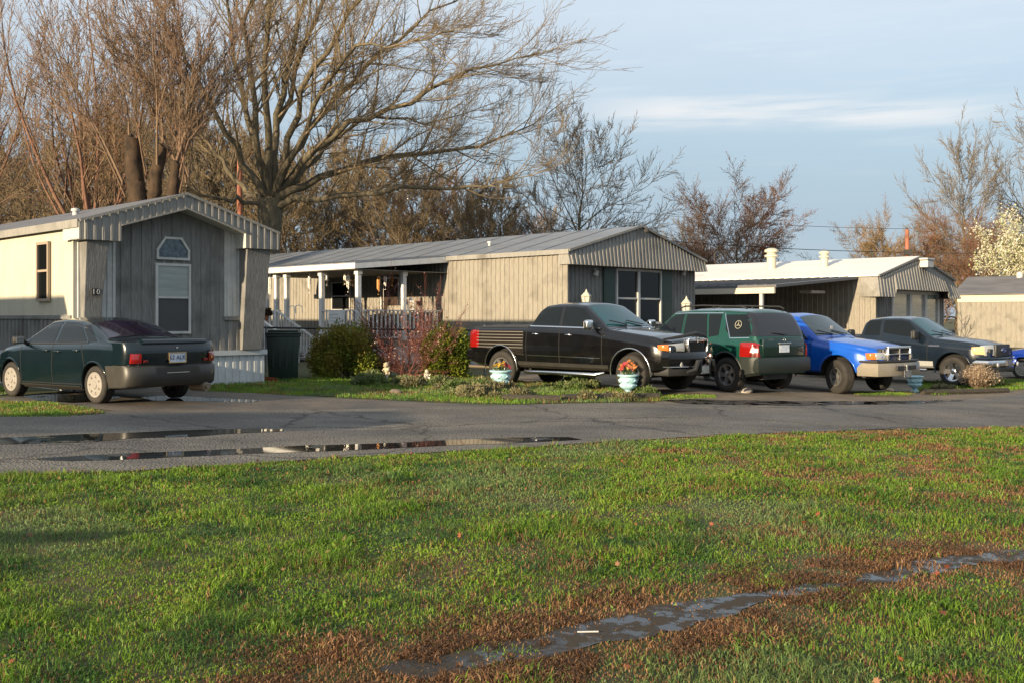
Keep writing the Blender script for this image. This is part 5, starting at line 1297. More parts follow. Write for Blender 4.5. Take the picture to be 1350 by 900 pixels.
fp = pickup('pickup_truck', 'slate blue extended cab pickup with silver lower trim, the rightmost pickup', sp, dbl); c = fp
c.sides('side_window', [(-.22,1.335),(.42,1.325),(.95,1.25),(1.0,1.31),(.46,1.72),(.30,1.76),(-.22,1.765)], m_cglass)
c.sides('side_window', [(-.80,1.345),(-.33,1.335),(-.33,1.765),(-.72,1.76)], m_cglass)
c.patch('windshield', 'xy', [(.50,-.60),(1.14,-.78),(1.19,0),(1.14,.78),(.50,.60)], m_wsglass, nmin=.2, off=.006)
c.seam((-.28,.55),(-.28,1.8)); c.seam((1.10,.55),(1.10,1.3)); c.seam((-.85,.55),(-.85,1.35),.016); c.seam((-.85,.54),(1.10,.52))
slv = mat('silver_cladding', (.46,.47,.46), .35, .5)
for sg in (1,-1):
    c.patch('lower_cladding', 'xz', [(-1.20,.44),(1.26,.42),(1.26,.66),(-1.20,.68)], slv, side=sg, off=.010, nmin=.05)
    c.patch('fender_badge', 'xz', [(1.12,1.06),(1.42,1.06),(1.44,1.10),(1.14,1.10)], m_chrome, side=sg, off=.012)
    q = MB(); q.tube([(-.8,1.0*sg,.42),(1.1,1.0*sg,.42)], .035, 8); q.build('running_board', m_chrome, c.root, smooth=50)
c.arch(dbl, .05, -10, 190, proud=-.01); c.mirror(.86,1.32,m_black,.26,.26,.08); c.handle(-.05,1.12,m_black)
c.patch('bed_cover', 'xy', [(-2.76,-.84),(-.98,-.84),(-.98,.84),(-2.76,.84)], m_black, off=.008)
q = MB(); q.box(2.3,2.70,-.74,.74,.76,1.02); q.build('nose', m_black, c.root, bevel=.03)
q = MB(); q.box(2.66,2.745,-.46,.46,.80,1.13); q.build('grille', m_black, c.root, bevel=.02, smooth=40)
q = MB(); q.lathe([(1.0,0),(.95,.012),(0,.02)], 28, M=Matrix.Translation((2.745,0,.98)) @ Matrix.Rotation(R(90),4,'Y') @ Matrix.Scale(.055,4,(1,0,0)) @ Matrix.Scale(.14,4,(0,1,0)) @ Matrix.Scale(1,4,(0,0,1))); em = q.build('emblem', mat('oval_blue', (.02,.05,.16), .3), c.root, smooth=40)
q = MB(); q.tube([(2.762,.14*math.cos(2*math.pi*i/28),.98+.055*math.sin(2*math.pi*i/28)) for i in range(29)], .006, 6, cap=False); q.build('emblem_ring', m_chrome, em, smooth=60)
o = link('emblem_text', text_mesh('Ford', .10, .003), em, (2.768, 0, .98)); o.rotation_euler = (R(90),0,R(90)); o.data.materials.append(m_chrome)
for sg in (1,-1):
    wedge = lambda name, m, pts: (lambda q: (q.add(pts, [(0,1,2,3),(4,7,6,5),(0,4,5,1),(1,5,6,2),(2,6,7,3),(3,7,4,0)]), q.build(name, m, c.root, bevel=.015, smooth=40)))(MB())
    wedge('headlight', m_lens, [(2.735,.50*sg,.84),(2.62,.84*sg,.84),(2.58,.84*sg,1.10),(2.70,.50*sg,1.12),(2.4,.50*sg,.84),(2.4,.80*sg,.84),(2.4,.80*sg,1.10),(2.4,.50*sg,1.12)])
    wedge('turn_signal', mat('pale_amber', (.70,.45,.22), .2, coat=.5), [(2.62,.845*sg,.86),(2.38,.975*sg,.88),(2.36,.975*sg,1.06),(2.58,.845*sg,1.08),(2.3,.82*sg,.86),(2.2,.9*sg,.88),(2.2,.9*sg,1.06),(2.3,.82*sg,1.08)])
    q = MB(); q.lathe([(0,.04),(.05,.03),(.06,0)],14,M=Matrix.Translation((2.86,.66*sg,.60)) @ Matrix.Rotation(R(90),4,'Y')); q.build('fog_light', m_lens, c.root, smooth=50)
bumper(c, .92, 2.86, .72, .80, dbl, 'bumper_top', .16, .25, wrap=.45, round_=.02)
bumper(c, .93, 2.89, .56, .72, m_chrome, 'front_bumper', .16, .22, wrap=.45, round_=.03)
bumper(c, .90, 2.84, .40, .555, m_black, 'lower_valance', .16, .15, wrap=.45, round_=.03)
plate(c, 2.90, .64, True, None, False, mat('dark_plate', (.05,.055,.065)))
q = MB(); q.box(-2.6,2.3,-.42,-.30,.38,.50); q.box(-2.6,2.3,.30,.42,.38,.50); q.box(1.7,1.9,-.7,.7,.32,.44); q.box(-1.85,-1.65,-.7,.7,.32,.44); q.build('chassis', m_black, c.root)
bumper(c, .92, -3.0, .52, .74, m_chrome, 'rear_bumper', .04, .20, wrap=.2, round_=.03)
for sg in (1,-1): c.patch('tail_light', 'yz', [(.86*sg,.90),(.99*sg,.90),(.99*sg,1.2),(.86*sg,1.2)], m_red, side=-1, off=.01, nmin=.1)
wipers(c, 1.18, 1.395); c.wheels((5,.05,.07,False), m_chrome, R(-8), .27)
c.place(P(1258,508.5), (math.sin(R(43)),-math.cos(R(43))), side=-1)

# small blue car cut by the right edge
b2 = paint('deep_blue_paint', (.006,.030,.24), (.008,.04,.30), .2, .3)
c5 = sedan(b2, 'blue compact car half out of the picture at its right edge', tail=None)
c5.handle(.10,.83,b2)
c5.place(P(1349,499), (-.74,.67), side=1, axle='fx')
# ------------------------------------------------------------------ trees
def bark(name, c, c2): return mat(name, c, .9, c2=c2, scale=7, stretch=(1,1,.25), bump=.5, bscale=18)
m_bark = bark('bark_brown', (.075,.062,.040), (.15,.125,.078))
m_twig = mat('twig_brown', (.15,.113,.070), .85, c2=(.21,.16,.095), scale=.5)
m_barkred = bark('bark_reddish', (.14,.068,.045), (.21,.115,.075))
m_twigred = mat('twig_reddish', (.145,.085,.055), .85, c2=(.18,.125,.075), scale=.6)
m_twigor = mat('twig_orange', (.20,.115,.050), .85, c2=(.26,.17,.08), scale=.4)
m_twigpale = mat('twig_pale', (.135,.115,.092), .85, c2=(.18,.155,.125), scale=.4)

def rnd_perp(d, r):
    while True:
        v = Vector((r.gauss(0,1), r.gauss(0,1), r.gauss(0,1))); v = v-d*v.dot(d)
        if v.length > .1: return v.normalized()
class TreeGen:
    def __init__(s, seed, up=.10, wob=.10, ratio=.62, ang=(28,55), nch=(4,6), minr=.006, tips=None, droop=0):
        s.r = random.Random(seed); s.P = []; s.up = up; s.wob = wob; s.ratio = ratio; s.ang = ang; s.nch = nch; s.minr = minr; s.tip = []; s.droop = droop
    def branch(s, p, d, L, r, lev, maxlev, f0=.25, pts=None):
        n = 6 if lev <= 1 else (4 if lev < maxlev else 3)
        if pts is None:
            pts = [p.copy()]; dd = d.copy()
            for i in range(n):
                dd = (dd+Vector((s.r.gauss(0,s.wob), s.r.gauss(0,s.wob), s.r.gauss(0,s.wob)+s.up*(1 if lev > 0 else .3)-s.droop*lev*.03))).normalized()
                pts.append(pts[-1]+dd*L/n)
        n = len(pts)-1
        end = max(s.minr, r*(.35 if lev < maxlev else .5)); rad = [r+(end-r)*(i/n)**.8 for i in range(n+1)]
        s.P.append((pts, rad, lev))
        if lev >= maxlev: s.tip.append(pts[-1]); s.tip.append(pts[-2]); return
        k = s.r.randint(*s.nch)+(1 if lev == 0 else 0)
        for j in range(k):
            f = f0+(1-f0)*(j+s.r.random()*.8)/k; i = min(int(f*n), n-1); q = pts[i].lerp(pts[i+1], f*n-i)
            bd = (pts[i+1]-pts[i]).normalized(); a = R(s.r.uniform(*s.ang)); v = (bd*math.cos(a)+rnd_perp(bd, s.r)*math.sin(a)).normalized()
            if v.z < -.25: v.z = -.1; v.normalize()
            rr = (r+(end-r)*f)
            s.branch(q, v, L*s.r.uniform(s.ratio*.75, s.ratio*1.15)*(1-.35*f), max(s.minr, rr*s.r.uniform(.42,.62)), lev+1, maxlev, .15)
        # leader goes on
        s.branch(pts[-1], (pts[-1]-pts[-2]).normalized(), L*s.ratio*.85, end, lev+1, maxlev, .15)
    def mesh(s, levels, name, m, sides=(9,6,5,3,3,3)):
        V = []; F4 = []; nv = 0
        for pts, rad, lev in s.P:
            if lev not in levels: continue
            k = sides[min(lev, 5)]; ref = None
            n = len(pts)
            cs = [(math.cos(2*math.pi*j/k), math.sin(2*math.pi*j/k)) for j in range(k)]
            d = (pts[-1]-pts[0]).normalized(); ref = d.cross(Vector((0,0,1)) if abs(d.z) < .9 else Vector((1,0,0))).normalized(); o = d.cross(ref)
            for p, r_ in zip(pts, rad):
                for c_, s_ in cs: V.append((p.x+(ref.x*c_+o.x*s_)*r_, p.y+(ref.y*c_+o.y*s_)*r_, p.z+(ref.z*c_+o.z*s_)*r_))
            for i in range(n-1):
                a = nv+i*k
                for j in range(k): F4.append((a+j, a+(j+1)%k, a+k+(j+1)%k, a+k+j))
            nv += n*k
        if not V: return None
        return fast_mesh(name, np.array(V, np.float32), np.array(F4, np.int32), None, [m], smooth=True)
def buds(tips, name, m, size, per, spread, seed, cols):
    """small leaf-sized faces round the twig ends"""
    r = np.random.default_rng(seed); T = np.array([t[:] for t in tips]); n = len(T)*per
    c = np.repeat(T, per, 0)+r.normal(0, spread, (n,3)); a = r.normal(0,1,(n,3)); a /= np.linalg.norm(a,axis=1)[:,None]; b = r.normal(0,1,(n,3)); b -= a*(a*b).sum(1)[:,None]; b /= np.linalg.norm(b,axis=1)[:,None]
    s = size*r.uniform(.5,1.3,n)[:,None]; v = np.stack([c-a*s, c+b*s*.6, c+a*s, c-b*s*.6],1).reshape(-1,3); f = np.arange(n*4).reshape(-1,4)
    cc = np.array(cols)[r.integers(0,len(cols),n)]*r.uniform(.7,1.25,n)[:,None]
    return fast_mesh(name, v, f, None, [m], np.repeat(cc,4,0))
m_bud = attr_mat('tree_buds', .7, .3)
TREEP = {}
def make_tree(name, g, mt, mw, tw=(0,1), budm=None):
    root = empty(name, (0,0,0)); link('trunk', g.mesh(set(tw), 'trunk', mt), root)
    link('crown', g.mesh(set(range(9))-set(tw), 'crown', mw), root)
    if budm: link('buds', budm, root)
    return root

# ---- the big spreading tree behind the homes
def big_tree():
    Y = 50.0; base = W(352, 418, Y); bx, g0 = base.x, 0.0
    g = TreeGen(5, up=.05, wob=.085, ratio=.60, ang=(22,50), nch=(4,6), minr=.0075)
    fork = W(357, 262, Y); loc = lambda px, py, dy=0: W(px, py, Y+dy)-Vector((bx, Y, 0))
    tp = [Vector((0,0,-.2)), Vector((0,0,.4)), Vector((.0,0,3)), Vector((.05,0,5.2)), loc(357,268)+Vector((0,0,.2))]
    g.P.append((tp, [1.0,.70,.60,.60,.62], 0))
    limbs = [ # (pixel path, depth drift, start radius)
        ([(362,268),(400,262),(470,256),(560,250),(640,243),(700,232)], -3, .30),
        ([(362,265),(420,232),(500,210),(580,200),(660,185),(722,150)], 2, .34),
        ([(364,258),(400,215),(460,165),(540,130),(620,95),(715,70)], -4, .34),
        ([(363,255),(395,190),(440,130),(500,70),(570,20),(650,-30)], 3, .32),
        ([(362,255),(380,180),(415,90),(460,20),(510,-60),(560,-130)], -5, .30),
        ([(360,255),(362,180),(378,100),(395,20),(420,-70),(440,-160)], 4, .34),
        ([(356,255),(354,170),(350,80),(352,0),(360,-90),(372,-170)], -2, .34),
        ([(352,258),(335,190),(318,110),(305,30),(290,-60),(280,-120)], 4, .30),
        ([(350,260),(322,215),(290,160),(255,100),(225,40),(195,-20)], -3, .30),
        ([(350,266),(318,250),(292,215),(270,190),(240,150),(200,110)], 3, .24),
        ([(352,272),(320,268),(296,262),(262,255),(232,235),(205,205)], -4, .18),
        ([(362,262),(390,240),(430,190),(490,150),(560,160),(640,140)], 6, .26),
        ([(360,258),(385,200),(430,110),(470,60),(540,60),(600,40)], -7, .26),
        ([(358,256),(368,160),(400,60),(430,-20),(500,-60),(600,-80)], 7, .26),
        ([(354,258),(340,180),(325,60),(330,-20),(320,-100),(330,-160)], -7, .26),
    ]
    for path, dy, r0 in limbs:
        n = len(path); pts = [loc(p[0], p[1], dy*(i/(n-1))) for i, p in enumerate(path)]
        # refine and roughen the path
        q = []
        for i in range(n-1):
            for k in range(3):
                t = k/3; v = pts[i].lerp(pts[i+1], t)+Vector((g.r.gauss(0,.10), g.r.gauss(0,.15), g.r.gauss(0,.10)))*(1 if (i or k) else 0); q.append(v)
        q.append(pts[-1]); L = sum((q[i+1]-q[i]).length for i in range(len(q)-1)); N = len(q)-1
        rad = [r0*.60*(1-i/N)**1.0+.020 for i in range(N+1)]; g.P.append((q, rad, 1))
        K = int(L*1.6)
        for j in range(K):
            f = .22+.78*((j+g.r.random()*.7)/K)**.85; i = min(int(f*N), N-1); p = q[i].lerp(q[i+1], f*N-i); bd = (q[i+1]-q[i]).normalized()
            a = R(g.r.uniform(24,58)); v = (bd*math.cos(a)+rnd_perp(bd, g.r)*math.sin(a)); v.z += .12; v.normalize()
            Lc = (4.3-1.6*f)*g.r.uniform(.55,1.15); g.branch(p, v, Lc, min(.075,rad[i]*g.r.uniform(.28,.42)+.010), 2, 5 if j % 3 == 0 else 4, .12)
        g.branch(q[-1], (q[-1]-q[-2]).normalized(), 2.2, .028, 2, 4, .1)
    root = make_tree('bare_tree', g, m_bark, m_twig, (0,1)); root.location = (bx, Y, 0)
    tag(root, 'huge bare spreading tree with a thick dark trunk behind the two left homes', 'tree')
big_tree()

# ---- prototypes
def proto(seed, H, r0, fork, nlimb, spread, lev, up, ang, nch, budspec=None, mt=m_bark, mw=m_twig, ratio=.60, minr=.012, name='bare_tree', lean=0):
    g = TreeGen(seed, up=up, wob=.10, ratio=ratio, ang=ang, nch=nch, minr=minr)
    tr = [Vector((0,0,-.3))]+[Vector((g.r.gauss(0,.05)+lean*i/4, g.r.gauss(0,.05), fork*i/4)) for i in range(1,5)]
    g.P.append((tr, [r0*1.25,r0,r0*.9,r0*.85,r0*.85], 0)); top = tr[-1]
    for k in range(nlimb):
        a = 2*math.pi*(k+g.r.random()*.6)/nlimb; inc = spread*g.r.uniform(.35,1.0) if k else .05
        d = Vector((math.cos(a)*math.sin(inc), math.sin(a)*math.sin(inc), math.cos(inc))); L = (H-fork)*(.62 if k else .72)*g.r.uniform(.85,1.1)
        g.branch(top-Vector((0,0,fork*.25*g.r.random()*(1 if k else 0))), d, L, r0*g.r.uniform(.42,.62), 1, lev, .18)
    b = None
    if budspec: per, size, spr, cols = budspec; b = buds(g.tip, 'buds', m_bud, size, per, spr, seed, cols)
    return make_tree(name, g, mt, mw, (0,1), b)
RB = [(.30,.095,.05),(.24,.085,.05),(.28,.16,.08)]; OB = [(.36,.23,.08),(.30,.18,.07),(.28,.24,.09)]; GB = [(.22,.17,.08),(.16,.14,.06),(.22,.13,.07)]
def proto(seed, H, r0, clear, nlimb, width, lev, up, ang, nch, budspec=None, mt=m_bark, mw=m_twig, ratio=.58, minr=.012, name='bare_tree', lean=0, stems=1):
    """leader with limbs all the way up; crown outline is an ellipse from `clear` to H, `width` metres wide"""
    g = TreeGen(seed, up=up, wob=.09, ratio=ratio, ang=ang, nch=nch, minr=minr); rr = g.r
    for st in range(stems):
        a0 = 2*math.pi*st/stems+.5; out = .0 if stems == 1 else .16; n = 9; tr = []; x = y = 0
        for i in range(n+1):
            z = H*.86*i/n; x += rr.gauss(0,.07)*H/9+math.cos(a0)*out*H/n*(1 if i > 1 else .2)+lean*H/n; y += rr.gauss(0,.07)*H/9+math.sin(a0)*out*H/n*(1 if i > 1 else .2); tr.append(Vector((x, y, z-.2 if i == 0 else z)))
        k = r0 if stems == 1 else r0*.7
        g.P.append((tr, [k*(1.25 if i == 0 else (1-.9*i/n)) for i in range(n+1)], 0))
        for j in range(nlimb):
            f = (clear/H)/.86+(1-(clear/H)/.86)*(j+rr.random()*.7)/nlimb; q = f*n; i = min(int(q), n-1); p = tr[i].lerp(tr[i+1], q-i)
            e = (p.z-clear)/(H-clear); az = j*2.4+rr.gauss(0,.3); inc = R(72-42*e+rr.gauss(0,7)); L = width/2*math.sqrt(max(.05, 1-(1.6*e-.62)**2/1.05))*rr.uniform(.75,1.1)
            d = Vector((math.cos(az)*math.sin(inc), math.sin(az)*math.sin(inc), math.cos(inc))); g.branch(p, d, L, max(minr*1.6, k*(1-.9*f)*.55), 1, lev, .15)
    b = None
    if budspec: per, size, spr, cols = budspec; b = buds(g.tip, 'buds', m_bud, size, per, spr, seed, cols)
    return make_tree(name, g, mt, mw, (0,1), b)
prA = proto(11, 11.5, .24, 2.0, 22, 9.5, 4, .05, (24,50), (5,6), name='bare_tree', mw=m_twigpale, stems=1)
prB = proto(12, 8.5, .22, 1.3, 22, 9.0, 4, .035, (28,55), (5,6), (3,.032,.12,RB), mw=m_twigred, mt=m_bark, name='budding_maple')
prC = proto(13, 8.0, .20, 1.3, 20, 9.0, 4, .035, (28,55), (5,6), (3,.036,.13,OB), mw=m_twigor, mt=m_bark, name='budding_tree')
prD = proto(14, 13.0, .17, 3.8, 20, 5.6, 4, .09, (20,44), (3,5), (1,.028,.13,GB), mw=m_twig, name='woodland_tree', minr=.014)
prE = proto(15, 10.0, .13, 2.0, 18, 5.6, 4, .08, (22,48), (4,5), (1,.032,.13,RB+GB), mw=m_twigred, mt=m_barkred, name='woodland_tree', minr=.014)
prF = proto(16, 12.0, .16, 4.0, 18, 5.4, 4, .09, (20,44), (4,5), (1,.032,.13,OB+GB), mw=m_twig, mt=m_bark, name='woodland_tree', minr=.014, stems=2)
HT = {id(q): max(v.co.z for c in q.children if c.name.startswith('crown') for v in c.data.vertices)*.97 for q in (prA,prB,prC,prD,prE,prF)}
first = {}
def put(pr, px, Y, top_py=None, H=None, rz=0, label=None, cat='tree', group=None, wide=1.0, name=None):
    o = pr if pr.name not in first else copy_tree(pr)
    if pr.name not in first: first[pr.name] = 1
    X = (px-675)/F*Y; o.location = (X, Y, gz(X)); base = HT[id(pr)]
    Hh = (CH-(top_py-HZ)/F*Y) if top_py is not None else H; s = Hh/base/1.0; o.scale = (s*wide, s*wide, s); o.rotation_euler = (0,0,rz)
    if name: o.name = name
    tag(o, label, cat, group); return o
put(prA, 765, 62, 116, rz=.6, label='tall bare grey tree rising just left of the middle home\'s gable peak', name='bare_tree', wide=.95)
put(prA, 905, 95, 262, rz=2.2, label='slim bare tree left of the reddish maple behind the white roof', wide=.75)
put(prB, 975, 78, 212, rz=1.0, wide=1.05, label='reddish brown maple with a rounded crown behind the white roof')
put(prB, 925, 84, 290, rz=3.0, label='low reddish tree at the foot of the rounded maple, left side', wide=1.3)
put(prC, 1158, 82, 252, rz=.4, wide=.95, label='orange budding tree behind the ridge of the white roof')
put(prB, 1262, 80, 256, rz=5.0, label='red budding maple between the orange tree and the blossoming tree')
put(prB, 1232, 98, 300, rz=2.5, label='smaller red maple behind the roof lamp of the white roofed home', wide=1.2)
put(prA, 1212, 105, 270, rz=4.0, label='thin bare sapling beside the red pole on the right', wide=.5)
put(prA, 1272, 90, 138, rz=1.9, label='tall bare tree at the right between the red maple and the blossoming tree', wide=.75)
put(prA, 1410, 96, 75, rz=4.4, label='tall bare tree whose branches enter at the picture\'s right edge', wide=.9)
put(prF, 1300, 110, 290, rz=1.2, label='low brown tree behind the blossoming tree', wide=1.4)
# woodland behind the left homes: each stem a tree
wr = random.Random(4); used = [(745,62),(352,50)]
spec = []
for i in range(40):
    px = -90+i*20.7+wr.uniform(-9,9); Y = wr.uniform(60,88)
    top = wr.uniform(120,225) if px < 330 else (wr.uniform(170,260) if px < 560 else wr.uniform(215,285))
    if px > 700: top = wr.uniform(262,300)
    spec.append((px, Y, top))
for i, (px, Y, top) in enumerate(spec):
    pr = (prD, prE, prF, prE, prD, prF)[i % 6]
    put(pr, px, Y, top, rz=wr.uniform(0,6.28), label='slender bare woodland tree in the thicket behind the two left homes', group='woodland trees behind the left homes', wide=wr.uniform(.9,1.25))
# red stemmed multi trunk tree and sprouting stubs behind the near home
def multi_tree(px, py0, Y, top_rng, n, seed, label, fan=.62, name='red_stemmed_tree'):
    g = TreeGen(seed, up=.07, wob=.06, ratio=.52, ang=(16,46), nch=(5,6), minr=.009); b = W(px, 418, Y); 
    g.P.append(([Vector((.9,0,-.2)), Vector((.55,0,1.6)), Vector((.15,0,3.2)), Vector((-.15,0,4.2))], [.42,.36,.30,.26], 0))
    for k in range(n):
        a = -fan+2*fan*k/(n-1)+g.r.gauss(0,.05); d = Vector((math.sin(a), g.r.gauss(0,.22), math.cos(a))).normalized(); z0 = 2.6+g.r.uniform(0,1.8)
        p = Vector((.45-.17*(z0-1.6), 0, z0))
        g.branch(p, d, g.r.uniform(6.0,8.8), g.r.uniform(.055,.115), 1, 4, .2)
    bd = buds(g.tip, 'buds', m_bud, .035, 1, .12, seed, OB+RB)
    root = make_tree(name, g, m_barkred, m_twigred, (0,1), bd); root.location = (b.x, Y, 0); tag(root, label, 'tree'); return root
multi_tree(118, 275, 42, None, 13, 31, 'many stemmed tree with reddish branches fanning up behind the near home\'s roof')
multi_tree(-60, 275, 47, None, 9, 36, 'reddish fan shaped tree at the picture\'s left edge', .5)
def stub_tree():
    Y = 38.0; b = W(205, 418, Y); root = empty('pollarded_tree', (b.x, Y, 0)); L_ = lambda px, py, dy=0: W(px, py, Y+dy)-Vector((b.x, Y, 0))
    g = TreeGen(41, up=.08, wob=.08, ratio=.52, ang=(16,46), nch=(5,7), minr=.009)
    m_cut = mat('stub_bark', (.16,.105,.065), .95, c2=(.055,.042,.032), scale=3.2, stretch=(1,1,.5), bump=1.0, bscale=14)
    for path, r0, r1 in (([(200,400),(192,330),(182,262),(178,235),(174,183)], .36, .30), ([(206,400),(202,330),(203,262),(207,225),(214,193)], .30, .20), ([(210,400),(222,330),(227,262),(230,235),(232,215)], .26, .18)):
        q = MB(); pts = [L_(*p) for p in path]; n = len(pts); V_ = []
        for i in range(n-1):
            for t_ in range(8): V_.append(pts[i].lerp(pts[i+1], t_/8)+Vector((g.r.gauss(0,.012), g.r.gauss(0,.012), 0)))
        V_ += [pts[-1], pts[-1]+Vector((.05,0,.02))]; M2 = len(V_); q.tube(V_, [(r0+(r1-r0)*i/(M2-1))*g.r.uniform(.93,1.06) for i in range(M2-1)]+[r1*.6], 14)
        for t_ in range(5): a_ = g.r.uniform(0,6.28); k_ = g.r.randrange(6, M2-3); q.tube([V_[k_], V_[k_]+Vector((math.cos(a_)*r1*1.25, math.sin(a_)*r1*1.25, .10))], [.09,.05], 7); q.build('cut_stem', m_cut, root, smooth=50)
    for k in range(20):
        px = g.r.uniform(160,250); py = g.r.uniform(195,265); a = g.r.uniform(-.65,.7); d = Vector((math.sin(a), g.r.gauss(0,.2), math.cos(a))).normalized()
        g.branch(L_(px if k > 3 else 232, py if k > 3 else 215), d, g.r.uniform(3.4,6.4), g.r.uniform(.025,.06), 1, 4, .2)
    link('crown', g.mesh({1,2,3,4}, 'crown', m_twigred), root)
    tag(root, 'pollarded tree with thick sawn off stems and thin red shoots behind the near home', 'tree')
stub_tree()
# white blossoming tree: trunk, limbs and a mass of small flowers in clumps
def blossom():
    Y = 69.0; X = (1358-675)/F*Y; g = TreeGen(51, up=.12, wob=.08, ratio=.55, ang=(20,45), nch=(5,6), minr=.02)
    g.P.append(([Vector((0,0,-.2)),Vector((0,0,1.2)),Vector((0,0,2.2))],[.3,.24,.2],0))
    for k in range(11):
        a = 2*math.pi*k/11; inc = .25+.6*(k%3)/2; g.branch(Vector((0,0,1.9)), Vector((math.cos(a)*math.sin(inc),math.sin(a)*math.sin(inc),math.cos(inc))), 5.4, .09, 1, 3, .15)
    r = np.random.default_rng(5); T = [t for t in g.tip]
    bd = buds(T, 'blossom', m_bud, .10, 34, .30, 8, [(.60,.57,.42),(.52,.50,.34),(.40,.44,.22),(.64,.61,.50)])
    root = make_tree('blossoming_tree', g, m_bark, m_twig, (0,1)); link('blossom', bd, root); root.location = (X, Y, gz(X)); root.scale = (.70,.70,.86)
    tag(root, 'creamy white blossoming pear tree behind the beige home at the right', 'tree')
blossom()
# underbrush that reads as one mass at the foot of the woods
def brush():
    r = random.Random(8); g = TreeGen(61, up=.10, wob=.12, ratio=.6, ang=(20,55), nch=(4,5), minr=.018)
    for i in range(230):
        Y = r.uniform(62,100); px = r.uniform(-120,760) if i % 5 else r.uniform(860,1400); X = (px-675)/F*Y
        g.branch(Vector((X,Y,gz(X))), Vector((r.gauss(0,.3),r.gauss(0,.3),1)).normalized(), r.uniform(2.2,4.6), .04, 2, 4, .05)
    o = link('underbrush', g.mesh({2,3,4}, 'underbrush', m_twigred)); tag(o, 'tangled reddish underbrush along the foot of the woods behind the homes', 'brush', kind='stuff')
brush()

# unseen evergreens added left of the frame to darken reflections in the car sides
def reflected_conifer_row():
    mesh = None; r = random.Random(9)
    for i in range(12):
        X = -40+r.uniform(-3,3); Y = -2+i*5.2; o = empty('added_evergreen', (X, Y, 0), r.uniform(0,6)); tag(o, 'dense dark evergreen added unseen on the left for the car reflections', 'tree', 'unseen evergreens added for reflections')
        if mesh is None: mesh = shrub_leaves(9000, None, 3.4, 3.4, 6.0, .55, [(.02,.035,.015),(.03,.045,.018),(.015,.028,.014)], 77); q = MB(); q.tube([(0,0,-.1),(0,0,3),(0,0,10)],[.35,.28,.08],8); tk = q.build('trunk', m_bark, o); link('crown', mesh, o)
        else: link('trunk', tk.data, o); link('crown', mesh, o)
# ------------------------------------------------------------------ garden and street things
def shrub_leaves(n, cx, rx, ry, rz, size, cols, seed, spray=True, holes=.5, flat=.1):
    r = np.random.default_rng(seed); k = 46
    cl = r.normal(0,1,(k,3)); cl /= np.linalg.norm(cl,axis=1)[:,None]; cl[:,2] = np.abs(cl[:,2])*.9-.12; cr = r.uniform(.62,.98,k)[:,None]; cl = cl*cr
    w_ = r.integers(0,k,n); p = cl[w_]+r.normal(0,.13,(n,3))
    d = np.linalg.norm(p,axis=1); keep = (d < 1.12) & (d > .42) & (p[:,2] > -.2+0*d); p = p[keep]; w_ = w_[keep]; n = len(p)
    out = p/np.linalg.norm(p,axis=1)[:,None]; c = p*np.array([rx,ry,rz]); c[:,2] += rz*.22
    a = out*.8+r.normal(0,.45,(n,3))+np.array([0,0,.5]); a /= np.linalg.norm(a,axis=1)[:,None]; b = np.cross(a, r.normal(0,1,(n,3))); b /= np.linalg.norm(b,axis=1)[:,None]
    s = size*r.uniform(.6,1.3,n)[:,None]; v = np.stack([c-a*s*.5, c+b*s*.42, c+a*s, c-b*s*.42],1).reshape(-1,3)
    tone = r.integers(0,len(cols),k); base = np.array(cols)[tone[w_]]; alt = np.array(cols)[r.integers(0,len(cols),n)]; cc = (base*.6+alt*.4)*r.uniform(.8,1.2,n)[:,None]
    v[:,2] = np.maximum(v[:,2], .0)
    return fast_mesh('foliage', v, np.arange(n*4).reshape(-1,4), None, [attr_mat('shrub_foliage', .6, .25)], np.repeat(cc,4,0))

def evergreen(px, py, wpx, hpx, seed, label, cols):
    X, Y = P(px, py); s = wpx/F*Y/2; hz = hpx/F*Y
    root = empty('evergreen_shrub', (X, Y+s*.7, gz(X))); tag(root, label, 'shrub')
    link('foliage', shrub_leaves(34000, None, s, s*.95, hz/1.13, .042, cols, seed), root)
    q = MB(); r = random.Random(seed)
    for k in range(14):
        a = r.uniform(0,6.28); d = r.uniform(.2,.75); q.tube([(0,0,0),(math.cos(a)*s*d*.5,math.sin(a)*s*d*.5,hz*.35),(math.cos(a)*s*d,math.sin(a)*s*d,hz*.75)], [.03,.02,.008], 6)
    q.build('stem', m_bark, root, smooth=60)
GRN = [(.13,.18,.018),(.19,.22,.024),(.075,.12,.016),(.24,.25,.03)]
evergreen(451, 500, 100, 72, 3, 'round yellow green evergreen shrub between the dark bin and the pink twigged bush', GRN+[(.20,.13,.03)])
evergreen(586, 500, 66, 76, 5, 'rounded evergreen shrub right of the pink twigged bush, behind the black pickup\'s tail', GRN)

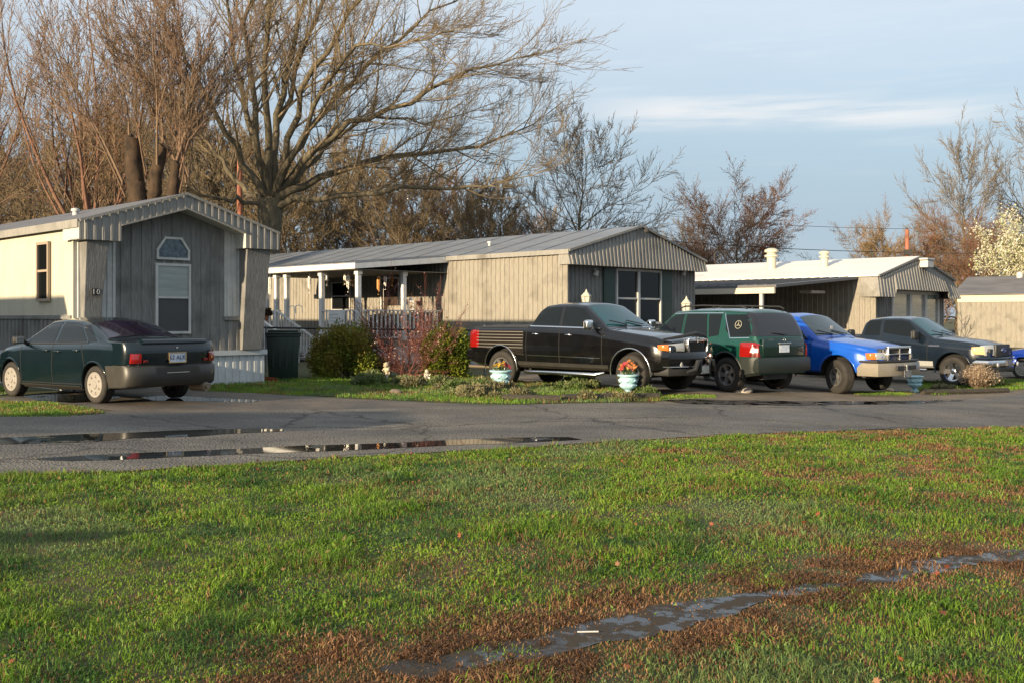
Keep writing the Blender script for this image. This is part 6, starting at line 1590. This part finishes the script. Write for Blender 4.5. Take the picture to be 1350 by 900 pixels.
def barberry():
    X, Y = P(536, 500); root = empty('red_twigged_bush', (X, Y+.15, gz(X))); tag(root, 'arching bush with dark red stems and small pink blossoms between two evergreen shrubs', 'bush')
    g = TreeGen(71, up=.02, wob=.09, ratio=.50, ang=(18,50), nch=(5,7), minr=.0035)
    for k in range(32):
        a = R(-82+164*k/31)+g.r.gauss(0,.08); d = Vector((math.sin(a)*.95, g.r.gauss(0,.35), math.cos(a)*.9+.25)).normalized(); g.branch(Vector((g.r.gauss(0,.12),g.r.gauss(0,.1),0)), d, g.r.uniform(.9,1.9)*(1.0 if abs(a) < .9 else .8), .010, 1, 3, .2)
    link('stem', g.mesh({1,2,3}, 'stem', mat('red_stems', (.10,.028,.022), .6, c2=(.16,.05,.035), scale=5), sides=(6,5,4,3,3,3)), root)
    link('leaves', buds(g.tip, 'leaves', m_bud, .013, 2, .03, 4, [(.15,.028,.024),(.22,.05,.035),(.12,.025,.022),(.20,.13,.03)]), root)
    t2 = [t for t in g.tip if t.z > .40][::5]; link('blossom', buds(t2, 'blossom', m_bud, .019, 3, .02, 6, [(.52,.30,.27),(.40,.17,.16),(.58,.42,.36)]), root)
barberry(); reflected_conifer_row()

# stone cherubs
def blob(verts, edges, radii, m, name, parent, sub=2, root_i=0):
    me = bpy.data.meshes.new(name); me.from_pydata(verts, edges, [])
    o = bpy.data.objects.new(name, me); COL.objects.link(o)
    sk = o.modifiers.new('s', 'SKIN'); sd_ = o.modifiers.new('d', 'SUBSURF'); sd_.levels = sub; sd_.render_levels = sub
    for i, rr in enumerate(radii): me.skin_vertices[0].data[i].radius = (rr, rr); 
    me.skin_vertices[0].data[root_i].use_root = True
    bpy.context.view_layer.update()
    nm = bpy.data.meshes.new_from_object(o.evaluated_get(bpy.context.evaluated_depsgraph_get())); bpy.data.objects.remove(o)
    nm.materials.clear(); nm.materials.append(m); nm.polygons.foreach_set('use_smooth', [True]*len(nm.polygons)); nm.name = name
    return link(name, nm, parent)
m_stone = mat('cast_stone', (.46,.41,.29), .85, c2=(.34,.29,.19), scale=12, bump=.4, bscale=40)
def add_ball(bm, c, r, s=(1,1,1)):
    M = Matrix.Translation(c) @ Matrix.Diagonal((r*s[0], r*s[1], r*s[2], 1)); bmesh.ops.create_uvsphere(bm, u_segments=18, v_segments=12, radius=1, matrix=M)
def cherub(px, py, H, rz, label, pose, mm):
    X, Y = P(px, py); k = H/.5; root = empty('cherub_statue', (X, Y, gz(X)), rz); tag(root, label, 'statue'); root.scale = (k,)*3
    q = MB()
    if pose == 0:   # standing, one leg forward, arms gathered before the chest, drapery
        V = [(0,0,.235),(0,.005,.30),(0,.01,.355),(0,.01,.385),(.035,0,.22),(.045,-.03,.13),(.04,-.01,.045),(.045,-.04,.03),(-.035,0,.22),(-.045,.005,.13),(-.045,.02,.045),(-.05,-.015,.03),(.06,.01,.35),(.085,-.03,.295),(.04,-.075,.31),(-.06,.01,.35),(-.085,-.035,.29),(-.03,-.08,.325)]
        E = [(0,1),(1,2),(2,3),(0,4),(4,5),(5,6),(6,7),(0,8),(8,9),(9,10),(10,11),(2,12),(12,13),(13,14),(2,15),(15,16),(16,17)]
        Rr = [.062,.055,.055,.026,.045,.034,.024,.022,.045,.034,.024,.022,.028,.022,.018,.028,.022,.018]; hc = (0,0,.435)
    else:           # seated / squatting, knees up, arm raised to the head
        V = [(0,0,.11),(0,.01,.18),(0,.01,.25),(0,.01,.285),(.045,-.02,.10),(.07,-.11,.15),(.07,-.12,.05),(.07,-.15,.03),(-.045,-.02,.10),(-.08,-.10,.13),(-.075,-.12,.05),(-.08,-.15,.03),(.065,.01,.25),(.11,-.03,.20),(.13,-.05,.27),(-.065,.01,.25),(-.10,-.05,.19),(-.07,-.10,.17)]
        E = [(0,1),(1,2),(2,3),(0,4),(4,5),(5,6),(6,7),(0,8),(8,9),(9,10),(10,11),(2,12),(12,13),(13,14),(2,15),(15,16),(16,17)]
        Rr = [.072,.066,.058,.028,.05,.038,.027,.024,.05,.038,.027,.024,.03,.024,.020,.03,.024,.020]; hc = (0,-.005,.345)
    blob(V, E, Rr, mm, 'body', root)
    bm = bmesh.new(); hc = Vector(hc); add_ball(bm, hc, .062, (.92,1,1.05)); add_ball(bm, hc+Vector((0,-.060,-.006)), .012); 
    for sg in (1,-1): add_ball(bm, hc+Vector((.030*sg,-.045,-.016)), .022); add_ball(bm, hc+Vector((.058*sg,0,-.004)), .014, (.5,1,1.2)); add_ball(bm, hc+Vector((.022*sg,-.052,.014)), .008)
    add_ball(bm, hc+Vector((0,-.054,-.028)), .010, (1.6,.6,.6))
    me = bpy.data.meshes.new('head'); bm.to_mesh(me); bm.free(); me.materials.append(mm); me.polygons.foreach_set('use_smooth',[True]*len(me.polygons)); hd = link('head', me, root)
    bm = bmesh.new(); r = random.Random(3)
    for i in range(34):
        a = r.uniform(0,6.28); e = r.uniform(.15,1.5); v = Vector((math.cos(a)*math.cos(e), math.sin(a)*math.cos(e)+.25, math.sin(e))).normalized()
        if v.y < -.45 and v.z < .6: continue
        add_ball(bm, hc+v*.062, .016)
    me = bpy.data.meshes.new('hair'); bm.to_mesh(me); bm.free(); me.materials.append(mm); me.polygons.foreach_set('use_smooth',[True]*len(me.polygons)); link('hair', me, hd)
    # two folded wings: thick feathered plates
    for sg in (1,-1):
        q = MB(); z0 = hc.z-.08
        for i in range(5):
            q.prism([(0,0),(.04+.012*i,.045-.030*i),(.075+.006*i,.035-.045*i),(.055,-.02-.045*i),(.01,-.03-.02*i)], Matrix.Translation((.012*sg,.055+.004*i,z0)) @ Matrix.Scale(sg,4,(1,0,0)) @ Matrix.Rotation(R(78),4,'X') @ Matrix.Rotation(R(-20),4,'Y'), .010)
        q.build('wing', mm, root)
    q = MB(); q.lathe([(.085,-.03),(.09,.0),(.08,.02),(0,.022)], 20); q.build('plinth', mm, root, smooth=40)
cherub(509, 504, .46, R(-28), 'standing pale stone cherub in front of the pink twigged bush', 0, m_stone)
cherub(562.5, 502, .33, R(25), 'seated white cherub figurine between the red bush and the right evergreen shrub', 1, mat('cast_white', (.58,.55,.45), .8, c2=(.44,.41,.32), scale=12, bump=.3, bscale=40))

# turquoise urns with flowers
m_turq = mat('turquoise_glaze', (.30,.50,.56), .45, c2=(.40,.60,.64), scale=6, bump=.2, bscale=25)
URN = [(.115,-.02),(.125,.01),(.12,.025),(.075,.05),(.055,.085),(.062,.10),(.10,.115),(.150,.15),(.165,.185),(.155,.205),(.142,.215),(.150,.235),(.168,.265),(.172,.30),(.160,.325),(.152,.335),(.172,.350),(.205,.365),(.210,.385),(.198,.395),(.175,.39),(.165,.37),(0,.365)]
def urn(px, py, s, label, sink=0):
    X, Y = P(px, py); o = empty('garden_urn', (X, Y, gz(X)-sink)); o.scale = (s,)*3; tag(o, label, 'planter', 'turquoise urns along the drive')
    q = MB(); q.lathe(URN, 36); q.build('bowl', m_turq, o, smooth=50)
    # moulded relief: swags and knobs
    q = MB()
    for k in range(8):
        a = 2*math.pi*k/8; c_, s_ = math.cos(a), math.sin(a); bm_ = Matrix.Translation((c_*.168, s_*.168, .285)); q.lathe([(0,-.022),(.018,-.012),(.022,0),(.018,.012),(0,.022)], 10, M=bm_)
        pts = []
        for j in range(7): b = a+2*math.pi/8*j/6; pts.append((math.cos(b)*.172, math.sin(b)*.172, .285-.035*math.sin(math.pi*j/6)))
        q.tube(pts, .010, 6)
        q.lathe([(0,-.018),(.016,-.01),(.018,0),(.014,.012),(0,.018)], 8, M=Matrix.Translation((math.cos(a+.39)*.158, math.sin(a+.39)*.158, .185)))
    q.build('relief', m_turq, o, smooth=60)
    q = MB(); q.lathe([(.166,.368),(0,.378)], 24); q.build('soil', mat('potting_soil', (.03,.02,.014), .95), o)
    return o, X, Y, s
def bouquet(at, label, seed, petals, n, rad, hgt, spiky=False):
    X, Y, z = at; o = empty('flowering_plant', (X, Y, z)); tag(o, label, 'flowers'); r = random.Random(seed)
    st = MB(); fl_v = []; fl_f = []; cc = []; lf = MB()
    groups = []
    for k in range(n):
        a = r.uniform(0,6.28); d = rad*math.sqrt(r.random()); x, y = math.cos(a)*d, math.sin(a)*d; h = hgt*(1-.55*(d/rad)**2)*r.uniform(.75,1.15)
        st.tube([(x*.4,y*.4,-.01),(x*.8,y*.8,h*.6),(x,y,h)], .0035, 4, cap=False)
        pc = petals[0 if x < rad*.35 else -1] if len(petals) == 2 else petals[r.randrange(len(petals))]
        m_ = 12; tilt = Matrix.Translation((x,y,h)) @ Matrix.Rotation(r.uniform(-.7,.7),4,'X') @ Matrix.Rotation(r.uniform(-.7,.7),4,'Y'); rr = .030*r.uniform(.8,1.3)
        for ring in range(2):
            for j in range(m_//(1+ring)):
                b = 2*math.pi*j/(m_//(1+ring))+ring*.4; w_ = .35; L = rr*(1 if ring == 0 else .6); up = .25+.5*ring
                if spiky: L *= 1.7; up = 1.2; w_ = .22
                i0 = len(fl_v); fl_v += [tuple(tilt @ Vector(v)) for v in ((0,0,0),(math.cos(b-w_)*L*.6,math.sin(b-w_)*L*.6,L*up*.5),(math.cos(b)*L,math.sin(b)*L,L*up),(math.cos(b+w_)*L*.6,math.sin(b+w_)*L*.6,L*up*.5))]
                fl_f.append((i0,i0+1,i0+2,i0+3)); v_ = r.uniform(.75,1.2); cc += [tuple(c*v_ for c in pc)]*4
        for j in range(3):
            b = r.uniform(0,6.28); p = Vector((x*.8,y*.8,h*.5)); e = Vector((math.cos(b),math.sin(b),.3))*.05; s_ = Vector((-math.sin(b),math.cos(b),0))*.014; lf.add([p,p+e*.5+s_,p+e,p+e*.5-s_],[(0,1,2,3)])
    st.build('stem', mat('leaf_green', (.05,.10,.02), .6), o); lf.build('leaves', mat('leaf_green', (.05,.10,.02), .6), o)
    me = fast_mesh('petals', np.array(fl_v), np.array(fl_f), None, [attr_mat('petals', .6, .25)], np.array(cc)); link('petals', me, o)
o, X, Y, s = urn(660, 515.5, 1.10, 'turquoise urn with yellow and magenta flowers behind the black pickup\'s rear wheel', .0)
bouquet((X, Y, gz(X)+.375*s), 'yellow flowers with a magenta clump in the left turquoise urn', 2, [(.68,.40,.04),(.52,.02,.08)], 46, .20, .17)
o, X, Y, s = urn(828, 520, 1.02, 'turquoise urn with orange and pink leaves before the black pickup\'s front wheel', .0)
bouquet((X, Y, gz(X)+.375*s), 'orange and pink spiky leaved plant in the second turquoise urn', 3, [(.72,.30,.10),(.72,.22,.16),(.50,.05,.07),(.70,.42,.14)], 40, .19, .22, True)
o, X, Y, s = urn(1206, 516, 1.0, 'turquoise urn almost hidden behind the bright blue pickup\'s bumper', .0)

# trash bin
def bin_():
    X, Y = P(369.5, 500.5); root = empty('wheeled_bin', (X, Y+.3, gz(X)), R(12)); tag(root, 'dark green wheeled trash bin at the right end of the near home', 'trash bin')
    md = mat('bin_green', (.010,.022,.016), .5, c2=(.014,.03,.022), scale=6)
    q = MB(); vs = [(-.32,-.30,.03),(.32,-.30,.03),(.30,.28,.03),(-.30,.28,.03),(-.38,-.38,1.03),(.38,-.38,1.03),(.38,.40,1.03),(-.38,.40,1.03)]
    q.add(vs, [(0,3,2,1),(4,5,6,7),(0,1,5,4),(1,2,6,5),(2,3,7,6),(3,0,4,7)]); q.build('body', md, root, bevel=.03, smooth=40)
    q = MB(); q.box(-.41,.41,-.42,.43,1.032,1.075); q.box(-.34,.34,-.34,.36,1.076,1.125); q.build('lid', md, root, bevel=.02, smooth=40)
    q = MB(); q.box(-.40,.40,-.405,-.36,.98,1.030); q.build('rim', md, root, bevel=.01)
    q = MB(); q.bar((-.32,.47,1.05),(.32,.47,1.05),.035,.035); q.bar((-.30,.42,1.05),(-.30,.49,1.05),.03,.03); q.bar((.30,.42,1.05),(.30,.49,1.05),.03,.03); q.build('handle', md, root)
    for sg in (1,-1): q = MB(); q.lathe([(0,0),(.12,0),(.13,.02),(.12,.05),(0,.05)], 20, M=Matrix.Translation((.31*sg-.025,.30,.125)) @ Matrix.Rotation(R(90),4,'Y')); q.build('wheel', m_rubber, root, smooth=40)
    q = MB()
    for x in (-.22,-.07,.08,.23): q.box(x-.012,x+.012,-.372,-.325,.3,.9)
    q.build('grip_ribs', md, root)
bin_()
# landscape timbers
m_timber = mat('black_timber', (.022,.018,.014), .9, c2=(.06,.05,.036), scale=5, stretch=(1,6,6), bump=.7, bscale=20)
def timber(a, b, label, h=.13):
    a = Vector((*P(*a), 0)); b = Vector((*P(*b), 0)); L = (b-a).length; o_ = MB(); n = 14; r = random.Random(int(L*100))
    pts = [a.lerp(b, i/n)+Vector((r.gauss(0,.008), r.gauss(0,.008), 0)) for i in range(n+1)]; pts = [Vector((p.x, p.y, gz(p.x)+h*.42)) for p in pts]
    o_.tube(pts, [h*.55]*(n+1), 8); o = o_.build('landscape_timber', m_timber, smooth=30); tag(o, label, 'timber', 'timbers edging the garden beds'); return o
timber((662,528.5), (738,529.5), 'dark weathered timber edging hidden in weeds below the left urn')
timber((742,528), (868,526.5), 'long black landscape timber in front of the second turquoise urn')
timber((1216,519.5), (1328,517), 'black timber edging the grass bed before the slate blue pickup')
# yard lanterns
def lantern(px, pyt, pyb, label):
    Y = 27.3; top = W(px, pyt, Y); X = top.x; root = empty('yard_lantern', (X, Y, gz(X))); tag(root, label, 'lamp post', 'white yard lanterns by the middle home'); h = top.z-gz(X); k = (pyb-pyt)/F*Y*1.45
    q = MB(); q.lathe([(.06,0),(.05,.1),(.035,.14),(.032,h-k),(.05,h-k+.01)], 14); q.build('post', m_white, root, smooth=40)
    q = MB(); z = h-k; q.lathe([(.05,0),(.09,.03),(.105,.05),(.10,.06),(.06,.065)], 6, M=Matrix.Translation((0,0,z))); q.lathe([(.135,k*.56),(.145,k*.58),(.07,k*.76),(.035,k*.82),(.03,k*.88),(.018,k*.92),(0,k)], 6, M=Matrix.Translation((0,0,z)))
    for i in range(6): a = 2*math.pi*i/6; q.bar((.095*math.cos(a),.095*math.sin(a),z+.05),(.128*math.cos(a),.128*math.sin(a),z+k*.57),.014,.014)
    hd = q.build('lantern_head', m_white, root); q = MB(); q.lathe([(.08,.065),(.112,k*.56)], 6, M=Matrix.Translation((0,0,z)), cap=False); q.build('glass', mat('frosted_glass', (.55,.53,.45), .3), hd)
lantern(773, 381, 397, 'white lantern post in front of the middle home, above the black pickup\'s cab')
lantern(905, 390, 407, 'white lantern post at the right corner of the middle home, above the green vehicle')
# chain link fence with a dark top rail
def fence():
    a = W(345, 432, 26.2); b = W(642, 436, 25.6); root = empty('chain_link_fence', (a.x, a.y, 0)); tag(root, 'low chain link fence with a dark top rail behind the evergreen shrubs', 'fence')
    d = (b-a); d.z = 0; L = d.length; u = d/L; zt = a.z
    q = MB(); q.tube([(0,0,zt),(u.x*L,u.y*L,b.z)], .025, 8); q.build('top_rail', mat('fence_dark', (.035,.035,.035), .5, .5), root, smooth=50)
    for i, t in enumerate((0.02,.32,.66,.99)): q = MB(); p = u*L*t; q.tube([(p.x,p.y,-.1),(p.x,p.y,zt+.02)], .03, 10); q.lathe([(.035,0),(.035,.03),(.0,.06)],10,M=Matrix.Translation((p.x,p.y,zt+.02))); q.build('fence_post', mat('galvanised', (.22,.23,.24), .5, .6), root, smooth=50)
    q = MB(); s = .075; n = int(L/s); H = zt-.06
    for i in range(-int(H/s), n):
        for sg in (1,-1):
            x0 = i*s if sg > 0 else (i*s+H); x1 = x0+H*sg
            if min(x0,x1) < 0 or max(x0,x1) > L: continue
            q.bar((u.x*x0,u.y*x0,.04),(u.x*x1,u.y*x1,.04+H),.003,.003)
    q.build('wire_mesh', mat('galvanised', (.22,.23,.24), .5, .6), root)
fence()
# shepherd hooks by the steps
for i, (px, lab) in enumerate(((381.5,'left of the pair of white shepherd hooks by the porch steps'),(388.5,'right of the pair of white shepherd hooks by the porch steps'))):
    p = W(px, 403, 29.6-i*.15); o = MB(); r_ = .09 if i == 0 else .11; pts = [(0,0,0),(0,0,p.z-.1)]
    for k in range(10): a = math.pi*k/9; pts.append((r_-r_*math.cos(a), 0, p.z-.1+r_*math.sin(a)))
    pts.append((2*r_, 0, p.z-.22)); o.tube(pts, .012, 6); o = o.build('shepherd_hook', m_porchwhite, None, (p.x, p.y, 0), smooth=60); tag(o, lab, 'garden hook')
# porch things: wind chimes, planters, notice
wp, pr, pu, cp, zd, zpe, zr_ = H2
m_chime = mat('chime_metal', (.62,.60,.55), .3, .8)
def chime(px, Y0, ztop, zlen, label, kind, m=None):
    p = W(px, 418, Y0); o = empty('wind_chime', (p.x, Y0, ztop)); tag(o, label, 'wind chime', 'wind chimes hanging from the porch roof'); m = m or m_chime
    q = MB(); q.tube([(0,0,0),(0,0,-.12)], .003, 4); q.lathe([(0,-.10),(.05,-.12),(.055,-.14),(0,-.14)], 14); q.build('hanger', m_bark if kind == 1 else m, o, smooth=40)
    if kind == 2:
        q = MB(); q.lathe([(0,-.12),(.035,-.14),(.045,-.19),(.06,-.25),(.075,-.27),(0,-.27)], 14); q.build('bell', m, o, smooth=40)
        q = MB(); q.tube([(0,0,-.27),(0,0,-zlen)], .004, 4); q.lathe([(0,0),(.04,.05),(0,.1)], 6, M=Matrix.Translation((0,0,-zlen-.05))); q.build('clapper', m, o)
        return
    for k in range(6):
        a = 2*math.pi*k/6; q = MB(); l = zlen*(.65+.35*k/5); q.tube([(.04*math.cos(a),.04*math.sin(a),-.14),(.04*math.cos(a),.04*math.sin(a),-l)], .011, 8); q.build('chime_tube', m, o, smooth=60)
    q = MB(); q.tube([(0,0,-.14),(0,0,-zlen-.08)], .003, 4); q.lathe([(0,0),(.03,.0),(.03,.008),(0,.008)], 12, M=Matrix.Translation((0,0,-zlen-.10))); q.build('sail', m, o)
zc = zpe-.04
cop = mat('copper_chime', (.55,.28,.10), .35, .8)
for i, (px, dy, ln, lab, kd, mm) in enumerate(((356,33.8,.75,'long pale wind chime at the far left of the porch',0,None),(408,33.0,.55,'silver wind chime between the second and third porch posts',0,None),(431,32.4,.42,'bell shaped wind chime just right of the middle porch post',2,None),(455,32.0,.30,'small silver wind chime left of the corner post',0,None),(459,32.1,.55,'long narrow wind chime next to the corner post',0,None),
    (499,32.3,.62,'copper topped wind chime right of the corner post',1,cop),(508,32.7,.45,'silver wind chime in front of the porch door',0,None),(517,33.0,.40,'copper bell wind chime hanging before the porch door',2,cop))):
    chime(px, dy, zc-.02, ln, lab, kd, mm)
def hanging_basket(px, Y, zt, label):
    p = W(px, 418, Y); o = empty('hanging_basket', (p.x, Y, zt)); tag(o, label, 'basket'); q = MB()
    for k in range(3): a = 2*math.pi*k/3; q.tube([(0,0,0),(.15*math.cos(a),.15*math.sin(a),-.32)], .004, 4)
    q.build('wire', m_black, o); q = MB(); q.lathe([(.16,-.32),(.14,-.38),(.08,-.45),(0,-.47)], 18); q.build('bowl', m_bark, o, smooth=50)
    g = TreeGen(91, up=-.15, wob=.25, ratio=.6, ang=(20,60), nch=(3,4), minr=.003)
    for k in range(16): a = R(k*22.5); g.branch(Vector((0,0,-.33)), Vector((math.cos(a),math.sin(a),.5)).normalized(), .22, .005, 1, 2, .2)
    link('dry_stems', g.mesh({1,2}, 'dry_stems', m_twigor, sides=(4,3,3,3,3,3)), o)
hanging_basket(464, 32.35, zc, 'dried hanging basket beside the porch corner post')
def pot_plant(px, Y, z, label, cols, seed, s=.3):
    p = W(px, 418, Y); o = empty('potted_plant', (p.x, Y, z)); tag(o, label, 'potted plant'); q = MB(); q.lathe([(.09,0),(.13,.2),(.14,.22),(.12,.21),(0,.19)], 18); q.build('pot', mat('terracotta', (.30,.13,.07), .8), o, smooth=40)
    l = link('foliage', shrub_leaves(1500, None, s, s, s*1.1, .05, cols, seed), o, (0,0,.20))
pot_plant(486, 33.2, zd, 'leafy potted plant on the porch right of the corner post', [(.16,.16,.09),(.10,.11,.05)], 11, .28)
pot_plant(497, 33.4, zd+.3, 'grey leaved potted plant standing before the porch door', [(.22,.20,.14),(.14,.13,.09)], 12, .26)
pot_plant(349, 33.0, zd+.55, 'potted plant on the landing rail beside the near home', [(.05,.04,.03),(.10,.05,.03)], 13, .22)
def porch_lantern():
    p = wp(-pr*.47+.30, pu+.06, 0); o = empty('white_lantern', (p.x, p.y, p.z+zr_+.03)); tag(o, 'small white open lantern on the short porch rail', 'lantern'); q = MB(); q.box(-.10,.10,-.10,.10,0,.02); q.box(-.11,.11,-.11,.11,.26,.28); q.lathe([(.10,.28),(.02,.38),(0,.40)], 4)
    for a in (-.09,.09):
        for b in (-.09,.09): q.box(a-.01,a+.01,b-.01,b+.01,.02,.26)
    q.build('cage', m_porchwhite, o)
porch_lantern()
def notice():
    p = wp(-pr+.0, cp(490) if False else pu+.9, 0); o = empty('notice_board', (p.x, p.y, p.z+zd+.5), TH-R(90)); tag(o, 'small white notice board tied to the porch railing', 'sign'); q = MB(); q.box(-.42,.42,-.12,-.10,0,.42)
    bd = q.build('board', m_porchwhite, o); q = MB()
    for k in range(3): q.box(-.36,.30-.1*k,-.124,-.121,.10+.1*k,.115+.1*k)
    q.build('lettering', mat('faded_ink', (.25,.27,.32), .7), bd)
notice()
def swing():
    p = wp(-1.3, cp(445), 0); o = empty('porch_swing', (p.x, p.y, p.z+zc), TH); tag(o, 'porch swing hanging on thin chains behind the railing', 'swing'); q = MB()
    for y in (-.55,.55): q.tube([(0,y,0),(0,y,-1.5)], .008, 4)
    q.build('chain', m_porchwhite, o); q = MB(); q.box(-.25,.22,-.6,.6,-1.62,-1.56); q.build('seat', m_deck, o); q = MB(); q.box(.2,.24,-.6,.6,-1.55,-1.05); q.build('backrest', m_deck, o)
swing()
# flower bed plants along the verge
def bedplants():
    r = random.Random(12); lab = 'clump of low grey green garden foliage along the bed in front of the shrubs'
    protos = []
    for k, cols in enumerate(([(.13,.165,.06),(.18,.19,.085),(.10,.135,.05)], [(.17,.17,.085),(.13,.14,.065),(.22,.18,.10)], [(.07,.12,.03),(.10,.15,.04),(.14,.16,.06)])):
        me = shrub_leaves(1300, None, .26, .22, .17, .036, cols, 200+k); protos.append(me)
    spots = [(rx, 496+(rx-440)*.075+r.uniform(0,10)) for rx in [r.uniform(478,652) for _ in range(44)]]+[(r.uniform(600,672), r.uniform(513,526)) for _ in range(14)]+[(r.uniform(738,790), r.uniform(506,516)) for _ in range(9)]+[(r.uniform(680,840), r.uniform(524,528)) for _ in range(4)]+[(848,520),(856,522),(686,527),(698,526),(1240,515),(1250,516)]
    spots = [q for q in spots if not (494 < q[0] < 524 or 548 < q[0] < 576) or q[1] < 495]
    for i, (px, py) in enumerate(spots):
        X, Y = P(px, py); s = r.uniform(.65,1.25); o = link('bedding_plant', protos[r.randrange(3)], None, (X, Y, gz(X))); o.scale = (s, s, s*r.uniform(.8,1.3)); o.rotation_euler = (0,0,r.uniform(0,6)); tag(o, lab if py < 512 and px < 655 else 'small tuft of grey green weeds on the grassy verge by the planters', 'plant', 'low garden plants in front of the homes')
    me = shrub_leaves(1100, None, .20, .16, .13, .036, [(.34,.05,.03),(.24,.04,.03),(.36,.14,.06)], 300)
    for px, py, s in ((543,501,1.1),(583,505,.7),(352,503,.8),(335,503,.7),(318,503.5,.6)):
        X, Y = P(px, py); o = link('red_leaved_plant', me, None, (X, Y, gz(X))); o.scale = (s*1.4,s,s*.8); tag(o, {543:'reddest low plant, between the two cherubs',583:'small reddish plant right of the seated cherub',352:'red leaf clump by the foot of the dark bin',335:'red leaf clump along the white skirting, middle one of three',318:'red leaf clump along the white skirting nearest the sedan'}[px], 'plant')
bedplants()
def small_green(px, py, s, lab):
    X, Y = P(px, py); o = link('leafy_weed', shrub_leaves(700, None, .22, .18, .16, .05, [(.10,.18,.03),(.13,.22,.04)], int(px)), None, (X, Y, gz(X))); o.scale = (s,)*3; tag(o, lab, 'plant')
small_green(305, 503, .9, 'bright green weed growing against the white skirting behind the sedan')
small_green(757, 516, .8, 'leafy green weed in the grass between the two left urns')
def dry_grass():
    X, Y = P(1290, 512); r = np.random.default_rng(4); n = 2600; a = r.uniform(0,2*np.pi,n); inc = r.uniform(.05,1.15,n); L = r.uniform(.30,.66,n)
    root = empty('ornamental_grass', (X, Y, gz(X))); tag(root, 'dried tan ornamental grass clump before the slate blue pickup\'s front wheel', 'plant')
    b = np.stack([r.normal(0,.06,n), r.normal(0,.06,n), np.zeros(n)],1); d = np.stack([np.cos(a)*np.sin(inc), np.sin(a)*np.sin(inc), np.cos(inc)],1); s = np.stack([-np.sin(a),np.cos(a),np.zeros(n)],1)*.006
    m1 = b+d*L[:,None]*.6+np.array([0,0,.03]); t = b+d*L[:,None]; t[:,2] -= .10*np.sin(inc)*L
    v = np.stack([b-s,b+s,m1+s,m1-s,t],1).reshape(-1,3); i = np.arange(n)[:,None]*5; cc = np.array([[.36,.29,.19]])*r.uniform(.6,1.25,(n,1))+np.array([[.06,.0,.02]])*r.uniform(0,1,(n,1))
    link('blades', fast_mesh('blades', v, i+np.array([0,1,2,3]), i+np.array([3,2,4]), [attr_mat('dry_blades', .7, .3)], np.repeat(cc,5,0)), root)
    tp = t[r.uniform(0,1,n) < .35]; link('seed_heads', buds([Vector(q) for q in tp], 'seed_heads', m_bud, .022, 3, .02, 3, [(.40,.31,.22),(.34,.26,.18)]), root)
dry_grass()
# bits lying about
def stone(px, py, s, m, lab, name='stone'):
    X, Y = P(px, py); bm = bmesh.new(); bmesh.ops.create_icosphere(bm, subdivisions=3, radius=1)
    for v in bm.verts: k_ = .8+.4*float(fbm(v.co.x*2+px, v.co.y*2+v.co.z, 1, 5)); v.co = Vector((v.co.x*s*k_, v.co.y*s*.7*k_, (v.co.z*.5+.3)*s*k_))
    me = bpy.data.meshes.new(name); bm.to_mesh(me); bm.free(); me.materials.append(m); me.polygons.foreach_set('use_smooth',[True]*len(me.polygons)); o = link(name, me, None, (X,Y,gz(X))); tag(o, lab, 'stone')
m_rock = mat('field_stone', (.10,.08,.06), .9, c2=(.18,.14,.10), scale=9, bump=.5)
stone(522, 519, .13, m_rock, 'dark flat stone in the grass in front of the standing cherub')
stone(971, 517, .12, mat('pale_rock', (.42,.38,.34), .9, c2=(.2,.18,.16), scale=14), 'pale stone chunk behind the green vehicle\'s rear wheel')
stone(983, 517.5, .15, mat('pale_rock', (.42,.38,.34), .9), 'larger pale stone chunk under the green vehicle\'s bumper')
stone(1173, 516, .11, mat('tan_block', (.50,.36,.24), .9), 'tan block under the bright blue pickup\'s bumper')
q = MB(); q.box(-.12,.12,-.006,.006,0,.012); o = q.build('white_stick', m_whitetrim, None, None); X, Y = P(775, 836); o.location = (X, Y, gz(X)+.012); o.rotation_euler = (0,0,.05); o.scale = (.42,.45,.5); tag(o, 'short white stick lying in the muddy ditch water', 'stick')

# utility poles and wires
def pole(px, Y, pyt, r_, m, lab, arm=False):
    t = W(px, pyt, Y); o = empty('utility_pole', (t.x, Y, gz(t.x))); tag(o, lab, 'pole'); q = MB(); h = t.z-gz(t.x); q.tube([(0,0,0),(0,0,h*.5),(0,0,h)], [r_*1.15,r_,r_*.85], 12); q.build('shaft', m, o, smooth=50)
    if arm:
        q = MB(); q.box(-.28,.28,-.35,-.1,h-1.9,h-1.5); q.build('bracket', m_dark, o); q = MB(); q.lathe([(.05,0),(.09,.05),(.05,.12),(0,.13)],10,M=Matrix.Translation((0,0,h))); q.build('insulator', m_dark, o, smooth=40)
m_pole = mat('red_pole', (.36,.13,.08), .8, c2=(.26,.10,.06), scale=3, stretch=(1,1,.2))
pole(316, 56, 197, .16, m_pole, 'reddish wooden pole rising left of the big tree\'s trunk')
pole(1196, 76, 303, .17, m_pole, 'reddish utility pole behind the white roof\'s ridge', True)
pole(525, 90, 291, .16, m_pole, 'small distant pole above the middle home\'s roof')
def wire(pts, r_, lab):
    q = MB(); V = [W(*p) for p in pts]; out = []
    for i in range(len(V)-1):
        for k in range(10):
            t = k/10; p = V[i].lerp(V[i+1], t); sag = 4*t*(1-t)*.012*(V[i+1]-V[i]).length; out.append(p-Vector((0,0,sag)))
    out.append(V[-1]); q.tube(out, r_, 5); o = q.build('overhead_wire', m_black); tag(o, lab, 'wire', 'overhead wires behind the homes')
wire([(316,235,56),(525,297,88),(720,306,70)], .022, 'sagging overhead wire from the left pole to above the middle home')
wire([(700,300,70),(1196,333,76),(1420,330,74)], .025, 'dark overhead wire running just above the white roof')
wire([(840,280,95),(1196,302,76)], .018, 'thin higher wire between the maples and the red pole')
